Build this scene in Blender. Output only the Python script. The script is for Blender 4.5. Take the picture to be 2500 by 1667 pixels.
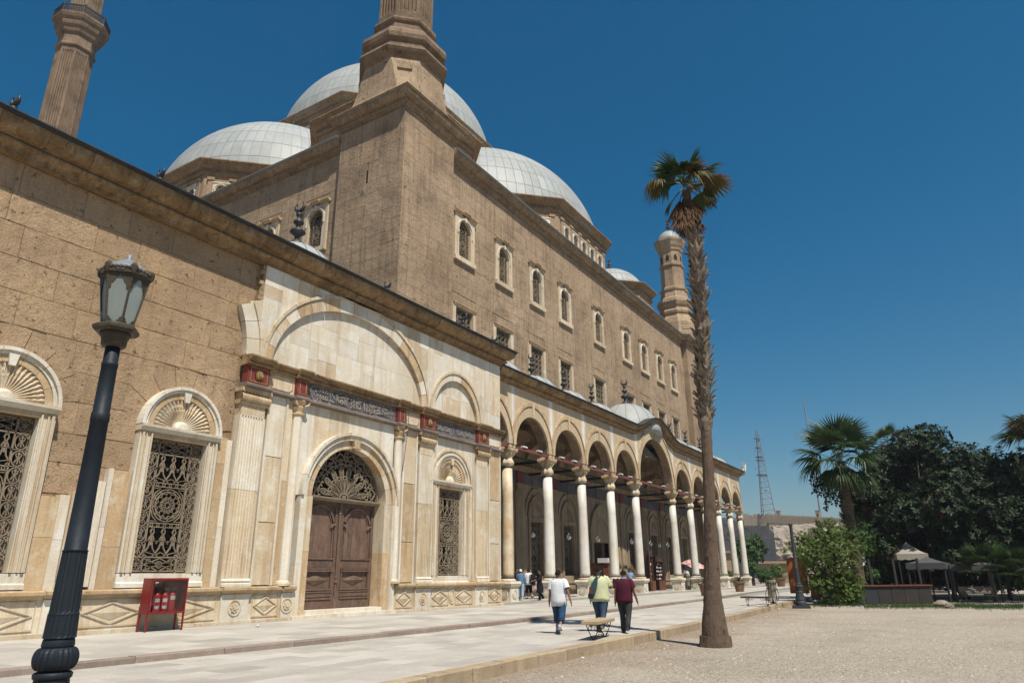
import bpy, bmesh, math, random
from mathutils import Vector, Matrix
rnd = random.Random(7)
PI = math.pi
R = math.radians
scene = bpy.context.scene
for o in list(bpy.data.objects): bpy.data.objects.remove(o)
C = scene.collection

# ---------------------------------------------------------------- camera, sky, sun, exposure
HC = 1.41                                   # camera height above the upper terrace (z = 0)
PITCH, ROLL, YAW = R(18.738), R(-0.582), R(31.95)
def cam_axes():
    h = Vector((math.cos(YAW), math.sin(YAW), 0)); up = Vector((0, 0, 1)); rt = h.cross(up)
    fw = h*math.cos(PITCH) + up*math.sin(PITCH); u = rt.cross(fw)
    rt2 = rt*math.cos(ROLL) + u*math.sin(ROLL); u2 = rt2.cross(fw)
    return rt2, u2, fw
RT, UP, FW = cam_axes()
cd = bpy.data.cameras.new('camera'); cam = bpy.data.objects.new('camera', cd); C.objects.link(cam)
cd.sensor_width = 36; cd.lens = 36*1690.66/2500; cd.clip_start = 0.1; cd.clip_end = 5000
cam.matrix_world = Matrix(((RT.x, UP.x, -FW.x, 0), (RT.y, UP.y, -FW.y, 0), (RT.z, UP.z, -FW.z, HC), (0, 0, 0, 1)))
scene.camera = cam

SUN_EL, SHADOW_AZ = R(59), R(61)            # shadows fall 61 degrees from +X towards +Y
sdir = Vector((-math.cos(SHADOW_AZ)*math.cos(SUN_EL), -math.sin(SHADOW_AZ)*math.cos(SUN_EL), math.sin(SUN_EL)))
w = bpy.data.worlds.new('World'); scene.world = w; w.use_nodes = True
nt = w.node_tree; nt.nodes.clear()
sky = nt.nodes.new('ShaderNodeTexSky'); sky.sky_type = 'NISHITA'; sky.sun_disc = False
sky.sun_elevation = SUN_EL; sky.sun_rotation = math.atan2(sdir.x, sdir.y)
sky.altitude = 100; sky.air_density = 1.3; sky.dust_density = 0.8; sky.ozone_density = 8
bg = nt.nodes.new('ShaderNodeBackground'); bg.inputs[1].default_value = 0.050
wo = nt.nodes.new('ShaderNodeOutputWorld')
hsv = nt.nodes.new('ShaderNodeHueSaturation'); hsv.inputs['Hue'].default_value = .487; hsv.inputs['Saturation'].default_value = 1.36; hsv.inputs['Value'].default_value = 1.1
nt.links.new(sky.outputs[0], hsv.inputs['Color']); nt.links.new(hsv.outputs[0], bg.inputs[0]); nt.links.new(bg.outputs[0], wo.inputs[0])
sl = bpy.data.lights.new('sun', 'SUN'); sl.energy = 5.0; sl.angle = R(0.55); sl.color = (1, 0.94, 0.835)
so = bpy.data.objects.new('sun', sl); C.objects.link(so); so.rotation_euler = (-sdir).to_track_quat('-Z', 'Y').to_euler()
vs = scene.view_settings; vs.view_transform = 'Standard'; vs.look = 'None'; vs.gamma = 1; vs.exposure = 0.42; vs.use_curve_mapping = False
scene.cycles.max_bounces = 6; scene.cycles.diffuse_bounces = 2; scene.cycles.glossy_bounces = 3; scene.cycles.transmission_bounces = 4
scene.cycles.transparent_max_bounces = 8

# ---------------------------------------------------------------- pixels of the photograph to points
def ray(x, y):
    return (FW*1690.66 + RT*(x-1250) - UP*(y-833.5)).normalized()
def onZ(x, y, z):
    d = ray(x, y); t = (z-HC)/d.z; return Vector((d.x*t, d.y*t, z))
def onY(x, y, Y):
    d = ray(x, y); t = Y/d.y; return Vector((d.x*t, Y, HC+d.z*t))
def at_dist(x, y, dist):                    # point on the ray at a horizontal distance
    d = ray(x, y); t = dist/math.hypot(d.x, d.y); return Vector((d.x*t, d.y*t, HC+d.z*t))

# ---------------------------------------------------------------- mesh helpers
WORLD = set()
class MB:
    def __init__(s): s.v = []; s.f = []
    def add(s, vs, fs):
        n = len(s.v); s.v += [tuple(p) for p in vs]; s.f += [tuple(i+n for i in f) for f in fs]; return s
    def box(s, x0, x1, y0, y1, z0, z1):
        return s.add([(x0,y0,z0),(x1,y0,z0),(x1,y1,z0),(x0,y1,z0),(x0,y0,z1),(x1,y0,z1),(x1,y1,z1),(x0,y1,z1)],
                     [(3,2,1,0),(4,5,6,7),(0,1,5,4),(1,2,6,5),(2,3,7,6),(3,0,4,7)])
    def cbox(s, c, d, rz=0):
        m = Matrix.Translation(c) @ Matrix.Rotation(rz, 4, 'Z')
        a, b, e = d[0]/2, d[1]/2, d[2]/2
        P = [m @ Vector(p) for p in ((-a,-b,-e),(a,-b,-e),(a,b,-e),(-a,b,-e),(-a,-b,e),(a,-b,e),(a,b,e),(-a,b,e))]
        return s.add(P, [(3,2,1,0),(4,5,6,7),(0,1,5,4),(1,2,6,5),(2,3,7,6),(3,0,4,7)])
    def rings(s, rs, closed=True, cap0=False, cap1=False):
        n = len(rs[0]); fs = []; vs = [p for r in rs for p in r]
        for i in range(len(rs)-1):
            for j in range(n if closed else n-1):
                k = (j+1) % n
                fs.append((i*n+j, i*n+k, (i+1)*n+k, (i+1)*n+j))
        if cap0: fs.append(tuple(range(n-1, -1, -1)))
        if cap1: fs.append(tuple((len(rs)-1)*n+j for j in range(n)))
        return s.add(vs, fs)
    def lathe(s, prof, c=(0,0,0), n=24, a0=0, caps=True, arc=2*PI):
        full = arc > 2*PI-1e-6; m = n if full else n+1
        rs = [[(c[0]+r*math.cos(a0+arc*j/n), c[1]+r*math.sin(a0+arc*j/n), c[2]+z) for j in range(m)] for r, z in prof]
        return s.rings(rs, full, caps and full, caps and full)
    def tube(s, path, r, n=6, caps=True):
        P = [Vector(p) for p in path]; rs = []; nrm = None
        for i, p in enumerate(P):
            t = (P[min(i+1, len(P)-1)] - P[max(i-1, 0)])
            t = t.normalized() if t.length > 1e-9 else Vector((0,0,1))
            if nrm is None:
                nrm = t.orthogonal().normalized()
            else:
                nrm = (nrm - t*nrm.dot(t)); nrm = nrm.normalized() if nrm.length > 1e-6 else t.orthogonal().normalized()
            b = t.cross(nrm); rr = r[i] if isinstance(r, (list, tuple)) else r
            rs.append([p + nrm*(rr*math.cos(2*PI*j/n)) + b*(rr*math.sin(2*PI*j/n)) for j in range(n)])
        return s.rings(rs, True, caps, caps)
    def plate(s, pts, y0, y1):               # polygon (x,z) extruded along Y, front at y0
        n = len(pts)
        return s.add([(x,y0,z) for x,z in pts]+[(x,y1,z) for x,z in pts],
                     [tuple(range(n)), tuple(range(2*n-1, n-1, -1))]+[((i+1)%n, i, n+i, n+(i+1)%n) for i in range(n)])
    def strip(s, pts, wd, y0, y1, closed=False):   # flat bar of width wd following an (x,z) line, extruded y0..y1
        n = len(pts); L = []; Rr = []
        for i, (x, z) in enumerate(pts):
            if closed: a, b = pts[i-1], pts[(i+1) % n]
            else: a, b = pts[max(i-1,0)], pts[min(i+1,n-1)]
            dx, dz = b[0]-a[0], b[1]-a[1]; l = math.hypot(dx, dz) or 1
            L.append((x-dz/l*wd/2, z+dx/l*wd/2)); Rr.append((x+dz/l*wd/2, z-dx/l*wd/2))
        rs = [[(L[i][0],y0,L[i][1]),(Rr[i][0],y0,Rr[i][1]),(Rr[i][0],y1,Rr[i][1]),(L[i][0],y1,L[i][1])] for i in range(n)]
        if closed: rs.append(rs[0])
        return s.rings(rs, True, not closed, not closed)
    def archring(s, cx, cz, ri, ro, y0, y1, a0=0, a1=PI, n=24, ki=1.0, ko=1.0):
        rs = []
        for i in range(n+1):
            a = a0+(a1-a0)*i/n; c, q = math.cos(a), math.sin(a)
            rs.append([(cx+ri*c,y0,cz+ri*ki*q),(cx+ri*c,y1,cz+ri*ki*q),(cx+ro*c,y1,cz+ro*ko*q),(cx+ro*c,y0,cz+ro*ko*q)])
        return s.rings(rs, True, True, True)
    def mesh(s, name='m', smooth=False):
        me = bpy.data.meshes.new(name); me.from_pydata(s.v, [], s.f); me.validate(); me.update()
        bm = bmesh.new(); bm.from_mesh(me); bmesh.ops.recalc_face_normals(bm, faces=bm.faces); bm.to_mesh(me); bm.free()
        if smooth: me.polygons.foreach_set('use_smooth', [True]*len(me.polygons))
        return me

def obj(name, mb, mat, parent=None, loc=None, rot=None, scale=None, smooth=False, kind=None, label=None):
    me = mb if isinstance(mb, bpy.types.Mesh) else mb.mesh(name, smooth)
    if mat is not None and not len(me.materials): me.materials.append(mat)
    o = bpy.data.objects.new(name, me); C.objects.link(o)
    if loc is not None: o.location = loc
    if rot is not None: o.rotation_euler = rot
    if scale is not None: o.scale = scale
    if parent is not None:
        o.parent = parent
        if parent.name in WORLD: o.matrix_parent_inverse = Matrix.Translation(parent.location).inverted()
    if kind: o['kind'] = kind
    if label: o['label'] = label
    return o
def tag(o, label, cat, group=None):
    o['label'] = label; o['category'] = cat
    if group: o['group'] = group
    return o
def thing(name, label, cat, loc, rotz=0, group=None, world=False, scale=None):
    o = bpy.data.objects.new(name, None); C.objects.link(o); o.empty_display_size = .3
    o.location = loc; o.rotation_euler = (0, 0, rotz)
    if scale: o.scale = (scale,)*3
    if world: WORLD.add(o.name)              # its parts are modelled in world coordinates
    return tag(o, label, cat, group)
def structure(name, mb, mat, smooth=False):
    o = obj(name, mb, mat, smooth=smooth); o['kind'] = 'structure'; return o

# ---------------------------------------------------------------- materials
def mat(name, c1, c2=None, c3=None, rough=.85, metal=0., sbig=.35, smid=3., sfine=30., amid=.5, rand=.12, bump=.3, bdist=.02,
        pits=0., pscale=9., streak=0., scol=None, spec=.3, fine=.12, emit=None, coat=0, sstretch=(1.6, 1.6, .12), attr=None, acol=None, relief=0., rscale=2.2, cont=False, K=.80):
    sc_ = lambda c: None if c is None else tuple(q*K for q in c)
    c2 = c2 or tuple(x*.8 for x in c1); c1, c2, c3, scol, acol = sc_(c1), sc_(c2), sc_(c3), sc_(scol), sc_(acol)
    m = bpy.data.materials.new(name); m.use_nodes = True; t = m.node_tree; N = t.nodes; L = t.links
    p = N['Principled BSDF']; p.inputs['Roughness'].default_value = rough; p.inputs['Metallic'].default_value = metal
    p.inputs['Specular IOR Level'].default_value = spec
    if coat: p.inputs['Coat Weight'].default_value = coat
    geo = N.new('ShaderNodeNewGeometry'); oi = N.new('ShaderNodeObjectInfo')
    off = N.new('ShaderNodeVectorMath'); off.operation = 'MULTIPLY_ADD'   # shift the pattern from object to object
    comb = N.new('ShaderNodeCombineXYZ')
    for i in range(3): L.new(oi.outputs['Random'], comb.inputs[i])
    L.new(comb.outputs[0], off.inputs[0]); off.inputs[1].default_value = (31, 17, 23); L.new(geo.outputs['Position'], off.inputs[2])
    def noise(sc, det=5, vec=None, ro=.6):
        n = N.new('ShaderNodeTexNoise'); n.inputs['Scale'].default_value = sc; n.inputs['Detail'].default_value = det; n.inputs['Roughness'].default_value = ro
        L.new(vec or off.outputs[0], n.inputs['Vector']); return n.outputs['Fac']
    def mix(a, b, f, kind='MIX'):
        n = N.new('ShaderNodeMix'); n.data_type = 'RGBA'; n.blend_type = kind
        for k, q in ((6, a), (7, b)):
            if isinstance(q, tuple): n.inputs[k].default_value = (*q[:3], 1)
            else: L.new(q, n.inputs[k])
        if isinstance(f, (int, float)): n.inputs[0].default_value = f
        else: L.new(f, n.inputs[0])
        return n.outputs[2]
    def ramp(f, a, b, lo=0., hi=1.):
        n = N.new('ShaderNodeMapRange'); n.inputs[1].default_value = a; n.inputs[2].default_value = b; n.inputs[3].default_value = lo; n.inputs[4].default_value = hi
        L.new(f, n.inputs[0]); return n.outputs[0]
    cv = geo.outputs['Position'] if cont else None
    nb = noise(sbig, 4, cv)
    col = mix(c1, c2, ramp(nb, .35, .65))
    if c3: col = mix(col, c3, ramp(noise(smid, 6, cv), .5, .72, 0, amid))
    nf = noise(sfine, 4)
    if fine: col = mix(col, (0, 0, 0), ramp(nf, .35, .75, 0, fine*2))
    if streak:
        mp = N.new('ShaderNodeMapping'); mp.inputs['Scale'].default_value = sstretch; L.new(geo.outputs['Position'], mp.inputs['Vector'])
        col = mix(col, scol or (.05, .035, .02), ramp(noise(2.2, 5, mp.outputs[0]), .5, .75, 0, streak))
    hgt = nf
    if pits:
        pn = noise(pscale, 8, cv, .75); pf = ramp(pn, .60, .68, 0, 1)
        col = mix(col, (.03, .02, .012), ramp(pn, .60, .70, 0, pits))
        mm = N.new('ShaderNodeMath'); mm.operation = 'MULTIPLY_ADD'; L.new(pf, mm.inputs[0]); mm.inputs[1].default_value = -1.5; L.new(nf, mm.inputs[2]); hgt = mm.outputs[0]
    if relief:
        rn = noise(rscale, 3, None, .55); m2 = N.new('ShaderNodeMath'); m2.operation = 'MULTIPLY_ADD'; L.new(rn, m2.inputs[0]); m2.inputs[1].default_value = relief; L.new(hgt, m2.inputs[2]); hgt = m2.outputs[0]
    if attr:
        an = N.new('ShaderNodeAttribute'); an.attribute_name = attr
        mul = N.new('ShaderNodeMath'); mul.operation = 'MULTIPLY'; L.new(an.outputs['Fac'], mul.inputs[0]); L.new(ramp(noise(1.3, 5), .3, .55, .45, 1), mul.inputs[1])
        col = mix(col, acol, mul.outputs[0])
    if rand:
        br = ramp(oi.outputs['Random'], 0, 1, 1-rand, 1+rand)
        cc = N.new('ShaderNodeCombineColor')
        for i in range(3): L.new(br, cc.inputs[i])
        col = mix(col, cc.outputs[0], 1., 'MULTIPLY')
    L.new(col, p.inputs['Base Color'])
    if bump:
        b = N.new('ShaderNodeBump'); b.inputs['Strength'].default_value = bump; b.inputs['Distance'].default_value = bdist
        L.new(hgt, b.inputs['Height']); L.new(b.outputs[0], p.inputs['Normal'])
    if emit: p.inputs['Emission Color'].default_value = (*emit[:3], 1); p.inputs['Emission Strength'].default_value = emit[3]
    return m
def plain(name, c, rough=.6, metal=0., bump=0, rand=.06, fine=.08, spec=.4, coat=0):
    return mat(name, c, tuple(x*.82 for x in c), rough=rough, metal=metal, bump=bump, rand=rand, fine=fine, spec=spec, sbig=1.5, coat=coat)

M = {}
M['sand'] = mat('sandstone', (.50, .355, .225), (.40, .275, .17), (.58, .405, .225), rough=.95, sbig=.3, smid=.55, amid=.6, rand=.10, bump=.8, bdist=.03, pits=.75, pscale=5, sfine=20, spec=.1, relief=3., rscale=1.6, streak=.35, scol=(.17, .105, .06), fine=.2, cont=True)
M['brown'] = mat('brown_sandstone', (.50, .368, .248), (.405, .29, .19), (.22, .16, .112), rough=.95, sbig=.2, smid=.38, amid=.75, rand=.07, bump=.8, bdist=.04, pits=.6, pscale=2.2, sfine=10, spec=.1, relief=3., rscale=1.1, streak=.6, scol=(.12, .08, .052), fine=.2, cont=True)
M['brown_d'] = mat('dark_weathered_sandstone', (.33, .235, .158), (.24, .168, .112), (.14, .10, .072), rough=.95, sbig=.3, smid=.6, amid=.75, rand=.05, bump=.8, bdist=.04, pits=.7, pscale=2.6, sfine=10, spec=.1, relief=3., rscale=1.1, streak=.6, scol=(.085, .06, .042), fine=.2, cont=True)
M['marble'] = mat('cream_marble', (.72, .605, .44), (.62, .48, .31), (.80, .74, .62), rough=.6, sbig=.45, smid=1.9, amid=.85, rand=.10, bump=.25, bdist=.012, streak=.75, scol=(.36, .215, .095), sfine=14, fine=.10, pits=.35, pscale=5)
M['marble_w'] = mat('pale_marble', (.80, .735, .615), (.71, .61, .46), (.85, .82, .76), rough=.55, sbig=.5, smid=1.4, amid=.85, rand=.08, bump=.2, bdist=.012, streak=.6, scol=(.42, .27, .13), sfine=14, fine=.08, pits=.3, pscale=6)
M['marble_y'] = mat('yellow_marble', (.62, .455, .27), (.52, .355, .195), (.74, .63, .47), rough=.55, sbig=.5, smid=2.2, amid=.75, rand=.12, bump=.25, bdist=.012, streak=.65, scol=(.25, .14, .06), sfine=14, fine=.12, pits=.4, pscale=5)
M['column'] = mat('column_marble', (.80, .77, .71), (.72, .66, .56), (.50, .44, .36), rough=.45, sbig=.8, smid=2.0, amid=.5, rand=.05, bump=.06, streak=.45, scol=(.42, .30, .18), fine=.05)
M['column_y'] = mat('stained_column_marble', (.60, .43, .25), (.74, .64, .48), (.36, .23, .12), rough=.5, sbig=.8, smid=2.0, amid=.6, rand=.05, bump=.06, streak=.5, scol=(.30, .18, .08), fine=.08)
M['cornice'] = mat('cornice_stone', (.40, .265, .13), (.25, .155, .075), (.52, .40, .26), rough=.9, sbig=.8, smid=2.6, amid=.75, rand=.20, bump=.6, bdist=.025, pits=.7, pscale=5, streak=.7, scol=(.045, .03, .02), sfine=18, spec=.2, fine=.2, sstretch=(2.2, 2.2, .3))
M['cornice_b'] = mat('brown_cornice_stone', (.40, .285, .18), (.28, .195, .115), (.50, .42, .31), rough=.9, sbig=.6, smid=2.2, amid=.7, rand=.14, bump=.5, bdist=.03, pits=.55, pscale=4, streak=.65, scol=(.05, .035, .025), sfine=14, spec=.2, fine=.18, sstretch=(2.2, 2.2, .3))
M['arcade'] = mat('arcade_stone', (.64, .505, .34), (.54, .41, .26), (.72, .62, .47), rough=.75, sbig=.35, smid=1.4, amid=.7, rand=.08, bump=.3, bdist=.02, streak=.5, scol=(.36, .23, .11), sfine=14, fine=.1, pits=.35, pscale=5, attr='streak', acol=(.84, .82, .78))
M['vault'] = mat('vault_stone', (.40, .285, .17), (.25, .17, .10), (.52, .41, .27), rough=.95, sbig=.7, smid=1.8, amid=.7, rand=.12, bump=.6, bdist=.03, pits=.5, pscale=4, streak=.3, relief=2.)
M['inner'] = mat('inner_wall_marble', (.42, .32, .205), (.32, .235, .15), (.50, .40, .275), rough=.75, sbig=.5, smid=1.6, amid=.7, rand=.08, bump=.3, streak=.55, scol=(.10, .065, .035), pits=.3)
M['lead'] = mat('dome_lead', (.41, .435, .43), (.36, .375, .365), (.30, .29, .255), rough=.55, metal=0., sbig=.25, smid=.8, amid=.55, rand=.07, bump=.15, streak=.4, scol=(.30, .28, .235), spec=.35, fine=.05, relief=1.)
M['leadseam'] = mat('lead_seam', (.335, .335, .32), (.285, .28, .265), rough=.6, rand=.03, bump=0)
M['flash'] = mat('dark_flashing', (.030, .032, .035), (.05, .05, .05), (.10, .095, .085), rough=.55, rand=.05, bump=.1, spec=.35, smid=3, amid=.4)
M['iron'] = mat('weathered_grille_iron', (.30, .235, .16), (.21, .16, .11), rough=.6, sbig=2, rand=.04, bump=.1, metal=.0, spec=.35, fine=.1)
M['iron_d'] = plain('dark_wrought_iron', (.03, .027, .025), .5, .3)
M['iron_g'] = plain('grey_wrought_iron', (.045, .047, .05), .5, .2)
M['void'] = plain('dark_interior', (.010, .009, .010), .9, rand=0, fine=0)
M['glass'] = plain('dusty_window_glass', (.018, .020, .022), .35, spec=.35)
M['wood'] = mat('weathered_door_wood', (.19, .115, .08), (.125, .075, .055), (.29, .16, .09), rough=.65, sbig=1.2, smid=5, amid=.65, rand=.16, bump=.5, bdist=.01, streak=.7, scol=(.27, .215, .175), sstretch=(14, 14, .5), sfine=36, spec=.3, fine=.15)
M['red'] = mat('red_painted_stone', (.26, .048, .038), (.18, .036, .034), (.34, .14, .11), rough=.65, sbig=2, smid=6, amid=.6, rand=.06, bump=.25, fine=.15)
M['gold'] = mat('gilded_relief', (.46, .31, .11), (.30, .21, .09), rough=.55, sbig=6, rand=.05, bump=.15, fine=.15)
M['blue'] = mat('blue_painted_panel', (.075, .08, .115), (.16, .15, .15), (.27, .245, .22), rough=.75, sbig=.45, smid=2.2, amid=.7, rand=.03, bump=.25, fine=.12)
M['script'] = mat('grey_relief_script', (.34, .295, .25), (.26, .225, .195), rough=.7, sbig=2.0, rand=.02, bump=.1)
M['greystone'] = mat('grey_painted_moulding', (.25, .20, .165), (.17, .135, .115), (.33, .28, .24), rough=.75, sbig=.8, smid=3, rand=.05, bump=.2, streak=.3)
M['redbeam'] = plain('red_oxide_beam', (.20, .065, .05), .7, rand=.08)
M['pave'] = mat('terrace_paving', (.55, .515, .46), (.455, .42, .37), (.35, .315, .27), rough=.75, sbig=.5, smid=.7, amid=.4, rand=.15, bump=.2, bdist=.012, sfine=22, fine=.10, spec=.2, pits=.15, pscale=8, relief=1.)
M['pavebase'] = mat('paving_bed', (.38, .35, .305), (.32, .295, .255), rough=.9, sbig=.8, rand=0, bump=.2)
M['step'] = mat('step_edge_stone', (.34, .265, .215), (.28, .215, .175), (.44, .37, .32), rough=.85, sbig=.7, smid=4, amid=.5, rand=.12, bump=.4, pits=.4)
M['kerb'] = mat('kerb_stone', (.47, .36, .235), (.39, .29, .185), (.56, .47, .35), rough=.9, sbig=.6, smid=3, amid=.6, rand=.12, bump=.5, pits=.45, streak=.55, scol=(.2, .135, .08))
# ================================================================ ground and terraces
M['gravel'] = mat('gravel_ground', (.575, .50, .405), (.50, .43, .345), (.37, .31, .24), rough=.95, sbig=.16, smid=.35, amid=.6, rand=0, bump=1., bdist=.04, sfine=30, fine=.28, pits=.42, pscale=12, spec=.1, relief=1.5, rscale=5)
# bare brown soil showing through the gravel along the kerb
_t = M['gravel'].node_tree; _N, _L = _t.nodes, _t.links; _p = _N['Principled BSDF']; _src = _p.inputs['Base Color'].links[0].from_socket
_g = _N.new('ShaderNodeNewGeometry'); _s = _N.new('ShaderNodeSeparateXYZ'); _L.new(_g.outputs['Position'], _s.inputs[0])
_a = _N.new('ShaderNodeMath'); _a.operation = 'MULTIPLY_ADD'; _L.new(_s.outputs[0], _a.inputs[0]); _a.inputs[1].default_value = -.037; _L.new(_s.outputs[1], _a.inputs[2])
_n = _N.new('ShaderNodeTexNoise'); _n.inputs['Scale'].default_value = .45; _n.inputs['Detail'].default_value = 6; _L.new(_g.outputs['Position'], _n.inputs['Vector'])
_b = _N.new('ShaderNodeMath'); _b.operation = 'MULTIPLY_ADD'; _L.new(_n.outputs['Fac'], _b.inputs[0]); _b.inputs[1].default_value = 5.; _L.new(_a.outputs[0], _b.inputs[2])
_r = _N.new('ShaderNodeMapRange'); _L.new(_b.outputs[0], _r.inputs[0]); _r.inputs[1].default_value = 7.6; _r.inputs[2].default_value = 9.6; _r.inputs[3].default_value = 0; _r.inputs[4].default_value = .8
_m = _N.new('ShaderNodeMix'); _m.data_type = 'RGBA'; _L.new(_r.outputs[0], _m.inputs[0]); _L.new(_src, _m.inputs[6]); _m.inputs[7].default_value = (.26, .195, .14, 1); _L.new(_m.outputs[2], _p.inputs['Base Color'])
M['pebble'] = mat('pebbles', (.54, .475, .385), (.42, .36, .28), (.66, .61, .53), rough=.9, sbig=3, smid=8, amid=.8, rand=0, bump=0)
GZ = -.35; OZ = -.12
g = MB(); g.add([(-900,-900,GZ),(1100,-900,GZ),(1100,1100,GZ),(-900,1100,GZ)], [(0,1,2,3)])
ground = structure('gravel_ground', g, M['gravel'])
KERB = [(-14, 7.8), (10, 7.8), (20, 7.95), (28, 8.25), (36, 8.7), (44.6, 9.25), (60, 9.6), (130, 10.5)]
STEP = [(-14, 14.3), (8, 14.15), (15, 13.85), (24, 13.65), (34, 13.75), (46, 14.3), (56, 15.2), (72, 16.2), (130, 18)]
def lin(P, x):
    for (a, b), (c, d) in zip(P, P[1:]):
        if x <= c: return b+(d-b)*(x-a)/(c-a)
    return P[-1][1]
def terrace(name, edge, ztop, yback, inset):
    mb = MB(); top = [(x, y+inset, ztop) for x, y in edge]; n = len(top)
    mb.rings([[(x, y, GZ-.3) for x, y, z in top], top, [(x, yback, ztop) for x, y, z in top]], closed=False)
    return structure(name, mb, M['pavebase'])
lower_t = terrace('lower_terrace', KERB, OZ-.014, 60, .30)
upper_t = terrace('upper_terrace', STEP, -.014, 60, .28)
def edging(name, edge, z0, z1, wd, parent, m, x0, x1, ln):
    x = x0; bmcache = []
    while x < x1:
        l = ln*(.85+.3*rnd.random()); xa, xb = x+.006, min(x+l, x1)-.006
        ya, yb = lin(edge, xa), lin(edge, xb); dz = rnd.uniform(-.006, .006); jy = rnd.uniform(-.012, .012)
        mb = MB(); b = .018
        prof = [(jy, z0), (jy, z1-b+dz), (jy+b*.8, z1+dz), (wd, z1+dz), (wd, z0)]
        mb.rings([[(xa, ya+o, z) for o, z in prof], [(xb, yb+o, z) for o, z in prof]], True, True, True)
        obj(name, mb, m, parent); x += l
edging('kerb_stone', KERB, GZ-.1, OZ, .30, lower_t, M['kerb'], -2, 60, 1.25)
edging('step_stone', STEP, OZ-.05, 0, .28, upper_t, M['step'], -2, 60, 1.7)
# paving slabs, the ones that show largest as pieces of their own
slab = MB(); b = .012
slab.add([(-.5,-.5,-.5),(.5,-.5,-.5),(.5,.5,-.5),(-.5,.5,-.5),(-.5,-.5,.3),(.5,-.5,.3),(.5,.5,.3),(-.5,.5,.3),(-.5+b,-.5+b,.5),(.5-b,-.5+b,.5),(.5-b,.5-b,.5),(-.5+b,.5-b,.5)],
         [(0,1,5,4),(1,2,6,5),(2,3,7,6),(3,0,4,7),(4,5,9,8),(5,6,10,9),(6,7,11,10),(7,4,8,11),(8,9,10,11)])
slab_me = slab.mesh('paving_slab'); slab_me.materials.append(M['pave'])
def slabs(parent, edge, inset, yback, z, x0, x1, sx, sy, limit):
    rest = MB(); cells = []
    ny = int((yback-14)/sy) if False else None
    y = 0; k = 0
    rows = int((yback - min(q for _, q in edge))/sy)+1
    for r in range(rows):
        x = x0 + (r % 2)*sx*.5
        while x < x1:
            ye = lin(edge, x+sx/2)+inset
            ya = ye + r*sy; yb = min(ya+sy, yback)
            if yb-ya > .12: cells.append((x, x+sx, ya, yb))
            x += sx
    cells.sort(key=lambda c: math.hypot(c[0], c[2]) if c[0] > 4 else 999)
    for i, (xa, xb, ya, yb) in enumerate(cells):
        if i < limit:
            obj('paving_slab', slab_me, None, parent, ((xa+xb)/2, (ya+yb)/2, z-.02+rnd.uniform(-.0025, .0025)), None, (xb-xa-.007, yb-ya-.007, .04))
        else:
            rest.add([(xa+.004,ya+.004,z),(xb-.004,ya+.004,z),(xb-.004,yb-.004,z),(xa+.004,yb-.004,z)], [(0,1,2,3)])
    if rest.f: obj('far_paving', rest, M['pave'], parent, kind='stuff')
slabs(lower_t, KERB, .305, 14.2, OZ, 0, 95, 1.0, .62, 290)
slabs(upper_t, STEP, .285, 20.95, 0, 3, 95, 1.25, 1.1, 150)
# loose pebbles over the gravel
pb = MB(); r2 = random.Random(3)
oct_v = [(1,0,0),(0,1,0),(-1,0,0),(0,-1,0),(0,0,.7)]
for i in range(30000):
    d = 7.5+30*(r2.random()**1.6); px = r2.uniform(900, 2560)
    q = ray(px, 1600); a = math.atan2(q.y, q.x); x, y = d*math.cos(a), d*math.sin(a)
    if y > lin(KERB, x)-.05: continue
    s = r2.uniform(.004, .013)*(1+.03*d)*(2.6 if r2.random() < .03 else 1); t = r2.random()*PI
    c, sn = math.cos(t)*s, math.sin(t)*s
    pb.add([(x+u*c-v*sn, y+u*sn*.8+v*c*.8, GZ+w_*s*.8) for u, v, w_ in oct_v], [(0,1,4),(1,2,4),(2,3,4),(3,0,4)])
peb = obj('loose_pebbles', pb, M['pebble'], kind='stuff'); tag(peb, 'loose pale pebbles strewn over the gravel forecourt', 'pebbles'); peb['kind'] = 'stuff'

# ================================================================ masonry helpers
def block_mesh(seed, m, q=1.):
    r = random.Random(seed); j = lambda a: r.uniform(0, a); mb = MB(); nx = 6; nz = 4
    def ring(cx_, cz_, y, jx, jz):
        P = []
        for i in range(nx): P.append((-.5+cx_+(1-2*cx_)*i/nx, y, -.5+cz_+j(jz)))
        for i in range(nz): P.append((.5-cx_-j(jx), y, -.5+cz_+(1-2*cz_)*i/nz))
        for i in range(nx): P.append((.5-cx_-(1-2*cx_)*i/nx, y, .5-cz_-j(jz)))
        for i in range(nz): P.append((-.5+cx_+j(jx), y, .5-cz_-(1-2*cz_)*i/nz))
        return P
    f, e = ring(.003*q, .006*q, -.5, .010*q, .022*q), ring(0, 0, -.30, .003*q, .006*q); k = [(x, .5, z) for x, y, z in e]
    mb.rings([f, e, k], True, True, False); me = mb.mesh('stone_block'); me.materials.append(m); return me
BLK = {k: [block_mesh(i, M[k], 1. if k == 'sand' else .45) for i in range(6)] for k in ('sand', 'brown')}
def ashlar(x0, x1, z0, z1, ch, ln, holes, seed):
    r = random.Random(seed); out = []; z = z0; row = 0
    while z < z1-.05:
        hh = ch*(.92+.16*r.random()); zt = min(z+hh, z1)
        if z1-zt < .25: zt = z1
        segs = [(x0, x1)]
        for (a, b2, c, d) in holes:
            if zt > c+.03 and z < d-.03:
                ns = []
                for s, e in segs:
                    if b2 <= s or a >= e: ns.append((s, e)); continue
                    if a > s: ns.append((s, a))
                    if b2 < e: ns.append((b2, e))
                segs = ns
        for s, e in segs:
            if e-s < .06: continue
            x = s; first = True
            while x < e-.05:
                l = ln*(.55+.9*r.random())
                if first and row % 2: l *= .55
                first = False
                xe = x+l
                if e-xe < ln*.4: xe = e
                out.append((x, xe, z, zt)); x = xe
        z = zt; row += 1
    return out
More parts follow.
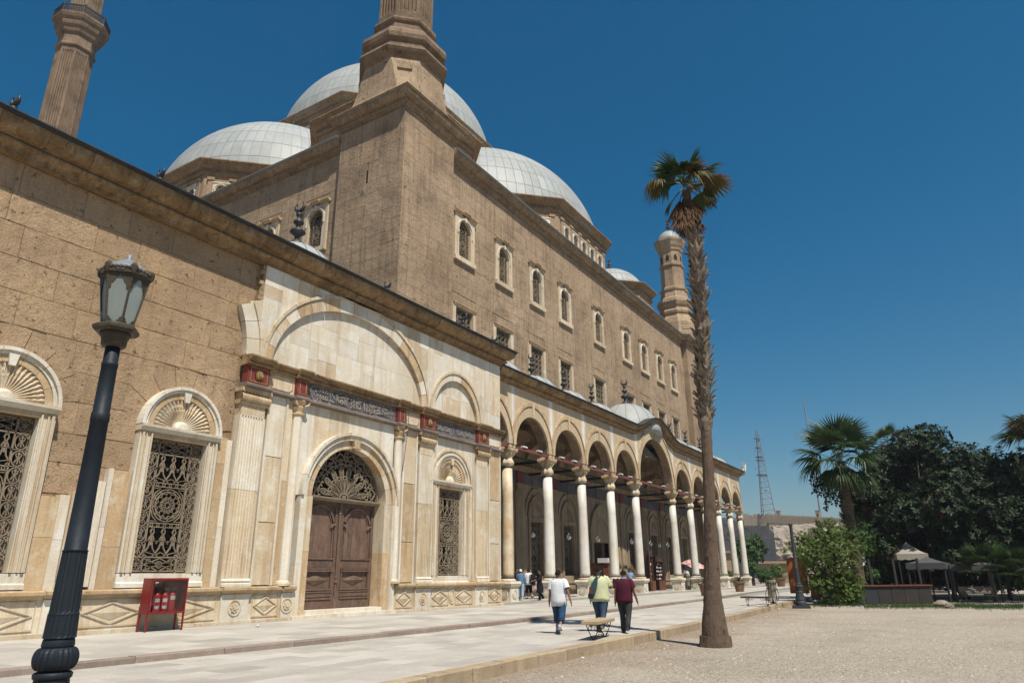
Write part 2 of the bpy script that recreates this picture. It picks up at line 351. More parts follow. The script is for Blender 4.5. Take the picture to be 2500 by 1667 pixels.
def lay(parent, rects, face, key, axis='y', limit=300, dist=None, gap=.003, d=.07, seed=0, pr=.010, restname='far_stone_blocks'):
    """stone blocks on a wall plane; axis 'y': wall facing -Y at y=face, axis 'x': wall facing -X at x=face (rect x means y)"""
    r = random.Random(seed)
    if key == 'brown': gap = .0018
    if dist: rects = sorted(rects, key=dist)
    rest = MB()
    for i, (a, b2, c, e) in enumerate(rects):
        p = r.uniform(0, pr); w_, h_ = b2-a-2*gap, e-c-2*gap; m_, n_ = (a+b2)/2, (c+e)/2
        if w_ < .03 or h_ < .03: continue
        if i < limit:
            me = BLK[key][r.randrange(6)]
            if axis == 'y': obj('stone_block', me, None, parent, (m_, face-p+d/2, n_), None, (w_, d, h_))
            else: obj('stone_block', me, None, parent, (face-p+d/2, m_, n_), (0, 0, -PI/2), (w_, d, h_))
        else:
            if axis == 'y': rest.box(a+gap, b2-gap, face-p, face+.05, c+gap, e-gap)
            else: rest.box(face-p, face+.05, a+gap, b2-gap, c+gap, e-gap)
    if rest.f: obj(restname, rest, M[key], parent, kind='stuff')
def wall_holes(mb, x0, x1, y0, y1, z0, z1, holes):   # slab facing -Y with rectangular openings
    xs = sorted({x0, x1} | {h[0] for h in holes} | {h[1] for h in holes})
    for a, b2 in zip(xs, xs[1:]):
        zz = z0
        for h in sorted([h for h in holes if h[0] < b2-1e-6 and h[1] > a+1e-6], key=lambda q: q[2]):
            if h[2] > zz: mb.box(a, b2, y0, y1, zz, h[2])
            zz = h[3]
        if zz < z1: mb.box(a, b2, y0, y1, zz, z1)
    return mb
def sweep(path, prof, cap=True):
    """path: [(point, outward unit 2D vector scaled for mitre)], prof: [(out, dz)]"""
    mb = MB()
    mb.rings([[(p[0]+n[0]*o, p[1]+n[1]*o, p[2]+dz) for o, dz in prof] for p, n in path], True, cap, cap)
    return mb
def profile_bed(h, o):     # lower mouldings of a cornice: o = whole overhang, h = whole height, top at 0
    tor = [(.30*o+.085*o*math.sin(PI*k/6), -.80*h+.18*h*(1-math.cos(PI*k/6))/2) for k in range(7)]
    return [(-.15*o-.05, -h), (.10*o, -h), (.10*o, -.905*h), (.15*o, -.90*h), (.17*o, -.84*h), (.28*o, -.81*h)]+tor+[(.24*o, -.615*h), (-.15*o-.05, -.60*h)]
def profile_cor(h, o):     # the big rounded stones
    ov = [(.36*o+.47*o*math.sin(PI/2*k/7), -.565*h+.40*h*(1-math.cos(PI/2*k/7))) for k in range(8)]
    return [(-.1, -.597*h), (.34*o, -.597*h)]+ov+[(.86*o, -.16*h), (.86*o, -.13*h), (-.1, -.13*h)]
def profile_fla(h, o):
    return [(-.1, -.127*h), (.90*o, -.127*h), (.91*o, -.05*h), (1.0*o, -.035*h), (1.0*o, 0), (-.1, .03)]
def cornice(parent, p0, p1, out, h, o, seg, mats, name='cornice_stone', n0=None, n1=None, seed=1, bend=None):
    """straight cornice between p0 and p1 (points of the wall face at the top level), out: outward 2D vector; n0/n1: mitre vectors at the ends"""
    r = random.Random(seed); p0 = Vector(p0); p1 = Vector(p1); L = (p1-p0).length
    def at(t): return p0.lerp(p1, t)
    def nv(t, jit=0):
        if t <= 0 and n0: return n0
        if t >= 1 and n1: return n1
        return (out[0]*(1+jit), out[1]*(1+jit))
    obj('cornice_bed', sweep([(at(0), nv(0)), (at(1), nv(1))], profile_bed(h, o)), mats[0], parent)
    t = 0
    while t < 1:
        l = seg*(.8+.4*r.random())/L; t2 = t+l
        if 1-t2 < seg*.4/L: t2 = 1
        g_ = .006/L; jt = r.uniform(-.012, .008); dz = Vector((0, 0, r.uniform(-.006, .002)))
        obj(name, sweep([(at(t+g_)+dz, nv(t if t <= 0 else t+g_, jt)), (at(t2-g_)+dz, nv(t2 if t2 >= 1 else t2-g_, jt))], profile_cor(h, o)), mats[0], parent)
        t = t2
    obj('roof_flashing', sweep([(at(0), nv(0)), (at(1), nv(1))], profile_fla(h, o)), mats[1], parent)
def circ(cx, cz, r, n=16, a0=0, a1=2*PI, k=1.0):
    return [(cx+r*math.cos(a0+(a1-a0)*i/n), cz+k*r*math.sin(a0+(a1-a0)*i/n)) for i in range(n+(0 if abs(a1-a0-2*PI) < 1e-6 else 1))]
def relief_panel_y(mb, cx, cz, y, ro, fn, nr, na, ri=0., a0=0, a1=PI):  # half round shell relief
    rs = []
    for i in range(nr+1):
        rr = ri+(ro-ri)*i/nr
        rs.append([(cx+rr*math.cos(a0+(a1-a0)*j/na), y-fn(i/nr, j/na), cz+rr*math.sin(a0+(a1-a0)*j/na)) for j in range(na+1)])
    mb.rings(rs, closed=False)
def shell_fn(lobes, dep):
    def f(u, v):
        wob = .18*math.sin(u*26)*(u > .45)
        s = .5+.5*math.cos((v*lobes+wob*.35)*2*PI)
        return dep*(.25+.75*s)*min(1, u*2.2)
    return f
# ================================================================ courtyard wall with the marble portal
YM, YS = 21.2, 21.45                        # marble face, rough stone face
cw = thing('courtyard_building', 'sandstone courtyard range with cream marble portal, wooden double door and iron grilled windows', 'building', (20, YS, 0), world=True)
WIN = [(8.10, .97, 1.63, 5.72, 1.41, 1.02, 0), (13.36, .97, 1.63, 5.72, 1.41, 1.02, 0), (28.10, 1.0, 1.50, 5.55, 1.40, .95, 1)]
holesA = [(c-hw, c+hw, z0, z1) for c, hw, z0, z1, _, _, k in WIN]
doorhole = (19.18, 23.30, 0, 4.45)
mb = wall_holes(MB(), 2, 16.3, YS+.02, YS+.75, -.2, 13.3, [(a-.06, b2+.06, c-.06, d+.06) for a, b2, c, d in holesA[:2]]); obj('rough_wall', mb, M['sand'], cw)
mb = wall_holes(MB(), 16.3, 32.6, YM+.22, YS+.75, -.2, 13.3, [(holesA[2][0]-.06, holesA[2][1]+.06, 1.44, 5.61), (18.95, 23.53, -.2, 6.75)]); obj('portal_wall', mb, M['marble'], cw)
obj('gallery_roof', MB().box(2, 32.6, YS+.3, 26.3, 13.06, 13.3), M['vault'], cw)
obj('gallery_light_block', MB().box(2, 28.9, 26.4, 26.6, -.2, 13.05), M['vault'], cw)  # unseen back wall, added to close the gallery so its inside stays dark
obj('portal_return', MB().box(32.0, 32.62, YS+.76, 26.3, -.1, 13.0), M['marble'], cw)
# rough ashlar
hol = [(c-1.40, c+1.40, 0, 7.0) for c, *_ in WIN[:2]] + [(9.5, 11.95, 0, 3.7), (11.24, 15.4, 0, 4.55), (14.7, 16.6, 0, 6.1), (15.35, 17, 0, 9.1), (15.9, 17, 9, 14)]
hol += [(c-1.15, c+1.15, 7.0, 7.25) for c, *_ in WIN[:2]] + [(c-.8, c+.8, 7.2, 7.42) for c, *_ in WIN[:2]]
lay(cw, ashlar(2.6, 16.25, 1.0, 13.05, .92, 1.95, hol, 11), YS, 'sand', seed=5, pr=.014)
# relieving arch stones over the windows (cut fan-wise)
for c, *_ in WIN[:2]:
    for i in range(7):
        a0, a1 = PI*(.06+.126*i), PI*(.06+.126*(i+1))-.012
        obj('arch_stone', MB().archring(c, 6.05, 1.45, 2.05+.12*(i % 2), YS-.016-.004*(i % 3), YS+.04, a0, a1, 4), M['sand'], cw)
# base course with sunk lozenge panels
obj('base_course', MB().box(2, 18.6, YM-.06, YS+.3, -.1, .98), M['marble'], cw)
obj('base_course', MB().box(24.02, 32.62, YM-.06, YS+.3, -.1, .98), M['marble'], cw)
for xa, xb in ((2, 18.55), (24.05, 32.7)):
    yo = YM-.06
    pr = [(0, .95), (.05, .95), (.07, 1.0), (.13, 1.02), (.16, 1.06), (.16, 1.14), (.02, 1.18), (-.3, 1.18), (-.3, .95)]
    x = xa
    while x < xb-.01:
        xe = min(x+1.9+rnd.random()*.5, xb)
        if xb-xe < .6: xe = xb
        obj('base_moulding', sweep([((x+.004, yo, 0), (0, -1)), ((xe-.004, yo, 0), (0, -1))], pr), M['marble_y'], cw); x = xe
    obj('base_ledge', MB().box(xa, xb, yo-.10, yo+.02, -.1, .10), M['marble'], cw)
def lozenge(x0, x1, z0, z1, y):
    g = MB(); m_, n_ = (x0+x1)/2, (z0+z1)/2
    g.strip([(x0+.05, z0+.04), (x1-.05, z0+.04), (x1-.05, z1-.04), (x0+.05, z1-.04)], .05, y-.022, y+.01, True)
    g.strip([(m_, z0+.1), (x1-.12, n_), (m_, z1-.1), (x0+.12, n_)], .06, y-.03, y+.01, True)
    k = .72; a, b2 = (x1-x0)/2-.12, (z1-z0)/2-.1
    g.add([(m_, y-.045, n_), (m_, y-.004, n_-b2*k), (m_+a*k, y-.004, n_), (m_, y-.004, n_+b2*k), (m_-a*k, y-.004, n_)], [(0,1,2),(0,2,3),(0,3,4),(0,4,1)])
    obj('lozenge_panel', g, M['marble'], cw)
yo = YM-.065
for a, b2 in ((3.6, 5.9), (6.0, 7.9), (8.0, 9.95), (11.0, 12.9), (13.0, 15.4), (16.75, 17.95), (24.15, 25.35), (26.6, 28.0), (28.45, 29.95), (31.25, 32.55)):
    lozenge(a, b2, .16, .93, yo)
def pedestal(a, b2):
    g = MB().box(a, b2, yo-.07, yo+.02, -.1, .94); obj('pedestal_block', g, M['marble_w'], cw)
    obj('pedestal_cap', sweep([((a-.03, yo-.06, 0), (0, -1)), ((b2+.03, yo-.06, 0), (0, -1))], [(0, .96), (.12, 1.02), (.17, 1.07), (.17, 1.15), (0, 1.185)]), M['marble_y'], cw)
    m_ = (a+b2)/2; g = MB(); y = yo-.07
    g.strip(circ(m_, .52, .24, 18), .05, y-.025, y+.01, True)
    for i in range(8):
        q = 2*PI*i/8; g.plate(circ(m_+.11*math.cos(q), .52+.11*math.sin(q), .05, 6), y-.035, y+.01)
    g.plate(circ(m_, .52, .07, 8), y-.06, y+.01)
    obj('rosette', g, M['marble'], cw)
for a, b2 in ((10.05, 10.95), (15.5, 16.6), (18.0, 18.5), (25.42, 26.55), (30.1, 31.2)): pedestal(a, b2)
g = MB().strip(circ(28.22, .54, .2, 16, k=1.5), .05, yo-.03, yo+.01, True); g.plate(circ(28.22, .54, .14, 12, k=1.5), yo-.025, yo+.01); obj('oval_boss', g, M['marble'], cw)

# windows with iron grilles and shell heads
def fleur(g, x, z, s, y0, y1, wd):
    g.strip([(x, z-.5*s), (x, z+.5*s)], wd*1.3, y0, y1)
    for q in (-1, 1):
        g.strip([(x, z-.05*s), (x+q*.16*s, z+.12*s), (x+q*.26*s, z+.36*s), (x+q*.16*s, z+.42*s)], wd, y0, y1)
        g.strip([(x, z+.02*s), (x+q*.16*s, z-.2*s), (x+q*.24*s, z-.42*s)], wd, y0, y1)
    g.plate(circ(x, z+.42*s, .10*s, 8, k=1.5), y0-.004, y1); g.plate(circ(x, z, .12*s, 8), y0-.004, y1)
def star(g, x, z, r, y0, y1, wd, k=6):
    g.strip(circ(x, z, r, 14), wd, y0, y1, True)
    g.plate(circ(x, z, r*.18, 6), y0, y1)
    for i in range(k):
        a = 2*PI*i/k; b2 = a+PI/k
        g.strip([(x+.2*r*math.cos(a), z+.2*r*math.sin(a)), (x+.62*r*math.cos(b2), z+.62*r*math.sin(b2)), (x+.97*r*math.cos(a), z+.97*r*math.sin(a)), (x+.62*r*math.cos(a-PI/k), z+.62*r*math.sin(a-PI/k)), (x+.2*r*math.cos(a), z+.2*r*math.sin(a))], wd*.7, y0, y1)
def vase(g, x, z, s, y0, y1, wd):
    for q in (-1, 1):
        g.strip([(x+q*.02*s, z+.5*s), (x+q*.07*s, z+.36*s), (x+q*.02*s, z+.25*s), (x+q*.10*s, z+.1*s), (x+q*.05*s, z), (x+q*.08*s, z-.2*s), (x+q*.22*s, z-.42*s), (x+q*.12*s, z-.5*s)], wd*1.2, y0, y1)
        g.strip([(x+q*.08*s, z+.06*s), (x+q*.2*s, z+.02*s), (x+q*.24*s, z-.06*s)], wd, y0, y1)
    g.plate([(x-.05*s, z-.12*s), (x+.05*s, z-.12*s), (x+.03*s, z+.2*s), (x-.03*s, z+.2*s)], y0, y1)
    g.plate([(x, z+.44*s), (x+.06*s, z+.5*s), (x, z+.58*s), (x-.06*s, z+.5*s)], y0, y1)
def grille(c, hw, z0, z1, y, wd=.028):
    g = MB(); y0, y1 = y, y+.045; W_ = 2*hw; H = z1-z0; bw = .40*W_/1.94*1.0; x0, x1 = c-hw, c+hw
    wb = wd*1.5
    for x in (x0+.03, x0+bw, x1-bw, x1-.03): g.strip([(x, z0), (x, z1)], wb, y0, y1)
    eh = .44
    for z in (z0+.03, z0+eh, z1-eh, z1-.03): g.strip([(x0, z), (x1, z)], wb, y0, y1)
    for cx in (x0+bw/2, x1-bw/2):
        star(g, cx, z0+eh/2, .17, y0, y1, wd*.8); star(g, cx, z1-eh/2, .17, y0, y1, wd*.8)
        n = 7; hh = (H-2*eh)/n
        for i in range(n):
            z = z0+eh+hh*(i+.5); g.strip(circ(cx, z, .165, 16, k=hh*.46/.165), wd, y0, y1, True); fleur(g, cx, z, .30, y0, y1, wd*.8)
            if i: g.strip([(cx-.19, z-hh/2), (cx-.05, z-hh/2+.02), (cx+.05, z-hh/2-.02), (cx+.19, z-hh/2)], wd*.8, y0, y1)
    for zc in (z0+eh/2, z1-eh/2):
        a, b2 = x0+bw+.03, x1-bw-.03; m_ = (a+b2)/2
        star(g, m_, zc, .10, y0, y1, wd*.7)
        for q in (1, -1):
            g.strip([(a, zc), (a+.2, zc+q*.05), (m_, zc+q*.19), (b2-.2, zc+q*.05), (b2, zc)], wd, y0, y1)
            g.strip([(a, zc+q*.18), (m_-.25, zc+q*.07), (m_, zc+q*.02), (m_+.25, zc+q*.07), (b2, zc+q*.18)], wd*.8, y0, y1)
        for q in (-1, 1): g.strip(circ(m_+q*.36, zc+.10, .07, 8), wd*.7, y0, y1, True); g.strip(circ(m_+q*.36, zc-.10, .07, 8), wd*.7, y0, y1, True)
    a, b2 = x0+bw, x1-bw; m_ = c; iz0, iz1 = z0+eh, z1-eh; ih = iz1-iz0; cz = (iz0+iz1)/2
    for z in (cz-.56, cz-.68, cz+.56, cz+.68): g.strip([(a, z), (b2, z)], wd, y0, y1)
    for sgn in (-1, 1):
        for k in range(5): g.strip(circ(a+(k+.5)*(b2-a)/5, cz+sgn*.62, .045, 8), wd*.7, y0, y1, True)
    for rr in (.50, .42, .20, .08): g.strip(circ(m_, cz, rr, 24), wd*.9, y0, y1, True)
    for k in range(12):
        q = 2*PI*k/12; g.strip([(m_+.08*math.cos(q), cz+.08*math.sin(q)), (m_+.20*math.cos(q), cz+.20*math.sin(q))], wd*.8, y0, y1)
        g.strip(circ(m_+.31*math.cos(q), cz+.31*math.sin(q), .085, 8), wd*.7, y0, y1, True)
        g.plate(circ(m_+.46*math.cos(q+.13), cz+.46*math.sin(q+.13), .025, 6), y0, y1)
    for qx in (-1, 1):
        for qz in (-1, 1): g.strip([(m_+qx*.52, cz+qz*.18), (m_+qx*.46, cz+qz*.36), (m_+qx*.30, cz+qz*.50), (m_+qx*.5, cz+qz*.5)], wd*.9, y0, y1)
    for zc, hh in (((iz0+cz-.68)/2, cz-.68-iz0), ((iz1+cz+.68)/2, iz1-cz-.68)):
        for k in range(3): vase(g, a+(k+.5)*(b2-a)/3, zc, hh*.92, y0, y1, wd)
        g.strip([(a, zc+.03), (b2, zc+.03)], wd*.7, y0, y1); g.strip([(a, zc-hh*.32), (m_-.17, zc-hh*.42), (m_, zc-hh*.34), (m_+.17, zc-hh*.42), (b2, zc-hh*.32)], wd*.7, y0, y1)
    return g
GR = {}
for c, hw, z0, z1, ro, rs, kind in WIN:
    o = .42 if not kind else .50
    yf = YM
    win = obj('window', MB().box(c-hw-.05, c+hw+.05, yf+.95, yf+1.0, z0-.1, z1+.1), M['glass'], cw)
    obj('grille', grille(c, hw-.03, z0+.02, z1-.02, yf+.20), M['iron'], win)
    fr = MB()
    for s in (-1, 1):
        a, b2 = sorted((c+s*hw, c+s*(hw+o)))
        fr.box(a, b2, yf-.02, yf+.95, z0-.0, z1+.12)
    obj('window_jambs', fr, M['marble_w'], win)
    tr = MB()
    for s in (-1, 1):
        for q, wd_, yy in ((hw+.05, .05, .05), (hw+o-.09, .07, .06), (hw+o-.20, .04, .04)):
            tr.box(c+s*q-wd_/2, c+s*q+wd_/2, yf-yy-.02, yf, z0-.0, z1+.10)
    obj('jamb_moulding', tr, M['marble'], win)
    obj('lintel', MB().box(c-hw-o+.02, c+hw+o-.02, yf-.03, yf+.95, z1+.005, z1+.2), M['marble_y'], win)
    obj('lintel_shelf', sweep([((c-hw-o-.03, yf-.03, z1+.36), (0, -1)), ((c+hw+o+.03, yf-.03, z1+.36), (0, -1))], [(-.3, -.20), (.03, -.20), (.06, -.12), (.14, -.08), (.15, 0), (-.3, 0)]), M['marble_w'], win)
    obj('window_sill', sweep([((c-hw-o-.02, yf, z0), (0, -1)), ((c+hw+o+.02, yf, z0), (0, -1))], [(-.9, -.42), (.08, -.42), (.08, -.30), (.02, -.26), (.02, -.02), (-.9, -.0)]), M['marble_w'], win)
    cz = z1+.36
    th = MB(); relief_panel_y(th, c, cz, yf+.10, rs, shell_fn(22, .10), 26, 132, ri=.30); obj('shell_relief', th, M['marble'], win)
    th = MB(); th.lathe([(.30, -.0), (.28, .05), (.2, .09), (.0, .11)], (0, 0, 0), 14, 0, False, PI)
    th.v = [(c+x, yf+.10-z*1.6, cz+y) for x, y, z in th.v]; obj('shell_boss', th, M['marble_w'], win)
    obj('tympanum', MB().plate(circ(c, cz, rs+.08, 24, 0, PI), yf+.11, yf+.5), M['marble'], win)
    n = 7
    for i in range(n):
        a0, a1 = PI*i/n+.004, PI*(i+1)/n-.004
        obj('voussoir', MB().archring(c, cz, rs, rs+.20, yf-.01, yf+.4, a0, a1, 4), M['marble_y'], win)
        obj('hood_moulding', MB().archring(c, cz, rs+.202, ro-.06, yf-.05, yf+.4, a0, a1, 4).archring(c, cz, ro-.08, ro+.02, yf-.12, yf+.4, a0, a1, 4), M['marble_w'], win)
    obj('keystone', MB().plate([(c-.08, cz+rs-.10), (c+.08, cz+rs-.10), (c+.13, cz+rs+.22), (c-.13, cz+rs+.22)], yf-.09, yf), M['marble_w'], win)
    if kind:
        for i in range(9):
            a0, a1 = PI*i/9+.004, PI*(i+1)/9-.004
            obj('outer_voussoir', MB().archring(c, cz-.1, ro+.03, 1.70, yf-.03, yf+.2, a0, a1, 4).archring(c, cz-.1, 1.62, 1.74, yf-.09, yf+.2, a0, a1, 4), M['marble'], win)
        for s in (-1, 1): obj('outer_jamb', MB().box(c+s*1.66-.12, c+s*1.66+.12, yf-.04, yf+.2, 1.2, cz-.1), M['marble'], win)

# torn marble facing left over on the rough wall
def slab_part(x0, x1, z0, z1, y=YM, m='marble', name='marble_slab', d=.28):
    p = rnd.uniform(0, .008); obj(name, MB().box(x0+.004, x1-.004, y-p, y+d, z0+.004, z1-.004), M[m], cw)
for x0, x1, zs, m in ((9.53, 10.02, (1.18, 2.55, 3.65), 'marble_y'), (10.02, 10.30, (1.18, 2.5, 3.72), 'marble_w'), (10.33, 10.62, (1.25, 3.86), 'marble'), (10.62, 10.98, (1.25, 3.82), 'marble_y'),
                      (10.98, 11.22, (1.25, 4.2), 'marble_w'), (11.24, 11.40, (1.18, 2.9, 4.6), 'marble_w'), (11.40, 11.93, (1.18, 2.35, 4.57), 'marble_y'),
                      (14.80, 15.12, (1.18, 2.7, 4.0, 5.2, 6.1), 'marble_y'), (15.12, 15.34, (1.18, 3.1, 6.05), 'marble_w'),
                      (6.2, 6.66, (1.18, 2.6, 4.4), 'marble_y')):
    for a, b2 in zip(zs, zs[1:]): slab_part(x0, x1, a, b2, YM+.03, m)
for xa, xb, zz in ((10.28, 11.0, 1.18),): obj('pilaster_foot', MB().box(xa, xb, YM-.08, YM+.2, 1.18, 1.38), M['marble_w'], cw)

# pilasters
def fluted(x0, x1, z0, z1, y, nf, m, dep=.06, body=.10):
    w_ = x1-x0; prof = [(x0, y+body), (x0, y)]; mg = w_*.07; fw = (w_-2*mg)/nf
    for i in range(nf):
        a = x0+mg+i*fw; prof += [(a+.12*fw, y), (a+.25*fw, y+dep*.8), (a+.5*fw, y+dep), (a+.75*fw, y+dep*.8), (a+.88*fw, y)]
    prof += [(x1, y), (x1, y+body)]
    mb = MB(); mb.rings([[(x, yy, z) for x, yy in prof] for z in (z0, z1)], closed=False)
    n = len(prof); mb.add([(x, yy, z0) for x, yy in prof], [tuple(range(n))]); mb.add([(x, yy, z1) for x, yy in prof], [tuple(range(n))])
    return mb
def pilaster(x0, x1, nf=8, red=True, ztop=7.0):
    zs = [1.46, 4.45+rnd.uniform(-.3, .3), ztop]
    pl = obj('pilaster', fluted(x0, x1, zs[0], zs[1]-.006, YM-.10, nf, M['marble'], body=.35), M['marble'], cw)
    obj('shaft_stone', fluted(x0, x1, zs[1]+.006, zs[2], YM-.10, nf, M['marble'], body=.35), M['marble_w'], pl)
    obj('pilaster_base', sweep([((x0-.02, YM-.10, 0), (0, -1)), ((x1+.02, YM-.10, 0), (0, -1))], [(-.3, 1.18), (.10, 1.18), (.10, 1.27), (.05, 1.30), (.08, 1.36), (.02, 1.45), (-.3, 1.46)]), M['marble_w'], pl)
    obj('neck', MB().box(x0+.03, x1-.03, YM-.08, YM+.3, ztop, 7.42), M['marble'], pl)
    cp = MB()
    for zc, oz, hh in ((7.48, .06, .06), (7.66, .15, .16)):
        cp.rings([[(x, YM-.08-oz*math.sin(PI*k/6)-.02, zc+hh*(-math.cos(PI*k/6))) for k in range(7)] for x in (x0-.04-oz*.3, x1+.04+oz*.3)], closed=False)
    cp.box(x0-.02, x1+.02, YM-.10, YM+.3, 7.42, 7.86); cp.box(x0-.10, x1+.10, YM-.24, YM+.3, 7.86, 8.0)
    nb = 9
    for i in range(nb):
        xx = x0-.06+(x1-x0+.12)*(i+.5)/nb; cp.plate(circ(xx, 7.86, .05, 6, PI, 2*PI), YM-.23, YM-.2); cp.plate(circ(xx, 7.45, .04, 6, PI, 2*PI), YM-.15, YM-.1)
    obj('capital', cp, M['greystone'] if False else M['marble_y'], pl, smooth=False)
    return pl
pilaster(15.42, 16.52); pilaster(25.48, 26.52); pilaster(30.18, 31.26)
def redblock(x0, x1, rosette=True):
    y = YM-.22; rb = obj('red_block', MB().box(x0, x1, y, YM+.1, 8.18, 8.86), M['red'], cw)
    obj('gilt_border', MB().strip([(x0+.13, 8.27), (x1-.10, 8.27), (x1-.10, 8.80), (x0+.13, 8.80)], .035, y-.012, y+.01, True), M['gold'], rb)
    if rosette:
        g = MB(); m_ = (x0+x1)/2+.01
        for i in range(14):
            q = 2*PI*i/14; g.plate([(m_+.10*math.cos(q-.2), 8.53+.10*math.sin(q-.2)), (m_+.21*math.cos(q), 8.53+.21*math.sin(q)), (m_+.10*math.cos(q+.2), 8.53+.10*math.sin(q+.2))], y-.05, y)
        g.plate(circ(m_, 8.53, .14, 14), y-.07, y); g.plate(circ(m_, 8.53, .07, 10), y-.11, y)
        obj('rosette', g, M['gold'], rb)
redblock(15.45, 16.42); redblock(17.76, 18.30, False); redblock(23.72, 24.24, False); redblock(25.45, 26.50); redblock(30.12, 31.16)
# colonnettes either side of the door
for x in (18.06, 24.0):
    cl = obj('colonnette', MB().lathe([(.24, 1.2), (.24, 1.32), (.20, 1.36), (.19, 7.42)], (x, YM-.02, 0), 10, PI/10), M['marble_w'], cw)
    k = MB().lathe([(.19, 7.42), (.25, 7.46), (.25, 7.52), (.20, 7.55), (.27, 7.75), (.20, 7.8), (.32, 7.98), (.32, 8.02)], (x, YM-.02, 0), 10, PI/10)
    for q in (-1, 1):
        k.tube([(x+q*.16, YM-.2, 7.80), (x+q*.30, YM-.26, 7.86), (x+q*.33, YM-.27, 7.95), (x+q*.25, YM-.25, 7.96)], .045, 5)
    obj('capital', k, M['marble_y'], cl)
    g = MB().lathe([(.30, 1.18), (.30, 1.26), (.26, 1.3)], (x, YM-.02, 0), 10, PI/10); obj('foot', g, M['marble'], cl)
# tall plain panels
for x0, x1, m in ((16.62, 17.58, 'marble'), (24.36, 25.38, 'marble'), (31.4, 32.58, 'marble_w'), (26.54, 26.9, 'marble')):
    zs = [1.2, 3.2+rnd.uniform(-.3, .3), 5.4+rnd.uniform(-.3, .3), 8.0]
    for a, b2 in zip(zs, zs[1:]):
        slab_part(x0+.1, x1-.1, a+.02, b2, YM+.0, rnd.choice(['marble', 'marble_y', 'marble_w']))
    for xx in (x0+.05, x1-.05): obj('panel_border', MB().box(xx-.045, xx+.045, YM-.05, YM+.28, 1.2, 8.0), M['marble_w'], cw)
slab_part(17.60, 17.86, 1.2, 4.9, YM+.02, 'marble_y'); slab_part(17.60, 17.86, 4.9, 8.0, YM+.02, 'marble')
slab_part(24.2, 24.34, 1.2, 8.0, YM+.02, 'marble_y'); slab_part(31.27, 31.38, 1.2, 8.0, YM+.02, 'marble_y'); slab_part(30.0, 30.16, 1.2, 8.0, YM+.02, 'marble')
# marble slabs around the door arch and window 3
def over_arch(xs, cx, cz, ro, ztop, y, zsplit=None, k=1.0):
    for a, b2 in zip(xs, xs[1:]):
        def low(x):
            u = (x-cx)/ro
            return cz+ro*k*math.sqrt(max(0, 1-u*u)) if abs(u) < 1 else cz
        pts = [a+(b2-a)*i/4 for i in range(5)]; p = rnd.uniform(0, .008)
        base = [(x, low(x)) for x in pts]
        cuts = [ztop] if not zsplit else [z for z in zsplit if z > max(q for _, q in base)+.15]+[ztop]
        lo = [(x+(.004 if i == 0 else -.004 if i == 4 else 0), z) for i, (x, z) in enumerate(base)]
        for zt in cuts:
            if zt-min(z for _, z in lo) < .05: continue
            hi = [(x, zt-.004) for x, _ in lo]
            mb = MB().plate(lo+hi[::-1], y-p, y+.24); obj('marble_slab', mb, M[rnd.choice(['marble', 'marble_w', 'marble_w'])], cw)
            lo = [(x, zt+.004) for x, _ in lo]
over_arch([18.30, 19.0, 19.8, 20.9, 21.9, 22.9, 23.75], 21.24, 4.45, 2.74, 8.02, YM+.03)
over_arch([26.92, 27.5, 28.7, 29.4, 29.98], 28.1, 5.81, 1.70, 8.02, YM+.03)
for x0, x1 in ((26.54, 26.62), (29.6, 29.98)): pass
# friezes: mouldings, blue panels with raised script
prf_l = [(-.3, 8.0), (.10, 8.0), (.15, 8.05), (.15, 8.12), (.08, 8.17), (-.3, 8.18)]
prf_u = [(-.3, 8.865), (.06, 8.865), (.14, 8.88), (.16, 8.93), (.10, 8.97), (.12, 9.0), (.22, 9.06), (.28, 9.14), (.28, 9.2), (-.3, 9.24)]
for nm, prf, m in (('lower_frieze_moulding', prf_l, 'greystone'), ('impost_cornice', prf_u, 'cornice')):
    xs = [15.36, 17.70, 18.36, 21.0, 23.66, 24.30, 25.40, 26.56, 28.3, 30.06, 31.22, 32.7]
    br = {15.36: 0, 17.70: 0}
    for i, (a, b2) in enumerate(zip(xs, xs[1:])):
        if i == 0:
            segs = [(15.36, 16.5, .16), (16.503, 17.697, .0)]
        else: segs = [(a+.003, b2-.003, .15 if (a, b2) in ((17.70, 18.36), (23.66, 24.30), (25.40, 26.56), (30.06, 31.22)) else 0)]
        for sa, sb, ex in segs:
            obj(nm, sweep([((sa, YM-.05-ex, 0), (0, -1)), ((sb, YM-.05-ex, 0), (0, -1))], prf), M[m], cw)
for x0, x1, m in ((16.42, 17.76, 'marble'), (24.24, 25.45, 'marble'), (31.16, 32.62, 'marble_w')):
    obj('frieze_slab', MB().box(x0, x1, YM-.06, YM+.1, 8.18, 8.865), M[m], cw)
    g = MB().strip([(x0+.25, 8.26), (x1-.25, 8.26), (x1-.1, 8.40), (x1-.1, 8.65), (x1-.25, 8.79), (x0+.25, 8.79), (x0+.1, 8.65), (x0+.1, 8.40)], .035, YM-.085, YM-.05, True)
    obj('frieze_border', g, M['marble_y'], cw)
def to_mesh_text(body, size, ext, font_scale_x=1.0):
    cu = bpy.data.curves.new('script', 'FONT'); cu.body = body; cu.size = size; cu.extrude = ext; cu.align_x = 'CENTER'; cu.align_y = 'CENTER'; cu.resolution_u = 3; cu.offset = .012*size/.5
    to = bpy.data.objects.new('script', cu); C.objects.link(to); bpy.context.view_layer.update()
    me = bpy.data.meshes.new_from_object(to.evaluated_get(bpy.context.evaluated_depsgraph_get())); bpy.data.objects.remove(to)
    return me
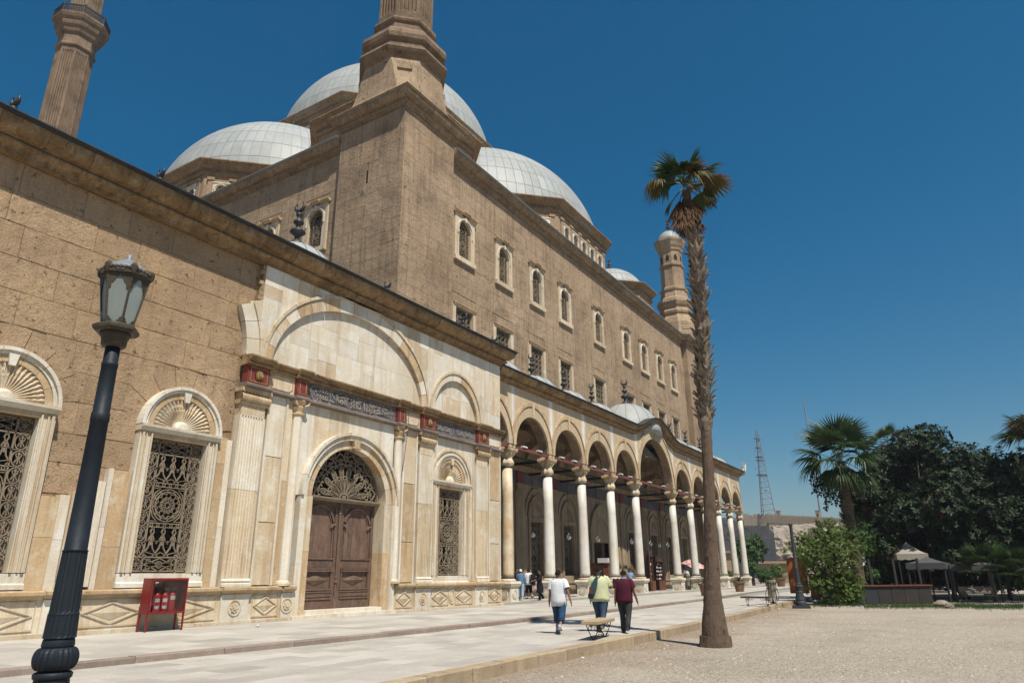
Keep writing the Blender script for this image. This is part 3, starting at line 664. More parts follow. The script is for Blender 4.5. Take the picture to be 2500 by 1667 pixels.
def frieze(x0, x1, rows, cart):
    y = YM-.05; bp = obj('inscription_panel', MB().box(x0, x1, y, YM+.1, 8.18, 8.865), M['blue'], cw)
    g = MB()
    for a, b2 in cart:
        g.strip(circ(b2-.30, 8.522, .30, 8, -PI/2, PI/2)+circ(a+.30, 8.522, .30, 8, PI/2, 1.5*PI), .028, y-.02, y+.01, True)
    r = random.Random(4)
    for x in (x0+.08, x1-.08):
        for i in range(26): g.plate(circ(x+r.uniform(-.07, .07), 8.52+r.uniform(-.3, .3), .022, 5), y-.018, y+.005)
    obj('cartouche_border', g, M['script'], bp)
    for txt, size, cx, cz, sx in rows:
        me = to_mesh_text(txt, size, .02)
        xs = [v.co.x for v in me.vertices]
        if not xs: continue
        wd = max(xs)-min(xs)
        me.transform(Matrix.Rotation(PI/2, 4, 'X') @ Matrix.Diagonal((sx/wd, 1, 1, 1)))
        obj('raised_script', me, M['script'], bp, (cx, y-.008, cz))
# pre-shaped letters (presentation forms in visual order)
T1 = '\ufee6\ufef4\ufeb4\ufef3\ufeaa\ufed8\ufee4\ufedf\u0627 \u064e\ufeae\ufe92\ufed7\ufb90 \ufe8e\ufef4\ufee7\ufeb0\ufef3 \u064f\ufee1\ufefc\ufeb4\ufee7'
T2 = '\ufea9\ufe8e\ufecc\ufedf\u0627 \ufe96\ufebb\ufeaf \ufe8d\ufef9 \ufedd\u06fe\ufed8\ufe90'
frieze(18.34, 23.70, [(T1[::1], .62, 21.05, 8.50, 4.7), (T2, .36, 21.0, 8.70, 4.2), ('\u0661\u0662\u0666\u0662', .20, 18.95, 8.34, .5)], [(18.55, 23.5)])
frieze(26.52, 30.10, [('\ufe96\ufed4\ufe90\ufef3 \ufe96\ufeb3\ufeae\ufe91', .5, 27.35, 8.52, 1.2), ('\ufe96\ufed8\ufe91\ufea9 \ufee6\ufe8e\ufee7\ufebf \ufe8e\ufee7\ufeae\ufeb4', .5, 29.20, 8.52, 1.35)], [(26.58, 28.15), (28.45, 30.02)])
# blind arches above, built of separate stones
def blind(cx, hwo, ho, hwi, hi, n, cz=9.24):
    for i in range(n):
        a0, a1 = PI*i/n+.0025, PI*(i+1)/n-.0025
        obj('arch_stone', MB().archring(cx, cz, hwi, hwo-.12, YM-.02-rnd.uniform(0, .006), YM+.3, a0, a1, 4, hi/hwi, (ho-.12)/(hwo-.12)), M[rnd.choice(['marble', 'marble_w', 'marble_w', 'marble_y'])], cw)
        obj('arch_moulding', MB().archring(cx, cz, hwo-.13, hwo, YM-.08, YM+.3, a0, a1, 4, (ho-.13)/(hwo-.13), ho/hwo), M['marble'], cw)
blind(21.12, 5.0, 3.95, 4.50, 3.25, 17); blind(28.46, 2.25, 2.45, 1.87, 1.95, 9)
# tympanum slabs, recessed
def tymp(cx, hwi, hi, rects):
    y = YM+.16
    for (x0, x1, z0, z1) in rects:
        def top(x):
            u = (x-cx)/(hwi+.1); return 9.24+(hi+.1)*math.sqrt(max(0, 1-u*u)) if abs(u) < 1 else 9.24
        pts = [x0+(x1-x0)*i/6 for i in range(7)]
        up = [(x+(.004 if i == 0 else -.004 if i == 6 else 0), min(z1-.004, top(x))) for i, x in enumerate(pts)]
        if max(z for _, z in up) < z0+.06: continue
        up = [(x, max(z, z0+.01)) for x, z in up]; lo = [(up[0][0], z0+.004), (up[-1][0], z0+.004)]
        obj('marble_slab', MB().plate(lo+up[::-1], y-rnd.uniform(0, .008), y+.2), M[rnd.choice(['marble_w', 'marble_w', 'marble_w', 'marble'])], cw)
rects = []
r = random.Random(21)
def guil(x0, x1, z0, z1, d):
    w_, h_ = x1-x0, z1-z0
    if d == 0 or (w_ < 1.3 and h_ < 1.0): rects.append((x0, x1, z0, z1)); return
    if w_ > h_*.9: m_ = x0+w_*r.uniform(.32, .68); guil(x0, m_, z0, z1, d-1); guil(m_, x1, z0, z1, d-1)
    else: m_ = z0+h_*r.uniform(.35, .65); guil(x0, x1, z0, m_, d-1); guil(x0, x1, m_, z1, d-1)
guil(16.5, 25.8, 9.24, 12.7, 5); tymp(21.12, 4.5, 3.25, rects)
rects = []; guil(26.5, 30.4, 9.24, 11.4, 3); tymp(28.46, 1.87, 1.95, rects)
obj('tympanum_back', MB().box(16.3, 32.6, YM+.18, YM+.4, 9.2, 13.3), M['marble'], cw)
# spandrel slabs above the blind arches
def two_arch(x):
    z = 9.24
    for cx, hw, h_ in ((21.12, 4.97, 3.93), (28.46, 2.23, 2.43)):
        u = (x-cx)/hw
        if abs(u) < 1: z = max(z, 9.24+h_*math.sqrt(1-u*u))
    return z
x = 15.92; r = random.Random(9)
while x < 32.6:
    xe = min(x+r.uniform(.45, 1.35), 32.62)
    if 32.62-xe < .35: xe = 32.62
    pts = [x+(xe-x)*i/5 for i in range(6)]; lo = [(q+(.004 if i == 0 else -.004 if i == 5 else 0), two_arch(q)) for i, q in enumerate(pts)]
    cuts = [13.12]; zmx = max(z for _, z in lo)
    if zmx < 11.9: cuts = [zmx+r.uniform(.4, .9), 12.4+r.uniform(-.2, .2), 13.12]
    for zt in cuts:
        if zt < max(z for _, z in lo)+.02 and zt < 13: continue
        hi = [(q, zt-.004) for q, _ in lo]
        obj('marble_slab', MB().plate(lo+hi[::-1], YM-r.uniform(0, .008), YM+.2), M[r.choice(['marble_w', 'marble_w', 'marble_w', 'marble'])], cw)
        lo = [(q, zt+.004) for q, _ in lo]
    x = xe
# broken springer of the next arch at the torn edge
for i in range(3):
    a0, a1 = R(.5+i*8.6), R(.5+(i+1)*8.6)-.004
    mb = MB().archring(11.0, 9.24, 4.42, 5.12, YM-.03, YM+.3, a0, a1, 4, .95, .95); obj('arch_stone', mb, M['marble_w'], cw)
    mb = MB().archring(11.0, 9.24, 4.98, 5.15, YM-.09, YM+.3, a0, a1, 4, .95, .95); obj('arch_moulding', mb, M['marble'], cw)
obj('marble_slab', MB().plate([(15.35, 11.35), (15.75, 10.6), (16.05, 9.26), (16.2, 9.26), (16.3, 10.6), (15.95, 11.6)], YM+.0, YM+.2), M['marble'], cw)
rg = random.Random(2)
for i in range(8):      # ragged core masonry along the tear
    z = 11.45+i*.215; xx = 15.9-.1*rg.random()
    obj('core_rubble', MB().cbox((xx, YS-.06, z), (.2*rg.uniform(.4, 1.2), .3, .2*rg.uniform(.7, 1.1)), rg.uniform(-.2, .2)), M['sand'], cw)
# eaves
cornice(cw, (2, YM, 14.0), (32.66, YM, 14.0), (0, -1), .95, .80, 1.45, (M['cornice'], M['flash']), n1=(1, -1), seed=4)
cornice(cw, (32.66, YM, 14.0), (32.66, 26.3, 14.0), (1, 0), .95, .80, 1.45, (M['cornice'], M['flash']), n0=(1, -1), seed=5)
obj('eaves_board', MB().box(2, 32.6, YM+.02, YS+.5, 13.06, 13.9), M['cornice'], cw)

# ---------------------------------------------------------------- door
dx, dz0, zs, hw = 21.24, .28, 4.45, 2.06
door = obj('door', MB().box(dx-hw-.02, dx+hw+.02, YM+.62, YM+.68, dz0, zs), M['wood'], cw)
for s in (-1, 1):
    x0, x1 = (dx-hw+.02, dx-.07) if s < 0 else (dx+.07, dx+hw-.02); y = YM+.62
    g = MB(); m_ = (x0+x1)/2; w_ = x1-x0
    for xx in (x0+.08, x1-.08): g.box(xx-.08, xx+.08, y-.06, y, dz0+.01, zs-.02)
    for za, zb in ((dz0+.01, .62), (.72, .95), (1.82, 2.12), (zs-.22, zs-.02)): g.box(x0+.16, x1-.16, y-.055, y, za, zb)
    obj('leaf_frame', g, M['wood'], door)
    nb = 6
    for i in range(nb):
        a = x0+.24+(w_-.48)*i/nb; obj('board', MB().box(a+.004, a+(w_-.48)/nb-.004, y-.012-rnd.uniform(0, .006), y, 2.13, zs-.23), M['wood'], door)
    g = MB(); r0 = (w_-.44)/2
    g.archring(m_, 3.45, r0-.06, r0+.03, y-.09, y, .25, PI-.25, 14, 1.0, 1.0); g.archring(m_, 3.45, r0-.13, r0-.09, y-.05, y, .3, PI-.3, 14)
    for q in (-1, 1):
        g.archring(m_+q*(r0+.02), 3.36, .10, .18, y-.09, y, PI*.0 if q < 0 else PI*.35, PI*.65 if q < 0 else PI, 8)
        g.box(m_+q*(r0-.05)-.02, m_+q*(r0-.05)+.02, y-.06, y, 2.13, 3.3)
    obj('arched_moulding', g, M['wood'], door)
    g = MB()
    for zz, pr in ((2.16, .09), (1.78, .08), (1.70, .11), (1.0, .10), (.92, .08), (.66, .09)): g.box(x0+.14, x1-.14, y-pr, y, zz-.03, zz+.03)
    for xx in (x0+.2, x1-.2): g.box(xx-.03, xx+.03, y-.09, y, 1.03, 1.67)
    a, b2 = x0+.32, x1-.32; n_ = 1.35
    g.add([(m_, y-.10, n_), (a, y-.012, n_), (m_, y-.012, n_-.22), (b2, y-.012, n_), (m_, y-.012, n_+.22)], [(0,1,2),(0,2,3),(0,3,4),(0,4,1)])
    obj('lozenge_moulding', g, M['wood'], door)
g = MB(); y = YM+.55
g.lathe([(.05, dz0+.4), (.05, 1.2), (.09, 1.25), (.09, 1.3), (.05, 1.34), (.06, 1.45), (.045, 1.5), (.05, 3.8), (.06, 3.85), (.09, 3.95), (.05, 4.0), (.09, 4.08), (.09, 4.4)], (dx, y, 0), 8)
g.box(dx-.10, dx+.10, y-.03, y+.07, dz0, .75); g.box(dx-.10, dx+.10, y-.03, y+.07, 4.1, zs)
obj('meeting_post', g, M['wood'], door)
obj('transom', sweep([((dx-hw-.12, YM+.36, zs+.0), (0, -1)), ((dx+hw+.12, YM+.36, zs+.0), (0, -1))], [(-.32, -.06), (.02, -.06), (.05, 0), (.10, .03), (.10, .09), (-.32, .09)]), M['iron'], door)
# fan grille
g = MB(); y0, y1 = YM+.40, YM+.45; cz = zs+.09; RR = 2.02; wd = .045
g.archring(dx, cz, RR-.02, RR+.10, y0-.02, y1+.1, 0, PI, 30); g.archring(dx, cz, .20, .27, y0-.01, y1, 0, PI, 16); g.archring(dx, cz, .42, .46, y0, y1, 0, PI, 20)
g.plate(circ(dx, cz+.06, .10, 10), y0-.03, y1)
pol = lambda r_, a: (dx+r_*math.cos(a), cz+r_*math.sin(a))
for i in range(8):
    a = PI*(i+.5)/8
    for q in (-1, 1):
        g.strip([pol(.27, a+q*.015), pol(.8, a+q*.055), pol(1.05, a+q*.10), pol(1.22, a+q*.085), pol(1.36, a)], wd, y0, y1)
        g.strip([pol(.46, a+q*.02), pol(.95, a+q*.03), pol(1.16, a+q*.05), pol(1.25, a)], wd*.6, y0, y1)
        g.strip([pol(1.36, a), pol(1.46, a+q*.08), pol(1.40, a+q*.14), pol(1.30, a+q*.12)], wd*.9, y0, y1)
        g.strip([pol(1.30, a+q*.14), pol(1.50, a+q*.196), pol(1.70, a+q*.14), pol(1.82, a+q*.06), pol(1.90, a)], wd*.9, y0, y1)
        g.strip([pol(1.36, a), pol(1.55, a+q*.05), pol(1.66, a+q*.14), pol(1.80, a+q*.196)], wd*.8, y0, y1)
    star(g, *pol(1.58, a), .09, y0, y1, wd*.6, 4); g.plate(circ(*pol(1.10, a), .045, 6), y0, y1); g.plate(circ(*pol(.85, a), .035, 6), y0, y1)
    g.strip([pol(1.82, a), pol(RR, a)], wd*.8, y0, y1)
for i in range(9):
    a = PI*i/8
    if 0 < i < 8:
        g.strip([pol(.46, a), pol(.78, a)], wd, y0, y1); g.strip(circ(*pol(.86, a), .08, 10), wd*.8, y0, y1, True); g.strip(circ(*pol(1.83, a), .10, 8), wd*.8, y0, y1, True); g.plate(circ(*pol(1.95, a), .04, 6), y0, y1)
for i in range(17):
    a = PI*i/16; g.strip([pol(.27, a), pol(.42, a)], wd*.6, y0, y1)
obj('fan_grille', g, M['iron'], door)
obj('fan_glass', MB().plate(circ(dx, zs, hw, 20, 0, PI), YM+.72, YM+.75), M['void'], door)
# marble door frame
fr = MB()
for q in (-1, 1):
    a, b2 = sorted((dx+q*hw, dx+q*(hw+.40)))
    for za, zb in ((-.1, 2.4), (2.405, zs)): obj('door_jamb', MB().box(a, b2, YM-.02, YM+.72, za, zb), M['marble_y'] if zb < 3 else M['marble'], door)
    a, b2 = sorted((dx+q*(hw+.40), dx+q*(hw+.70)))
    for za, zb in ((-.1, 1.9), (1.905, zs)): obj('outer_jamb', MB().box(a, b2, YM-.14, YM+.3, za, zb), M['marble_w'], door)
n = 11
for i in range(n):
    a0, a1 = PI*i/n+.003, PI*(i+1)/n-.003
    obj('door_voussoir', MB().archring(dx, zs, hw+.06, hw+.40, YM-.02, YM+.72, a0, a1, 4), M[rnd.choice(['marble', 'marble_y'])], door)
    obj('outer_voussoir', MB().archring(dx, zs, hw+.402, hw+.62, YM-.14, YM+.3, a0, a1, 4).archring(dx, zs, hw+.60, hw+.72, YM-.22, YM+.3, a0, a1, 4), M[rnd.choice(['marble_w', 'marble_w', 'marble'])], door)
g = MB().plate([(dx-.12, zs+hw-.05), (dx+.12, zs+hw-.05), (dx+.2, zs+hw+.42), (dx-.2, zs+hw+.42)], YM-.2, YM)
for i in range(5): g.plate(circ(dx+.07*(i-2), zs+hw+.02-.03*abs(i-2)*-1, .06, 6), YM-.25, YM-.1)
obj('keystone', g, M['marble_y'], door)
obj('threshold', MB().box(dx-hw-.75, dx+hw+.75, YM-.28, YM+.7, -.1, .13).box(dx-hw, dx+hw, YM-.12, YM+.7, .13, .28), M['marble_w'], door)
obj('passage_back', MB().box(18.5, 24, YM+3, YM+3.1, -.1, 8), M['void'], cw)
# loose electric cables over the frieze
cab = MB(); 
def sag(a, b2, s, n=10): return [(a[0]+(b2[0]-a[0])*i/n, a[1]+(b2[1]-a[1])*i/n, a[2]+(b2[2]-a[2])*i/n-s*4*(i/n)*(1-i/n)) for i in range(n+1)]
cab.tube(sag((18.6, YM-.34, 9.2), (21.0, YM-.3, 8.62), .05), .014, 4); cab.tube(sag((21.0, YM-.3, 8.62), (24.2, YM-.36, 9.22), .12), .014, 4); cab.tube([(24.3, YM-.36, 9.2), (24.32, YM-.3, 8.0), (24.28, YM-.12, 6.0)], .012, 4)
obj('loose_cable', cab, M['iron_g'], cw)
# ================================================================ prayer hall
YB, XC = 26.35, 29.0
hall = thing('prayer_hall', 'tall brown stone mosque hall with pale lead domes and arched windows', 'building', (58, 55, 0), world=True)
UPX = [35.93, 41.08, 46.13, 51.09, 58.0, 64.78, 69.69, 74.5, 79.04]
LOX = [36.0, 40.95, 45.95, 50.85, 57.6, 64.85, 69.3, 73.9, 78.5]
GRX = [35.5, 40.5, 45.4, 50.4, 63.2, 68.8, 73.4, 78.0]
hb = [(x-.72, x+.72, 22.6, 25.5) for x in UPX]+[(x-1.05, x+1.05, 14.45, 18.85) for x in LOX]
hg = [(x-.92, x+.92, 1.4, 5.26) for x in GRX]+[(54.75, 58.05, 0, 4.1)]
def split_walls(holes, name, m, z0, z1):
    obj(name, wall_holes(MB(), 29.0, 86.5, YB+.02, YB+.8, z0, z1, holes), m, hall)
split_walls(hb, 'upper_wall', M['brown'], 13.0, 29.7)
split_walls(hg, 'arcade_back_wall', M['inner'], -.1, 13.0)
CWY = [33.9, 38.9, 43.9]
mb = wall_holes(MB(), 27.0, 84, .02, .8, 13.0, 29.7, [(y-.72, y+.72, 22.6, 25.5) for y in CWY])
mb.v = [(XC+y, x, z) for x, y, z in mb.v]; obj('side_wall', mb, M['brown'], hall)
obj('far_wall', MB().box(85.6, 86.5, 27.2, 84, 0, 29.7), M['brown'], hall)
obj('roof', MB().box(29.3, 86.3, 26.7, 84, 29.5, 29.95), M['brown'], hall)
fh = [(x-1.2, x+1.2, 22.25, 25.85) for x in UPX]+[(x-1.38, x+1.38, 14.2, 19.1) for x in LOX]
rB = [('y',)+q for q in ashlar(34.0, 85.5, 13.4, 29.5, .80, 1.6, fh, 31)]
rC = [('x',)+q for q in ashlar(31.75, 60, 17.0, 29.5, .80, 1.6, [(y-1.2, y+1.2, 22.25, 25.85) for y in CWY], 32)]
allr = sorted(rB+rC, key=lambda q: (math.hypot(q[1], YB) if q[0] == 'y' else math.hypot(XC, q[1])+6))
near, far = allr[:300], allr[300:]
lay(hall, [q[1:] for q in near if q[0] == 'y'], YB, 'brown', 'y', 999, seed=3, pr=.012)
lay(hall, [q[1:] for q in near if q[0] == 'x'], XC, 'brown', 'x', 999, seed=4, pr=.012)
lay(hall, [q[1:] for q in far if q[0] == 'y'], YB, 'brown', 'y', 0, seed=5, pr=.012)
lay(hall, [q[1:] for q in far if q[0] == 'x'], XC, 'brown', 'x', 0, seed=6, pr=.012)
def arch_plate(mb, hwi, spr, hwo, zt, y0, y1, n=10, k=1.0):
    for i in range(n):
        xa, xb = -hwi+2*hwi*i/n, -hwi+2*hwi*(i+1)/n
        f = lambda x: spr+k*math.sqrt(max(0, hwi*hwi-x*x))
        mb.plate([(xa, f(xa)), (xb, f(xb)), (xb, zt), (xa, zt)], y0, y1)
    for s in (-1, 1):
        a, b2 = sorted((s*hwi, s*hwo)); mb.box(a, b2, y0, y1, spr, zt)
    return mb
# shared window meshes
def lattice(hw, z0, z1, arched, y=.22):
    g = MB(); y0, y1 = y, y+.04; wd = .035; H = z1-z0
    spr = z1-hw if arched else z1
    for x in (-hw+.02, -hw*.52, hw*.52, hw-.02): g.strip([(x, z0), (x, z1 if not arched else spr+math.sqrt(max(0, hw*hw-x*x)))], wd*1.2, y0, y1)
    n = int(H/.42)
    for i in range(n+1):
        z = z0+H*i/n
        if z <= spr+.1: g.strip([(-hw, z), (hw, z)], wd, y0, y1)
    for i in range(n):
        z = z0+H*(i+.5)/n
        for cx, rr in ((-hw*.76, hw*.2), (hw*.76, hw*.2), (-hw*.26, hw*.2), (hw*.26, hw*.2)):
            if not arched or math.hypot(cx, max(0, z-spr)) < hw*.95: g.strip(circ(cx, z, rr, 8), wd, y0, y1, True)
        if i % 2: g.strip([(-hw*.5, z), (0, z+.18), (hw*.5, z), (0, z-.18)], wd, y0, y1, True)
    cz = (z0+spr)/2
    for rr in (hw*.46, hw*.3): g.strip(circ(0, cz, rr, 14), wd*1.4, y0-.005, y1, True)
    if arched: g.archring(0, spr, hw-.05, hw+.02, y0, y1, 0, PI, 14)
    return g.mesh('grille')
def upper_window_set():
    d = {}
    d['pane'] = MB().box(-.8, .8, .45, .5, 22.5, 25.6).mesh('pane'); d['grille'] = lattice(.69, 22.62, 25.52, True, .12)
    f = MB(); arch_plate(f, .71, 24.82, 1.18, 25.86, -.10, .4)
    for s in (-1, 1):
        a, b2 = sorted((s*.71, s*1.18)); f.box(a, b2, -.10, .4, 22.58, 23.6); f.box(a, b2, -.097, .4, 23.607, 24.813)
    d['frame'] = f.mesh('frame')
    f = MB().archring(0, 24.82, .80, .90, -.17, -.05, 0, PI, 14)
    for s in (-1, 1): f.box(s*.85-.05, s*.85+.05, -.17, -.05, 24.4, 24.82)
    f.plate([(-.08, 25.48), (.08, 25.48), (.13, 25.85), (-.13, 25.85)], -.2, -.05); d['arch_moulding'] = f.mesh('arch_moulding')
    d['sill'] = MB().box(-1.22, 1.22, -.22, .4, 22.24, 22.575).mesh('sill')
    h_ = MB().rings([[(x, y, z+dz) for y, z in ((-.10, 25.87), (-.16, 25.90), (-.22, 25.98), (-.32, 26.02), (-.32, 26.07), (.05, 26.1))] for x, dz in ((-1.32, 0), (-.4, .0))], True, True, True)
    h_.rings([[(x, y-.06, z+.10) for y, z in ((-.10, 25.87), (-.16, 25.90), (-.22, 25.98), (-.32, 26.02), (-.32, 26.07), (.05, 26.1))] for x in (-.40, .40)], True, True, True)
    h_.rings([[(x, y, z) for y, z in ((-.10, 25.87), (-.16, 25.90), (-.22, 25.98), (-.32, 26.02), (-.32, 26.07), (.05, 26.1))] for x in (.4, 1.32)], True, True, True)
    d['hood'] = h_.mesh('hood'); return d
def lower_window_set():
    d = {}; d['pane'] = MB().box(-1.05, 1.05, .45, .5, 14.4, 18.9).mesh('pane'); d['grille'] = lattice(.98, 14.5, 18.8, False, .12)
    f = MB()
    for s in (-1, 1):
        a, b2 = sorted((s*1.0, s*1.36)); f.box(a, b2, -.10, .4, 14.3, 18.8)
    f.box(-1.36, 1.36, -.10, .4, 18.805, 19.08); d['frame'] = f.mesh('frame')
    h_ = MB()
    for i in range(3): h_.box(-1.36+.06*i, 1.36-.06*i, -.2+.03*i, -.08, 19.0-.085*i, 19.07-.085*i)
    d['hood'] = h_.mesh('hood'); d['sill'] = MB().box(-1.4, 1.4, -.2, .4, 14.0, 14.295).mesh('sill'); return d
WM = {'pane': M['glass'], 'grille': M['iron'], 'frame': M['marble'], 'arch_moulding': M['marble_w'], 'sill': M['marble'], 'hood': M['marble_y']}
def place_window(ds, loc, rot, parent):
    wn = obj('window', ds['pane'], M['glass'], parent, loc, rot)
    for k, me in ds.items():
        if k != 'pane': obj(k, me, WM[k], wn)
    return wn
uw, lw = upper_window_set(), lower_window_set()
for x in UPX: place_window(uw, (x, YB, 0), None, hall)
for x in LOX: place_window(lw, (x, YB, 0), None, hall)
for y in CWY: place_window(uw, (XC, y, 0), (0, 0, -PI/2), hall)
# window and door behind the arcade
def ground_window_set():
    d = {}; hw = .86; d['pane'] = MB().box(-.95, .95, .5, .55, 1.3, 5.3).mesh('pane'); d['grille'] = lattice(hw, 1.47, 5.18, False, .26)
    f = MB()
    for s in (-1, 1):
        for a, b2, yy in ((hw, hw+.22, -.04), (hw+.24, hw+.34, -.09), (1.55, 1.75, -.06), (1.85, 2.2, -.12)):
            a_, b_ = sorted((s*a, s*b2)); f.box(a_, b_, yy, .45, 1.15, 5.2 if a < 1.5 else 5.6 if a < 1.8 else 7.2)
    f.box(-hw-.36, hw+.36, -.08, .45, 5.2, 5.5)
    for ri, ro, yy in ((.86, 1.2, -.05), (1.22, 1.32, -.12), (1.55, 1.76, -.08)):
        f.archring(0, 5.5, ri, ro, yy, .2, 0, PI, 16, 1.2, 1.2)
    f.box(-1.25, 1.25, -.16, .45, 1.0, 1.44); d['frame'] = f.mesh('frame')
    th = MB(); relief_panel_y(th, 0, 5.5, .08, .86, shell_fn(16, .09), 10, 96, ri=.2); th.v = [(x, y, 5.5+(z-5.5)*1.2) for x, y, z in th.v]; d['hood'] = th.mesh('hood')
    return d
gw = ground_window_set(); WM2 = dict(WM)
for x in GRX:
    wn = obj('window', gw['pane'], M['glass'], hall, (x, YB, 0)); obj('grille', gw['grille'], M['iron'], wn); obj('frame', gw['frame'], M['inner'], wn); obj('shell_relief', gw['hood'], M['inner'], wn)
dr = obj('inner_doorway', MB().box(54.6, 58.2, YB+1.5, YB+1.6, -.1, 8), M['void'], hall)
f = MB(); f.v = []
for s in (-1, 1):
    a, b2 = sorted((56.4+s*1.65, 56.4+s*2.1)); f.box(a, b2, YB-.1, YB+.5, -.1, 4.2)
f.archring(56.4, 4.2, 1.65, 2.1, YB-.1, YB+.5, 0, PI, 18, 1.15, 1.2).archring(56.4, 4.2, 2.12, 2.35, YB-.18, YB+.2, 0, PI, 18, 1.2, 1.3)
obj('door_frame', f, M['inner'], dr)
f = MB(); f.box(54.75, 58.05, YB+.25, YB+.4, 4.1, 4.25)
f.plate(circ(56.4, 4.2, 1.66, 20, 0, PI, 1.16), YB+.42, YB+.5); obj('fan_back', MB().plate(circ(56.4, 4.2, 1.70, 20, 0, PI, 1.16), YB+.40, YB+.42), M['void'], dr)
f = MB().box(54.75, 58.05, YB+.25, YB+.4, 4.1, 4.25)
for i in range(9):
    a = PI*(i+.5)/9
    f.strip([(56.4+.3*math.cos(a), 4.25+.3*math.sin(a)), (56.4+1.6*math.cos(a), 4.25+1.85*math.sin(a))], .06, YB+.3, YB+.34)
    for rr in (.7, 1.0, 1.3, 1.5): f.strip(circ(56.4+rr*math.cos(a), 4.25+rr*1.15*math.sin(a), .12*rr, 8), .045, YB+.3, YB+.34, True)
obj('fan_grille', f, M['iron'], dr)
# inner frieze and cornice
for x0, x1 in ((33, 54.0), (58.8, 86)):
    obj('inner_frieze', MB().box(x0, x1, YB-.10, YB+.05, 7.75, 8.6), M['blue'], hall)
obj('inner_frieze', MB().box(54.0, 58.8, YB-.12, YB+.05, 7.75, 8.6), M['blue'], hall)
obj('inner_cornice', sweep([((33, YB, 0), (0, -1)), ((86, YB, 0), (0, -1))], [(0, 8.6), (.16, 8.62), (.30, 8.8), (.38, 8.92), (.38, 9.0), (0, 9.05)]), M['vault'], hall)
obj('inner_plinth', sweep([((33, YB, 0), (0, -1)), ((54.2, YB, 0), (0, -1))], [(0, 0), (.18, 0), (.18, .85), (.25, .9), (.25, 1.0), (0, 1.04)]), M['inner'], hall)
obj('inner_plinth', sweep([((58.6, YB, 0), (0, -1)), ((86, YB, 0), (0, -1))], [(0, 0), (.18, 0), (.18, .85), (.25, .9), (.25, 1.0), (0, 1.04)]), M['inner'], hall)
for x in [33.0, 37.9, 42.9, 47.9, 53.3, 59.6, 60.9, 66.0, 71.1, 75.7, 80.4]:
    obj('inner_pilaster', fluted(x-.42, x+.42, 1.04, 7.4, YB-.16, 6, None, .03, .3), M['inner'], hall)
    obj('inner_capital', MB().box(x-.5, x+.5, YB-.26, YB+.02, 7.4, 7.74), M['inner'], hall)
    obj('frieze_block', MB().box(x-.42, x+.42, YB-.2, YB+.02, 7.76, 8.58), M['red'], hall)
# cornices of the hall
cornice(hall, (33.96, YB, 30.4), (86.2, YB, 30.4), (0, -1), 1.0, .78, 1.2, (M['cornice_b'], M['leadseam']), seed=8)
cornice(hall, (XC, 31.7, 30.4), (XC, 70, 30.4), (-1, 0), 1.0, .78, 1.2, (M['cornice_b'], M['leadseam']), seed=9)
# ---------------------------------------------------------------- drums and domes
def octa(cx, cy, ap, rot=0, n=8):
    rr = ap/math.cos(PI/n); return [(cx+rr*math.cos(PI/n+2*PI*i/n+rot), cy+rr*math.sin(PI/n+2*PI*i/n+rot)) for i in range(n)]
def octprof(cx, cy, prof, n=8, rot=0):
    mb = MB(); mb.rings([[(x, y, z) for x, y in octa(cx, cy, ap, rot, n)] for ap, z in prof], True, True, True); return mb
def lead_dome(name, cx, cy, zc, Rr, z0, nm, rows, view, limit, mats=None, k=1.0):
    """dome of lead sheets; sheets facing the view angle are separate parts"""
    th0 = math.asin(min(1, (z0-zc)/(Rr*k))); mb = MB()
    mb.lathe([((Rr-.03)*math.cos(t), (Rr-.03)*k*math.sin(t)) for t in [th0+(PI/2-th0)*i/14 for i in range(14)]]+[(.05, (Rr-.03)*k)], (cx, cy, zc), nm, 0)
    dm = obj(name, mb, M['leadseam'], hall, smooth=True)
    rest = MB(); cnt = 0
    for rw in range(rows):
        t0, t1 = th0+(PI/2-th0)*.93*(rw/rows)**1.05, th0+(PI/2-th0)*.93*((rw+1)/rows)**1.05; da = 2*PI/nm
        g0, g1 = .0016*14/Rr, .0014*14/Rr
        p = MB(); grid = []
        for i in range(4):
            t = t0+g0+(t1-t0-2*g0)*i/3
            grid.append([(Rr*math.cos(t)*math.cos(a), Rr*math.cos(t)*math.sin(a), Rr*k*math.sin(t)) for a in [-da/2+g1+(da-2*g1)*j/2 for j in range(3)]])
        p.rings(grid, closed=False); me = None
        for m_ in range(nm):
            a = da*m_; dif = (a-view+PI) % (2*PI)-PI
            if abs(dif) < R(88) and cnt < limit:
                if me is None: me = p.mesh('lead_sheet', True); me.materials.append(M['lead'])
                obj('lead_sheet', me, None, dm, (cx, cy, zc), (0, 0, a)); cnt += 1
            else:
                c, s = math.cos(a), math.sin(a); rest.add([(cx+x*c-y*s, cy+x*s+y*c, zc+z) for x, y, z in p.v], p.f)
    obj('lead_sheets_behind', rest, M['lead'], dm, kind='stuff', smooth=True)
    top = MB().lathe([(Rr*math.cos(t), Rr*k*math.sin(t)) for t in [th0+(PI/2-th0)*(.925+.075*i/4) for i in range(4)]]+[(.02, Rr*k)], (cx, cy, zc), nm, 0); obj('dome_cap', top, M['lead'], dm, smooth=True)
    return dm
def finial_mesh():
    g = MB().lathe([(.34, 0), (.30, .12), (.16, .22), (.10, .30), (.10, .42), (.30, .58), (.26, .66), (.10, .76), (.08, .88), (.20, .98), (.20, 1.04), (.08, 1.14), (.07, 1.24), (.13, 1.32), (.12, 1.38), (.05, 1.44), (.05, 1.5)], n=12)
    cres = circ(0, 1.70, .21, 16, R(-235), R(55)); w_ = [.012+.075*math.sin(PI*i/16) for i in range(17)]
    g.tube([(x, 0, z) for x, z in cres], w_, 6); return g.mesh('finial', True)
FIN = finial_mesh(); FIN.materials.append(M['iron_g'])
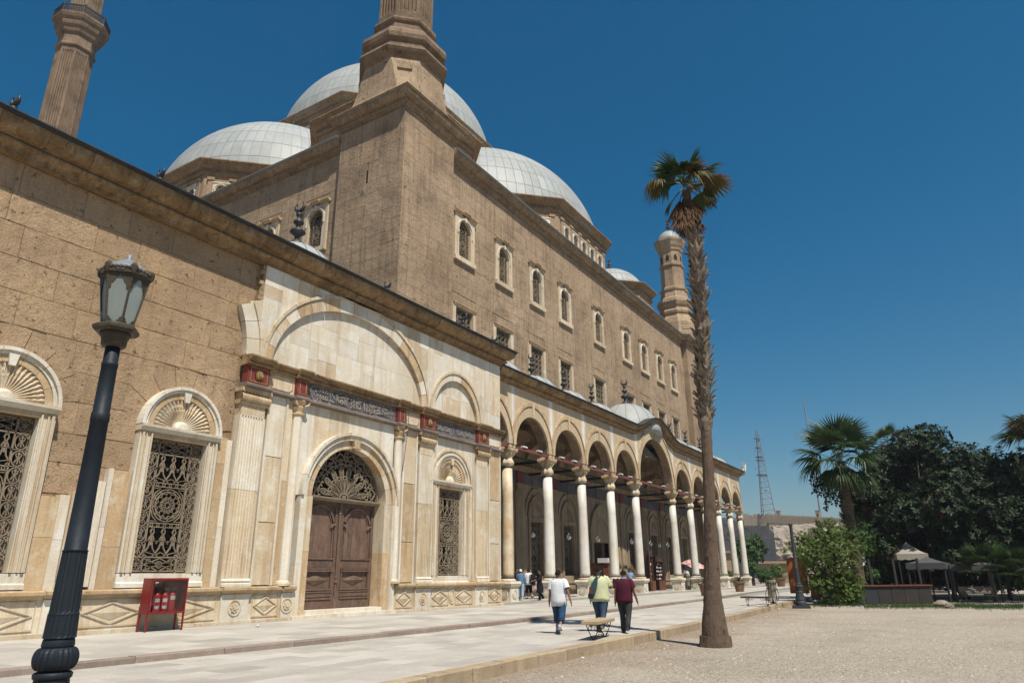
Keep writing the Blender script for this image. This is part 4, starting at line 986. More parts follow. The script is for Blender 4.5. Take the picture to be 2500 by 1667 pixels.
def finial(parent, loc, s=1., rz=PI/2): return obj('finial', FIN, None, parent, loc, (0, 0, rz), (s, s, s))
vw = lambda x, y: math.atan2(-y, -x)
def drum(cx, cy, ap, z0, zt, name='dome_drum', n=8):
    d = obj(name, octprof(cx, cy, [(ap-.35, z0), (ap-.35, zt-1.25)], n), M['brown'], hall)
    obj('drum_cornice', octprof(cx, cy, [(ap-.36, zt-1.25), (ap-.15, zt-1.2), (ap-.12, zt-1.0), (ap-.3, zt-.95), (ap-.28, zt-.7), (ap-.05, zt-.62), (ap, zt-.5), (ap+.05, zt-.4), (ap+.45, zt-.12), (ap+.5, zt-.1), (ap+.5, zt)], n), M['cornice_b'], d)
    return d
def drum_windows(d, cx, cy, ap, faces, k, z0):
    for fa in faces:
        for j in range(k):
            off = (j-(k-1)/2)*(2*ap*math.tan(PI/8)*.86/k); nx, ny = math.cos(fa), math.sin(fa)
            px_, py_ = cx+nx*(ap-.35)-ny*off, cy+ny*(ap-.35)+nx*off
            o = obj('drum_window', DW['frame'], M['marble_w'], d, (px_, py_, z0), (0, 0, fa+PI/2))
            obj('pane', DW['pane'], M['void'], o); obj('lattice', DW['grille'], M['iron'], o)
        for j in range(k+1):
            off = (j-k/2)*(2*ap*math.tan(PI/8)*.86/k); nx, ny = math.cos(fa), math.sin(fa)
            o = obj('drum_pilaster', MB().box(-.22, .22, -.14, .1, 0, 2.6).box(-.3, .3, -.22, .1, 2.6, 2.85), M['brown'], d, (cx+nx*(ap-.35)-ny*off, cy+ny*(ap-.35)+nx*off, z0-.35), (0, 0, fa+PI/2))
DW = {}
f = MB(); arch_plate(f, .42, 1.35, .72, 2.0, -.12, .1)
for s in (-1, 1):
    a, b2 = sorted((s*.42, s*.72)); f.box(a, b2, -.12, .1, 0, 1.345)
f.archring(0, 1.35, .52, .6, -.18, -.1, 0, PI, 10).box(-.78, .78, -.18, .1, 2.003, 2.1); DW['frame'] = f.mesh('frame')
DW['pane'] = MB().plate(circ(0, 1.35, .44, 10, 0, PI)+[(-.44, 0), (.44, 0)], -.012, .02).mesh('pane')
g = MB()
for x in (-.2, .0, .2): g.strip([(x, 0), (x, 1.7)], .035, -.045, -.015)
for z in (.3, .6, .9, 1.2, 1.5): g.strip([(-.4, z), (.4, z)], .035, -.044, -.016)
DW['grille'] = g.mesh('grille')
d = drum(58.3, 40.5, 13.2, 29.9, 35.9); drum_windows(d, 58.3, 40.5, 13.2, [-PI/2], 5, 31.9); drum_windows(d, 58.3, 40.5, 13.2, [-PI*.75], 5, 31.9)
fd = lead_dome('front_half_dome', 58.3, 40.5, 33.5, 13.6, 35.5, 90, 8, vw(58.3, 40.5)+.3, 130); finial(hall, (58.3, 40.5, 47.0), 1.6)
d = drum(42.5, 55.2, 12.6, 29.9, 35.9); drum_windows(d, 42.5, 55.2, 12.6, [PI, -PI*.75], 5, 31.9)
lead_dome('side_half_dome', 42.5, 55.2, 34.5, 12.25, 35.5, 84, 8, vw(42.5, 55.2)-.3, 110); finial(hall, (42.5, 55.2, 46.7), 1.6)
obj('crossing_block', MB().box(44.4, 71.6, 41.6, 68.8, 29.9, 44.5), M['brown'], hall)
d = drum(58, 55.2, 13.3, 40, 52.6, 'main_drum'); drum_windows(d, 58, 55.2, 13.3, [PI, -PI*.75, -PI/2], 5, 48.6)
lead_dome('main_dome', 58, 55.2, 51.0, 13.77, 52.3, 92, 8, vw(58, 55.2), 50)
for cx, cy, ap_, rd_ in ((38.6, 35.8, 6.6, 5.6), (79.3, 33.9, 5.1, 4.7), (38.6, 76.5, 6.6, 5.6)):
    d = drum(cx, cy, ap_, 29.9, 36.4); drum_windows(d, cx, cy, ap_, [PI, -PI*.75, -PI/2], 2, 31.9)
    lead_dome('corner_dome', cx, cy, 35.4, rd_, 36.0, 36, 5, vw(cx, cy), 0)
finial(hall, (79.3, 33.9, 40.0), 1.1)
obj('far_corner_pier', MB().box(83.4, 89, 25.7, 31, 0, 29.5), M['brown'], hall)
cornice(hall, (83.3, 25.66, 30.4), (89, 25.66, 30.4), (0, -1), 1.0, .78, 1.2, (M['cornice_b'], M['leadseam']), n0=(-1, -1), seed=12)
cornice(hall, (83.3, 26.4, 30.4), (83.3, 25.66, 30.4), (-1, 0), 1.0, .78, 1.2, (M['cornice_b'], M['leadseam']), n1=(-1, -1), seed=13)
lay(hall, [], 0, 'brown')

# ================================================================ minarets
def flute_shaft(cx, cy, ap, z0, z1, nfl, dep=.2, taper=.97):
    base = octa(0, 0, 1.0); ring = []
    for i in range(8):
        a, b2 = Vector(base[i]), Vector(base[(i+1) % 8]); nrm = ((a+b2)/2).normalized()
        ring.append((a, 0, nrm))
        for j in range(nfl):
            u = (j+.5)/nfl*.84+.08; hw = .84/nfl*.36
            for du, dd in ((-hw, 0), (-hw*.5, .8), (hw*.5, .8), (hw, 0)): ring.append((a.lerp(b2, u+du), dd, nrm))
    mb = MB(); m = [(ap, z0, 0), (ap, z0+.6, 0), (ap, z0+.9, 1), (ap*taper, z1-.9, 1), (ap*taper, z1-.6, 0), (ap*taper, z1, 0)]
    mb.rings([[(cx+p.x*s-n.x*dep*dd*q, cy+p.y*s-n.y*dep*dd*q, z) for p, dd, n in ring] for s, z, q in m], True, True, True)
    return mb
def minaret(cx, cy, label, tower, up=0.):
    t = thing('minaret', label, 'minaret', (cx, cy, 0), world=True)
    if tower:
        x0, x1, y0, y1 = tower
        obj('tower_base', MB().box(x0+.03, x1, y0+.03, y1, -.1, 31.0), M['brown'], t)
        rr = [('y',)+q for q in ashlar(x0, x1, 13.5, 30.7, .80, 1.5, [], 41)]+[('x',)+q for q in ashlar(y0, y1, 15.5, 30.7, .80, 1.5, [(28.9, 29.05, 25.9, 27.0)], 42)]
        lay(t, [q[1:] for q in rr if q[0] == 'y'], y0, 'brown', 'y', 150, seed=14, pr=.012); lay(t, [q[1:] for q in rr if q[0] == 'x'], x0, 'brown', 'x', 150, seed=15, pr=.012)
        obj('slit_window', MB().box(x0-.005, x0+.1, 28.9, 29.05, 25.9, 26.9), M['void'], t)
        cm = (M['cornice_b'], M['brown'])
        cornice(t, (x0, y0, 31.8), (x1, y0, 31.8), (0, -1), 1.1, .75, 1.1, cm, n0=(-1, -1), n1=(1, -1), seed=16); cornice(t, (x0, y1, 31.8), (x0, y0, 31.8), (-1, 0), 1.1, .75, 1.1, cm, n0=(-1, 1), n1=(-1, -1), seed=17)
        cornice(t, (x1, y0, 31.8), (x1, y1, 31.8), (1, 0), 1.1, .75, 1.1, cm, n0=(1, -1), n1=(1, 1), seed=18)
        obj('tower_cap', MB().box(x0-.5, x1+.5, y0-.5, y1+.5, 31.5, 31.83).rings([[(x, y, z) for x, y in ((x0-q, y0-q), (x1+q, y0-q), (x1+q, y1+q), (x0-q, y1+q))] for q, z in ((.70, 31.8), (.1, 32.35))], True, True, True), M['brown'], t)
    def ch(h_, c_): return [(cx+sx*(h_-(c_ if k else 0)), cy+sy*(h_-(0 if k else c_))) for sx, sy, k in ((1, -1, 1), (1, -1, 0))] if False else None
    def chsq(h_, c_):
        return [(cx+h_, cy-h_+c_), (cx+h_, cy+h_-c_), (cx+h_-c_, cy+h_), (cx-h_+c_, cy+h_), (cx-h_, cy+h_-c_), (cx-h_, cy-h_+c_), (cx-h_+c_, cy-h_), (cx+h_-c_, cy-h_)]
    mb = MB(); mb.rings([[(x, y, z) for x, y in chsq(h_, c_)] for h_, c_, z in ((2.95, .35, 31.9), (2.74, .75, 32.7), (2.66, .95, 33.6), (2.62, 1.25, 35.0), (2.6, 1.45, 35.6))], True, True, True); obj('broached_base', mb, M['brown'], t)
    for sx, sy in ((-1, -1), (1, -1), (-1, 1)):
        g = MB()
        for i in range(3):
            q = 2.05-.16*i; g.cbox((cx+sx*q, cy+sy*q, 34.55+.42*i), (.35, 1.0+.28*i, .3), math.atan2(sy, sx))
        obj('corner_step', g, M['brown'], t)
    obj('lower_ring', octprof(cx, cy, [(2.6, 35.5), (2.72, 35.7), (3.0, 35.95), (3.1, 36.15), (3.02, 36.4), (2.75, 36.55), (2.72, 36.95), (2.85, 37.05)]), M['brown_d'], t)
    obj('swelling', octprof(cx, cy, [(2.75, 37.0), (2.95, 37.15), (3.02, 37.45), (2.95, 37.8), (2.7, 38.1), (2.3, 38.35), (2.12, 38.7), (2.06, 39.2)]), M['brown_d'], t)
    obj('upper_ring', octprof(cx, cy, [(2.05, 39.15), (2.2, 39.25), (2.25, 39.4), (2.2, 39.6), (2.0, 39.75)]), M['brown_d'], t)
    obj('fluted_shaft', flute_shaft(cx, cy, 1.96, 39.7, 62.4+up, 5), M['brown_d'], t)
    obj('shaft_ring', octprof(cx, cy, [(q_, z_+up) for q_, z_ in [(1.9, 62.4), (2.1, 62.5), (2.14, 62.7), (1.95, 62.95), (1.92, 64.3), (2.2, 64.5), (2.3, 64.8), (2.25, 65.0), (2.55, 65.3), (2.65, 65.7), (2.55, 65.9), (2.85, 66.2), (3.0, 66.6), (3.0, 66.8)]]), M['brown_d'], t)
    for i in range(8):
        a = octa(cx, cy, 2.88)[i]; b2 = octa(cx, cy, 2.88)[(i+1) % 8]
        v = Vector((b2[0]-a[0], b2[1]-a[1], 0)); g = MB(); ln = v.length; g.box(0, ln, -.06, .06, 0, .1).box(0, ln, -.06, .06, 1.05, 1.2).box(0, .16, -.1, .1, 0, 1.35)
        for k in range(9):
            for q in range(3): g.strip(circ(.32+(ln-.45)*(k+.0)/8.5, .27+q*.29, .13, 6), .05, -.03, .03, True)
        obj('balcony_railing', g, M['iron_g'], t, (a[0], a[1], 66.8+up), (0, 0, math.atan2(v.y, v.x)))
    obj('upper_shaft', flute_shaft(cx, cy, 1.62, 66.8+up, 80, 4), M['brown_d'], t)
    obj('spire', octprof(cx, cy, [(1.9, 80), (1.6, 80.6), (.05, 88)]), M['lead'], t)
    return t
minaret(31.35, 28.75, 'brown minaret on a square tower rising beside the arcade, top out of frame', (28.66, 33.96, 25.9, 31.7))
minaret(31.6, 85.0, 'slim fluted minaret with railed balcony at the far left against the sky', None, 2.4)
# domed stair turret at the far corner
tr = thing('corner_turret', 'short octagonal turret with small pale dome behind the tall palm', 'turret', (86.9, 27.8, 0), world=True); tx, ty = 86.9, 27.8
obj('turret_base', octprof(tx, ty, [(2.5, 29.9), (2.4, 33.2), (2.0, 34.2), (1.9, 34.6)]), M['brown'], tr)
for i in range(3): obj('corner_step', MB().cbox((tx-1.55, ty-1.55, 31.6+.75*i), (.7-.1*i, 1.3-.25*i, .42), PI/4), M['brown'], tr)
obj('turret_rings', octprof(tx, ty, [(1.9, 34.5), (2.1, 34.7), (2.15, 35.0), (1.95, 35.2), (1.9, 35.6), (2.1, 35.8), (2.25, 36.3), (2.15, 36.8), (1.75, 37.1), (1.6, 38.0), (1.75, 38.2), (1.75, 38.5), (1.5, 38.7)]), M['brown'], tr)
obj('turret_shaft', octprof(tx, ty, [(1.48, 38.6), (1.42, 41.7), (1.6, 41.85), (1.6, 42.05), (1.42, 42.2), (1.4, 44.0), (1.55, 44.2), (1.6, 44.5), (1.75, 44.8), (1.85, 45.2), (2.0, 45.6), (2.0, 45.9)]), M['brown'], tr)
for i in range(8):
    a = 2*PI*i/8; obj('turret_window', MB().plate([(-.22, 0), (.22, 0), (.22, .6), (0, .95), (-.22, .6)], -.03, .03), M['void'], tr, (tx+1.41*math.cos(a), ty+1.41*math.sin(a), 42.6), (0, 0, a+PI/2))
obj('turret_dome', MB().lathe([(1.6*math.cos(q), 1.75*math.sin(q)) for q in [PI/2*i/9 for i in range(9)]]+[(.02, 1.75)], (tx, ty, 45.9), 20), M['lead'], tr, smooth=True)
finial(tr, (tx, ty, 47.6), 1.15)
# ================================================================ arcade in front of the hall
YA, YC = 21.63, 22.0
CX = [29.7, 34.6, 39.42, 44.26, 49.12, 53.99, 62.64, 67.62, 72.35, 77.06, 81.52, 85.75]
por = thing('arched_portico', 'marble columned arcade with wavy cornice and low lead domes along the hall', 'arcade', (58, YC, 0), world=True)
def ctop(x):
    u = abs(x-58.3)/5.4
    return 13.2+(1.40*.5*(1+math.cos(PI*u)) if u < 1 else 0)
obj('arcade_floor', MB().box(32.7, 90, 21.3, 26.3, -.1, .10), M['pave'], por)
# columns
def ped_mesh():
    g = MB().box(-.52, .52, -.52, .52, .0, .12).box(-.42, .42, -.42, .42, .12, .88)
    g.rings([[(sx*q, sy*q, z) for sx, sy in ((-1,-1),(1,-1),(1,1),(-1,1))] for q, z in ((.42, .86), (.50, .92), (.53, 1.0), (.55, 1.04), (.52, 1.14), (.50, 1.16))], True, True, True)
    for ax in range(4):
        c, s = math.cos(ax*PI/2), math.sin(ax*PI/2); q = MB().strip(circ(0, .50, .22, 16), .05, -.455, -.41, True).plate(circ(0, .50, .16, 12), -.45, -.41)
        g.add([(x*c-y*s, x*s+y*c, z) for x, y, z in q.v], q.f)
    return g.mesh('pedestal')
def cap_mesh():
    prof = [(.30, 7.52), (.33, 7.58), (.36, 7.64), (.39, 7.72), (.37, 7.84), (.29, 8.0), (.26, 8.08), (.31, 8.2), (.37, 8.30), (.40, 8.34), (.38, 8.36)]
    n = 24; rs = []
    for r_, z in prof:
        rs.append([((r_+.035*(j % 3 == 0)*(7.62 < z < 8.3))*math.cos(2*PI*j/n), (r_+.035*(j % 3 == 0)*(7.62 < z < 8.3))*math.sin(2*PI*j/n), z) for j in range(n)])
    g = MB().rings(rs, True, True, True)
    for i in range(8):
        a = PI/8+i*PI/4; g.tube([(.26*math.cos(a), .26*math.sin(a), 8.05), (.34*math.cos(a), .34*math.sin(a), 8.16), (.42*math.cos(a), .42*math.sin(a), 8.28), (.38*math.cos(a), .38*math.sin(a), 8.33)], [.035, .045, .05, .03], 5)
    return g.mesh('capital')
sh = MB().lathe([(.35, 1.32), (.345, 1.6), (.34, 3.5), (.315, 5.8), (.30, 7.48)], n=28).mesh('shaft', True)
bs = MB().lathe([(.44, 1.16), (.46, 1.20), (.46, 1.24), (.40, 1.27), (.38, 1.30)], n=28).mesh('base_ring', True)
rg_ = MB().lathe([(.38, 1.30), (.385, 1.34), (.37, 1.36)], n=28).lathe([(.33, 7.47), (.335, 7.50), (.32, 7.53)], n=28).mesh('bronze_collar', True)
cp, pd = cap_mesh(), ped_mesh()
ab = MB().rings([[(sx*q, sy*q, z) for sx, sy in ((-1,-1),(1,-1),(1,1),(-1,1))] for q, z in ((.38, 8.34), (.45, 8.40), (.475, 8.46), (.475, 8.56), (.46, 8.60))], True, True, True).mesh('abacus')
def own(me): return me.copy()
for i, x in enumerate(CX[1:]):
    st = i in (0, 10)
    col = obj('column', own(sh) if st else sh, M['column_y'] if st else M['column'], por, (x, YC, 0))
    for nm, me, m in (('pedestal', pd, 'marble_w'), ('base_ring', bs, 'marble'), ('bronze_collar', rg_, 'iron_g'), ('capital', cp, 'marble'), ('abacus', ab, 'marble_y')): obj(nm, me, M[m], col)
    obj('springer_block', MB().box(-.36, .36, -.37, .37, 8.6, 8.88), M['arcade'], col)
# arches
SPR = 8.85
for i, (a, b2) in enumerate(zip(CX, CX[1:])):
    c, Rr = (a+b2)/2, (b2-a)/2-.40; n = 30
    x_lo = max(a, 32.64); me = None
    xs = [a, a+.2]+[a+.40+(b2-a-.8)*(.5-.5*math.cos(PI*k/n)) for k in range(n+1)]+[b2-.2, b2]
    xs = sorted({round(x, 4) for x in xs if x >= x_lo} | {x_lo})
    k_ = 1.0 if Rr < 3 else 1.0
    arc = lambda x: SPR+k_*math.sqrt(max(0, Rr*Rr-(x-c)**2)) if abs(x-c) < Rr else SPR
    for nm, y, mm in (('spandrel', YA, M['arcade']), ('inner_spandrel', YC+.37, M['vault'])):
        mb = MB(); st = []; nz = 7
        mb.rings([[(x, y, arc(x)+(ctop(x)-.6-arc(x))*q/nz) for q in range(nz+1)] for x in xs], closed=False)
        me = bpy.data.meshes.new(nm); me.from_pydata(mb.v, [], mb.f); me.materials.append(mm)
        if nm == 'spandrel':
            at_ = me.attributes.new('streak', 'FLOAT', 'POINT')
            for q, v in enumerate(mb.v):
                dd = min(abs(v[0]-a), abs(v[0]-b2)); at_.data[q].value = max(0, 1-dd/.42)*(0.95 if (a > 33) else .3)*min(1, max(0, (v[2]-8.6)/1.0))
        obj(nm, me, None, por)
    mb = MB(); pts = [(c+Rr*math.cos(t), SPR+k_*Rr*math.sin(t)) for t in [PI*k/24 for k in range(25)]]; pts = [p for p in pts if p[0] > x_lo-.3]
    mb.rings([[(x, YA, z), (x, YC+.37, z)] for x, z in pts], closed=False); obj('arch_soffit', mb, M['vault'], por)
    nv = 9 if Rr < 3 else 13
    for k in range(nv):
        a0, a1 = PI*k/nv+.004, PI*(k+1)/nv-.004
        if c+Rr*math.cos((a0+a1)/2) < x_lo+.1: continue
        obj('voussoir', MB().archring(c, SPR, Rr-.005, Rr+.36, YA-.035-rnd.uniform(0, .006), YA+.1, a0, a1, 4, 1, 1.1), M['arcade'], por)
        obj('hood_moulding', MB().archring(c, SPR, Rr+.37, Rr+.44, YA-.10, YA+.05, a0, a1, 4, 1.13, 1.16).archring(c, SPR, Rr+.44, Rr+.50, YA-.06, YA+.05, a0, a1, 4, 1.14, 1.17), M['marble_y'], por)
    if c > 33: obj('keystone', MB().plate([(c-.09, SPR+Rr-.04), (c+.09, SPR+Rr-.04), (c+.14, SPR+(Rr+.5)*1.16), (c-.14, SPR+(Rr+.5)*1.16)], YA-.13, YA), M['arcade'], por)
    # transverse arch, vault and small dome above
    ym, Ry = (YC+.37+YB)/2, (YB-YC-.37)/2; mb = MB()
    tx0, tx1 = b2-.35, b2+.35; yy = [ym-Ry*math.cos(PI*k/16) for k in range(17)]
    ta = lambda y: SPR+math.sqrt(max(0, Ry*Ry-(y-ym)**2))
    for xx in (tx0, tx1): mb.rings([[(xx, y, ta(y)), (xx, y, 12.4)] for y in yy], closed=False)
    mb.rings([[(tx0, y, ta(y)), (tx1, y, ta(y))] for y in yy], closed=False); obj('transverse_arch', mb, M['vault'], por)
    xa, xb = max(a, 32.3), b2; mb = MB(); N_ = 10; rise = 1.6 if Rr < 3 else 2.4; zb_ = SPR+min(Rr, 2.6)-.2
    mb.rings([[(xa+(xb-xa)*u/N_, YC+.3+(YB-YC-.3)*v/N_, zb_+rise*(1-abs(2*u/N_-1)**2.2)*(1-abs(2*v/N_-1)**2.2)) for u in range(N_+1)] for v in range(N_+1)], closed=False)
    obj('vault', mb, M['vault'], por, smooth=True)
# end arch of the arcade
Re = (26.0-YC)/2-.3; mb = MB(); yy = [22.0+2.0-Re*math.cos(PI*k/16) for k in range(17)]; yy = [21.64]+yy+[26.35]
ta = lambda y: SPR+math.sqrt(max(0, Re*Re-(y-24.0)**2)) if abs(y-24) < Re else SPR
for xx in (85.4, 86.1): mb.rings([[(xx, y, ta(y)), (xx, y, 12.6)] for y in yy], closed=False)
mb.rings([[(85.4, y, ta(y)), (86.1, y, ta(y))] for y in yy], closed=False); obj('end_arch', mb, M['arcade'], por)
# roof, cornice following the bell curve over the wide arch
mb = MB(); xs = [32.7+k*(86.1-32.7)/60 for k in range(61)]
mb.rings([[(x, YA+.1, ctop(x)-.05), (x, YB, max(13.15, ctop(x)-.35))] for x in xs], closed=False); obj('roof_sheet', mb, M['lead'], por)
obj('roof_slab', MB().box(32.7, 86.0, YA+.2, YB, 12.72, 12.95), M['vault'], por)
def curved(prof, x0, x1, step, jit=0, y=YA, h_=.78, o_=.66):
    n = max(1, int((x1-x0)/step)); P = []
    for k in range(n+1):
        x = x0+(x1-x0)*k/n; P.append(((x, y, ctop(x)), (0, -1-jit)))
    return sweep(P, prof)
obj('cornice_bed', curved(profile_bed(.78, .66), 32.72, 86.15, .35), M['cornice'], por)
obj('roof_flashing', curved(profile_fla(.78, .66), 32.72, 86.8, .35), M['flash'], por)
r = random.Random(17); x = 32.72
while x < 86.1:
    xe = min(x+1.0+.5*r.random(), 86.75)
    if 86.75-xe < .5: xe = 86.75
    obj('cornice_stone', curved(profile_cor(.78, .66), x+.006, xe-.006, .3, r.uniform(-.02, .01)), M['cornice'], por); x = xe
mb = sweep([((86.15, YA-.6, 13.2), (1, 0)), ((86.15, YB, 13.2), (1, 0))], profile_cor(.78, .66)); obj('cornice_stone', mb, M['cornice'], por)
mb = sweep([((86.15, YA-.6, 13.2), (1, 0)), ((86.15, YB, 13.2), (1, 0))], profile_fla(.78, .66)); obj('roof_flashing', mb, M['flash'], por)
# small domes and their finials over the bays
def bay_dome(parent, x, Rr, zb_, ht, fs=1.0):
    prof = [(Rr*math.cos(q), ht*math.sin(q)) for q in [PI/2*i/8 for i in range(8)]]+[(.05, ht)]
    dm = obj('bay_dome', MB().lathe(prof, (x, 24.2, zb_), 32), M['lead'], parent, smooth=True)
    seams = MB()
    for i in range(16):
        a = 2*PI*i/16; seams.tube([(x+(p+.01)*math.cos(a), 24.2+(p+.01)*math.sin(a), zb_+z+.01) for p, z in prof], .02, 4)
    obj('dome_seams', seams, M['leadseam'], dm); finial(dm, (x, 24.2, zb_+ht-.05), fs, PI/2+rnd.uniform(-.12, .12))
for x in (36.6, 41.4, 46.35, 51.3, 65.1, 70.0, 75.0, 80.1, 84.2): bay_dome(por, x, 2.1, 13.05, 1.95, .95)
bay_dome(por, 58.45, 3.1, 13.3, 3.05, 1.28)
for x in (7.62, 12.8, 26.0, 33.0): bay_dome(cw, x, 2.1, 13.25, 1.75, 1.0) if x < 32 else bay_dome(por, 33.0, 1.9, 13.2, 1.8, 1.2)
bay_dome(cw, 19.65, 2.3, 13.3, 3.0, 1.25)
# tie beams
for a, b2 in zip(CX, CX[1:]):
    xa = max(a+.55, 32.7)
    obj('red_tie_beam', MB().box(xa, b2-.55, YA+.02, YA+.16, 8.62, 8.80), M['redbeam'], por)
    obj('cross_tie', MB().box(b2-.07, b2+.07, YC+.5, YB, 8.42, 8.58), M['iron_d'], por)
    obj('inner_tie', MB().box(xa, b2-.5, YC+.8, YC+.9, 8.44, 8.56), M['iron_d'], por)
    obj('beam_end', MB().box(b2-.56, b2+.56, YA+.0, YA+.18, 8.60, 8.66), M['redbeam'], por)
M['lampwhite'] = plain('white_enamel', (.75, .75, .74), .4)
k = 0
for a, b2 in zip(CX[1:], CX[2:]):
    for u in (.3, .68):
        x = a+(b2-a)*u
        fl = obj('flood_light', MB().box(-.26, .26, -.1, .08, .03, .12), M['lampwhite'], por, (x, YA+.06, 8.8)); obj('bracket', MB().box(-.05, .05, -.05, .05, 0, .03), M['iron_d'], fl)
# hanging globe lamps
M['globe'] = plain('opal_glass_globe', (.78, .79, .80), .25, spec=.5)
GL = [(287, 1155), (538, 1173), (741, 1190), (976, 1205), (1107, 1218), (1168, 1227), (1226, 1228)]
GLL = ['opal globe lamp hanging in the bay beside the leftmost stained column', 'opal globe lamp hanging in the second bay, over the iron window', 'opal globe lamp hanging in front of the fan grille of the inner doorway',
       'opal globe lamp hanging in the bay left of the wide arch', 'leftmost of the three globe lamps hanging under the wide arch', 'middle and longest of the three globe lamps under the wide arch', 'rightmost of the three globe lamps hanging under the wide arch']
for (u, v), lb in zip(GL, GLL):
    P = onY(1200+u*.35078, 900+v*.35078, 24.2)
    gl = thing('globe_lamp', lb, 'lamp', tuple(P), group='globe lamps hanging in the arcade')
    obj('globe', MB().lathe([(.17*math.sin(PI*q/12), -.17*math.cos(PI*q/12)) for q in range(1, 12)], n=20), M['globe'], gl, smooth=True)
    obj('gallery_ring', MB().lathe([(.06, .15), (.08, .18), (.05, .24), (.02, .3)], n=10), M['gold'], gl)
    obj('cord', MB().tube([(0, 0, .28), (0, 0, 12.2-P.z)], .014, 5), M['iron_d'], gl)
# bracket with a lamp frame on the arcade's end
bk = thing('lamp_bracket', 'white triangular bracket standing on the far end of the arcade cornice', 'bracket', (86.3, 21.1, 13.2))
g = MB().tube([(-.1, 0, 0), (-.35, 0, 1.0), (.55, 0, .95), (.1, 0, 0)], .07, 5); g.tube([(-.1, -.25, 0), (-.35, -.25, 1.0), (.55, -.25, .95), (.1, -.25, 0)], .07, 5); obj('bracket_frame', g, M['lampwhite'], bk)
obj('foot_plate', MB().box(-.25, .25, -.35, .1, -.01, .04), M['lampwhite'], bk)
# ================================================================ street furniture
M['lamp_paint'] = mat('dark_blue_black_paint', (.012, .018, .026), (.018, .024, .032), (.035, .04, .046), rough=.55, sbig=3, smid=8, amid=.35, rand=.03, bump=.12, spec=.22, fine=.05)
M['lamp_paint2'] = mat('worn_black_paint', (.035, .038, .042), (.05, .052, .055), (.08, .08, .08), rough=.6, sbig=3, smid=8, amid=.4, rand=.03, bump=.1, spec=.3)
M['lanternbrown'] = mat('lantern_bronze', (.06, .045, .03), (.10, .075, .045), (.04, .04, .035), rough=.5, sbig=5, rand=.02, bump=.15)
M['opal'] = mat('frosted_lantern_glass', (.30, .335, .305), (.25, .285, .265), rough=.4, sbig=2, rand=.25, bump=0, fine=.03, spec=.5)
M['capwhite'] = mat('lantern_cap', (.30, .32, .35), (.24, .255, .275), rough=.4, sbig=3, rand=.02, bump=.05)
def fluted_lathe(prof, n, dep):
    mb = MB(); rs = []
    for r_, z, f in prof:
        rs.append([((r_-dep*f*(j % 2))*math.cos(2*PI*j/n), (r_-dep*f*(j % 2))*math.sin(2*PI*j/n), z) for j in range(n)])
    return mb.rings(rs, True, True, True)
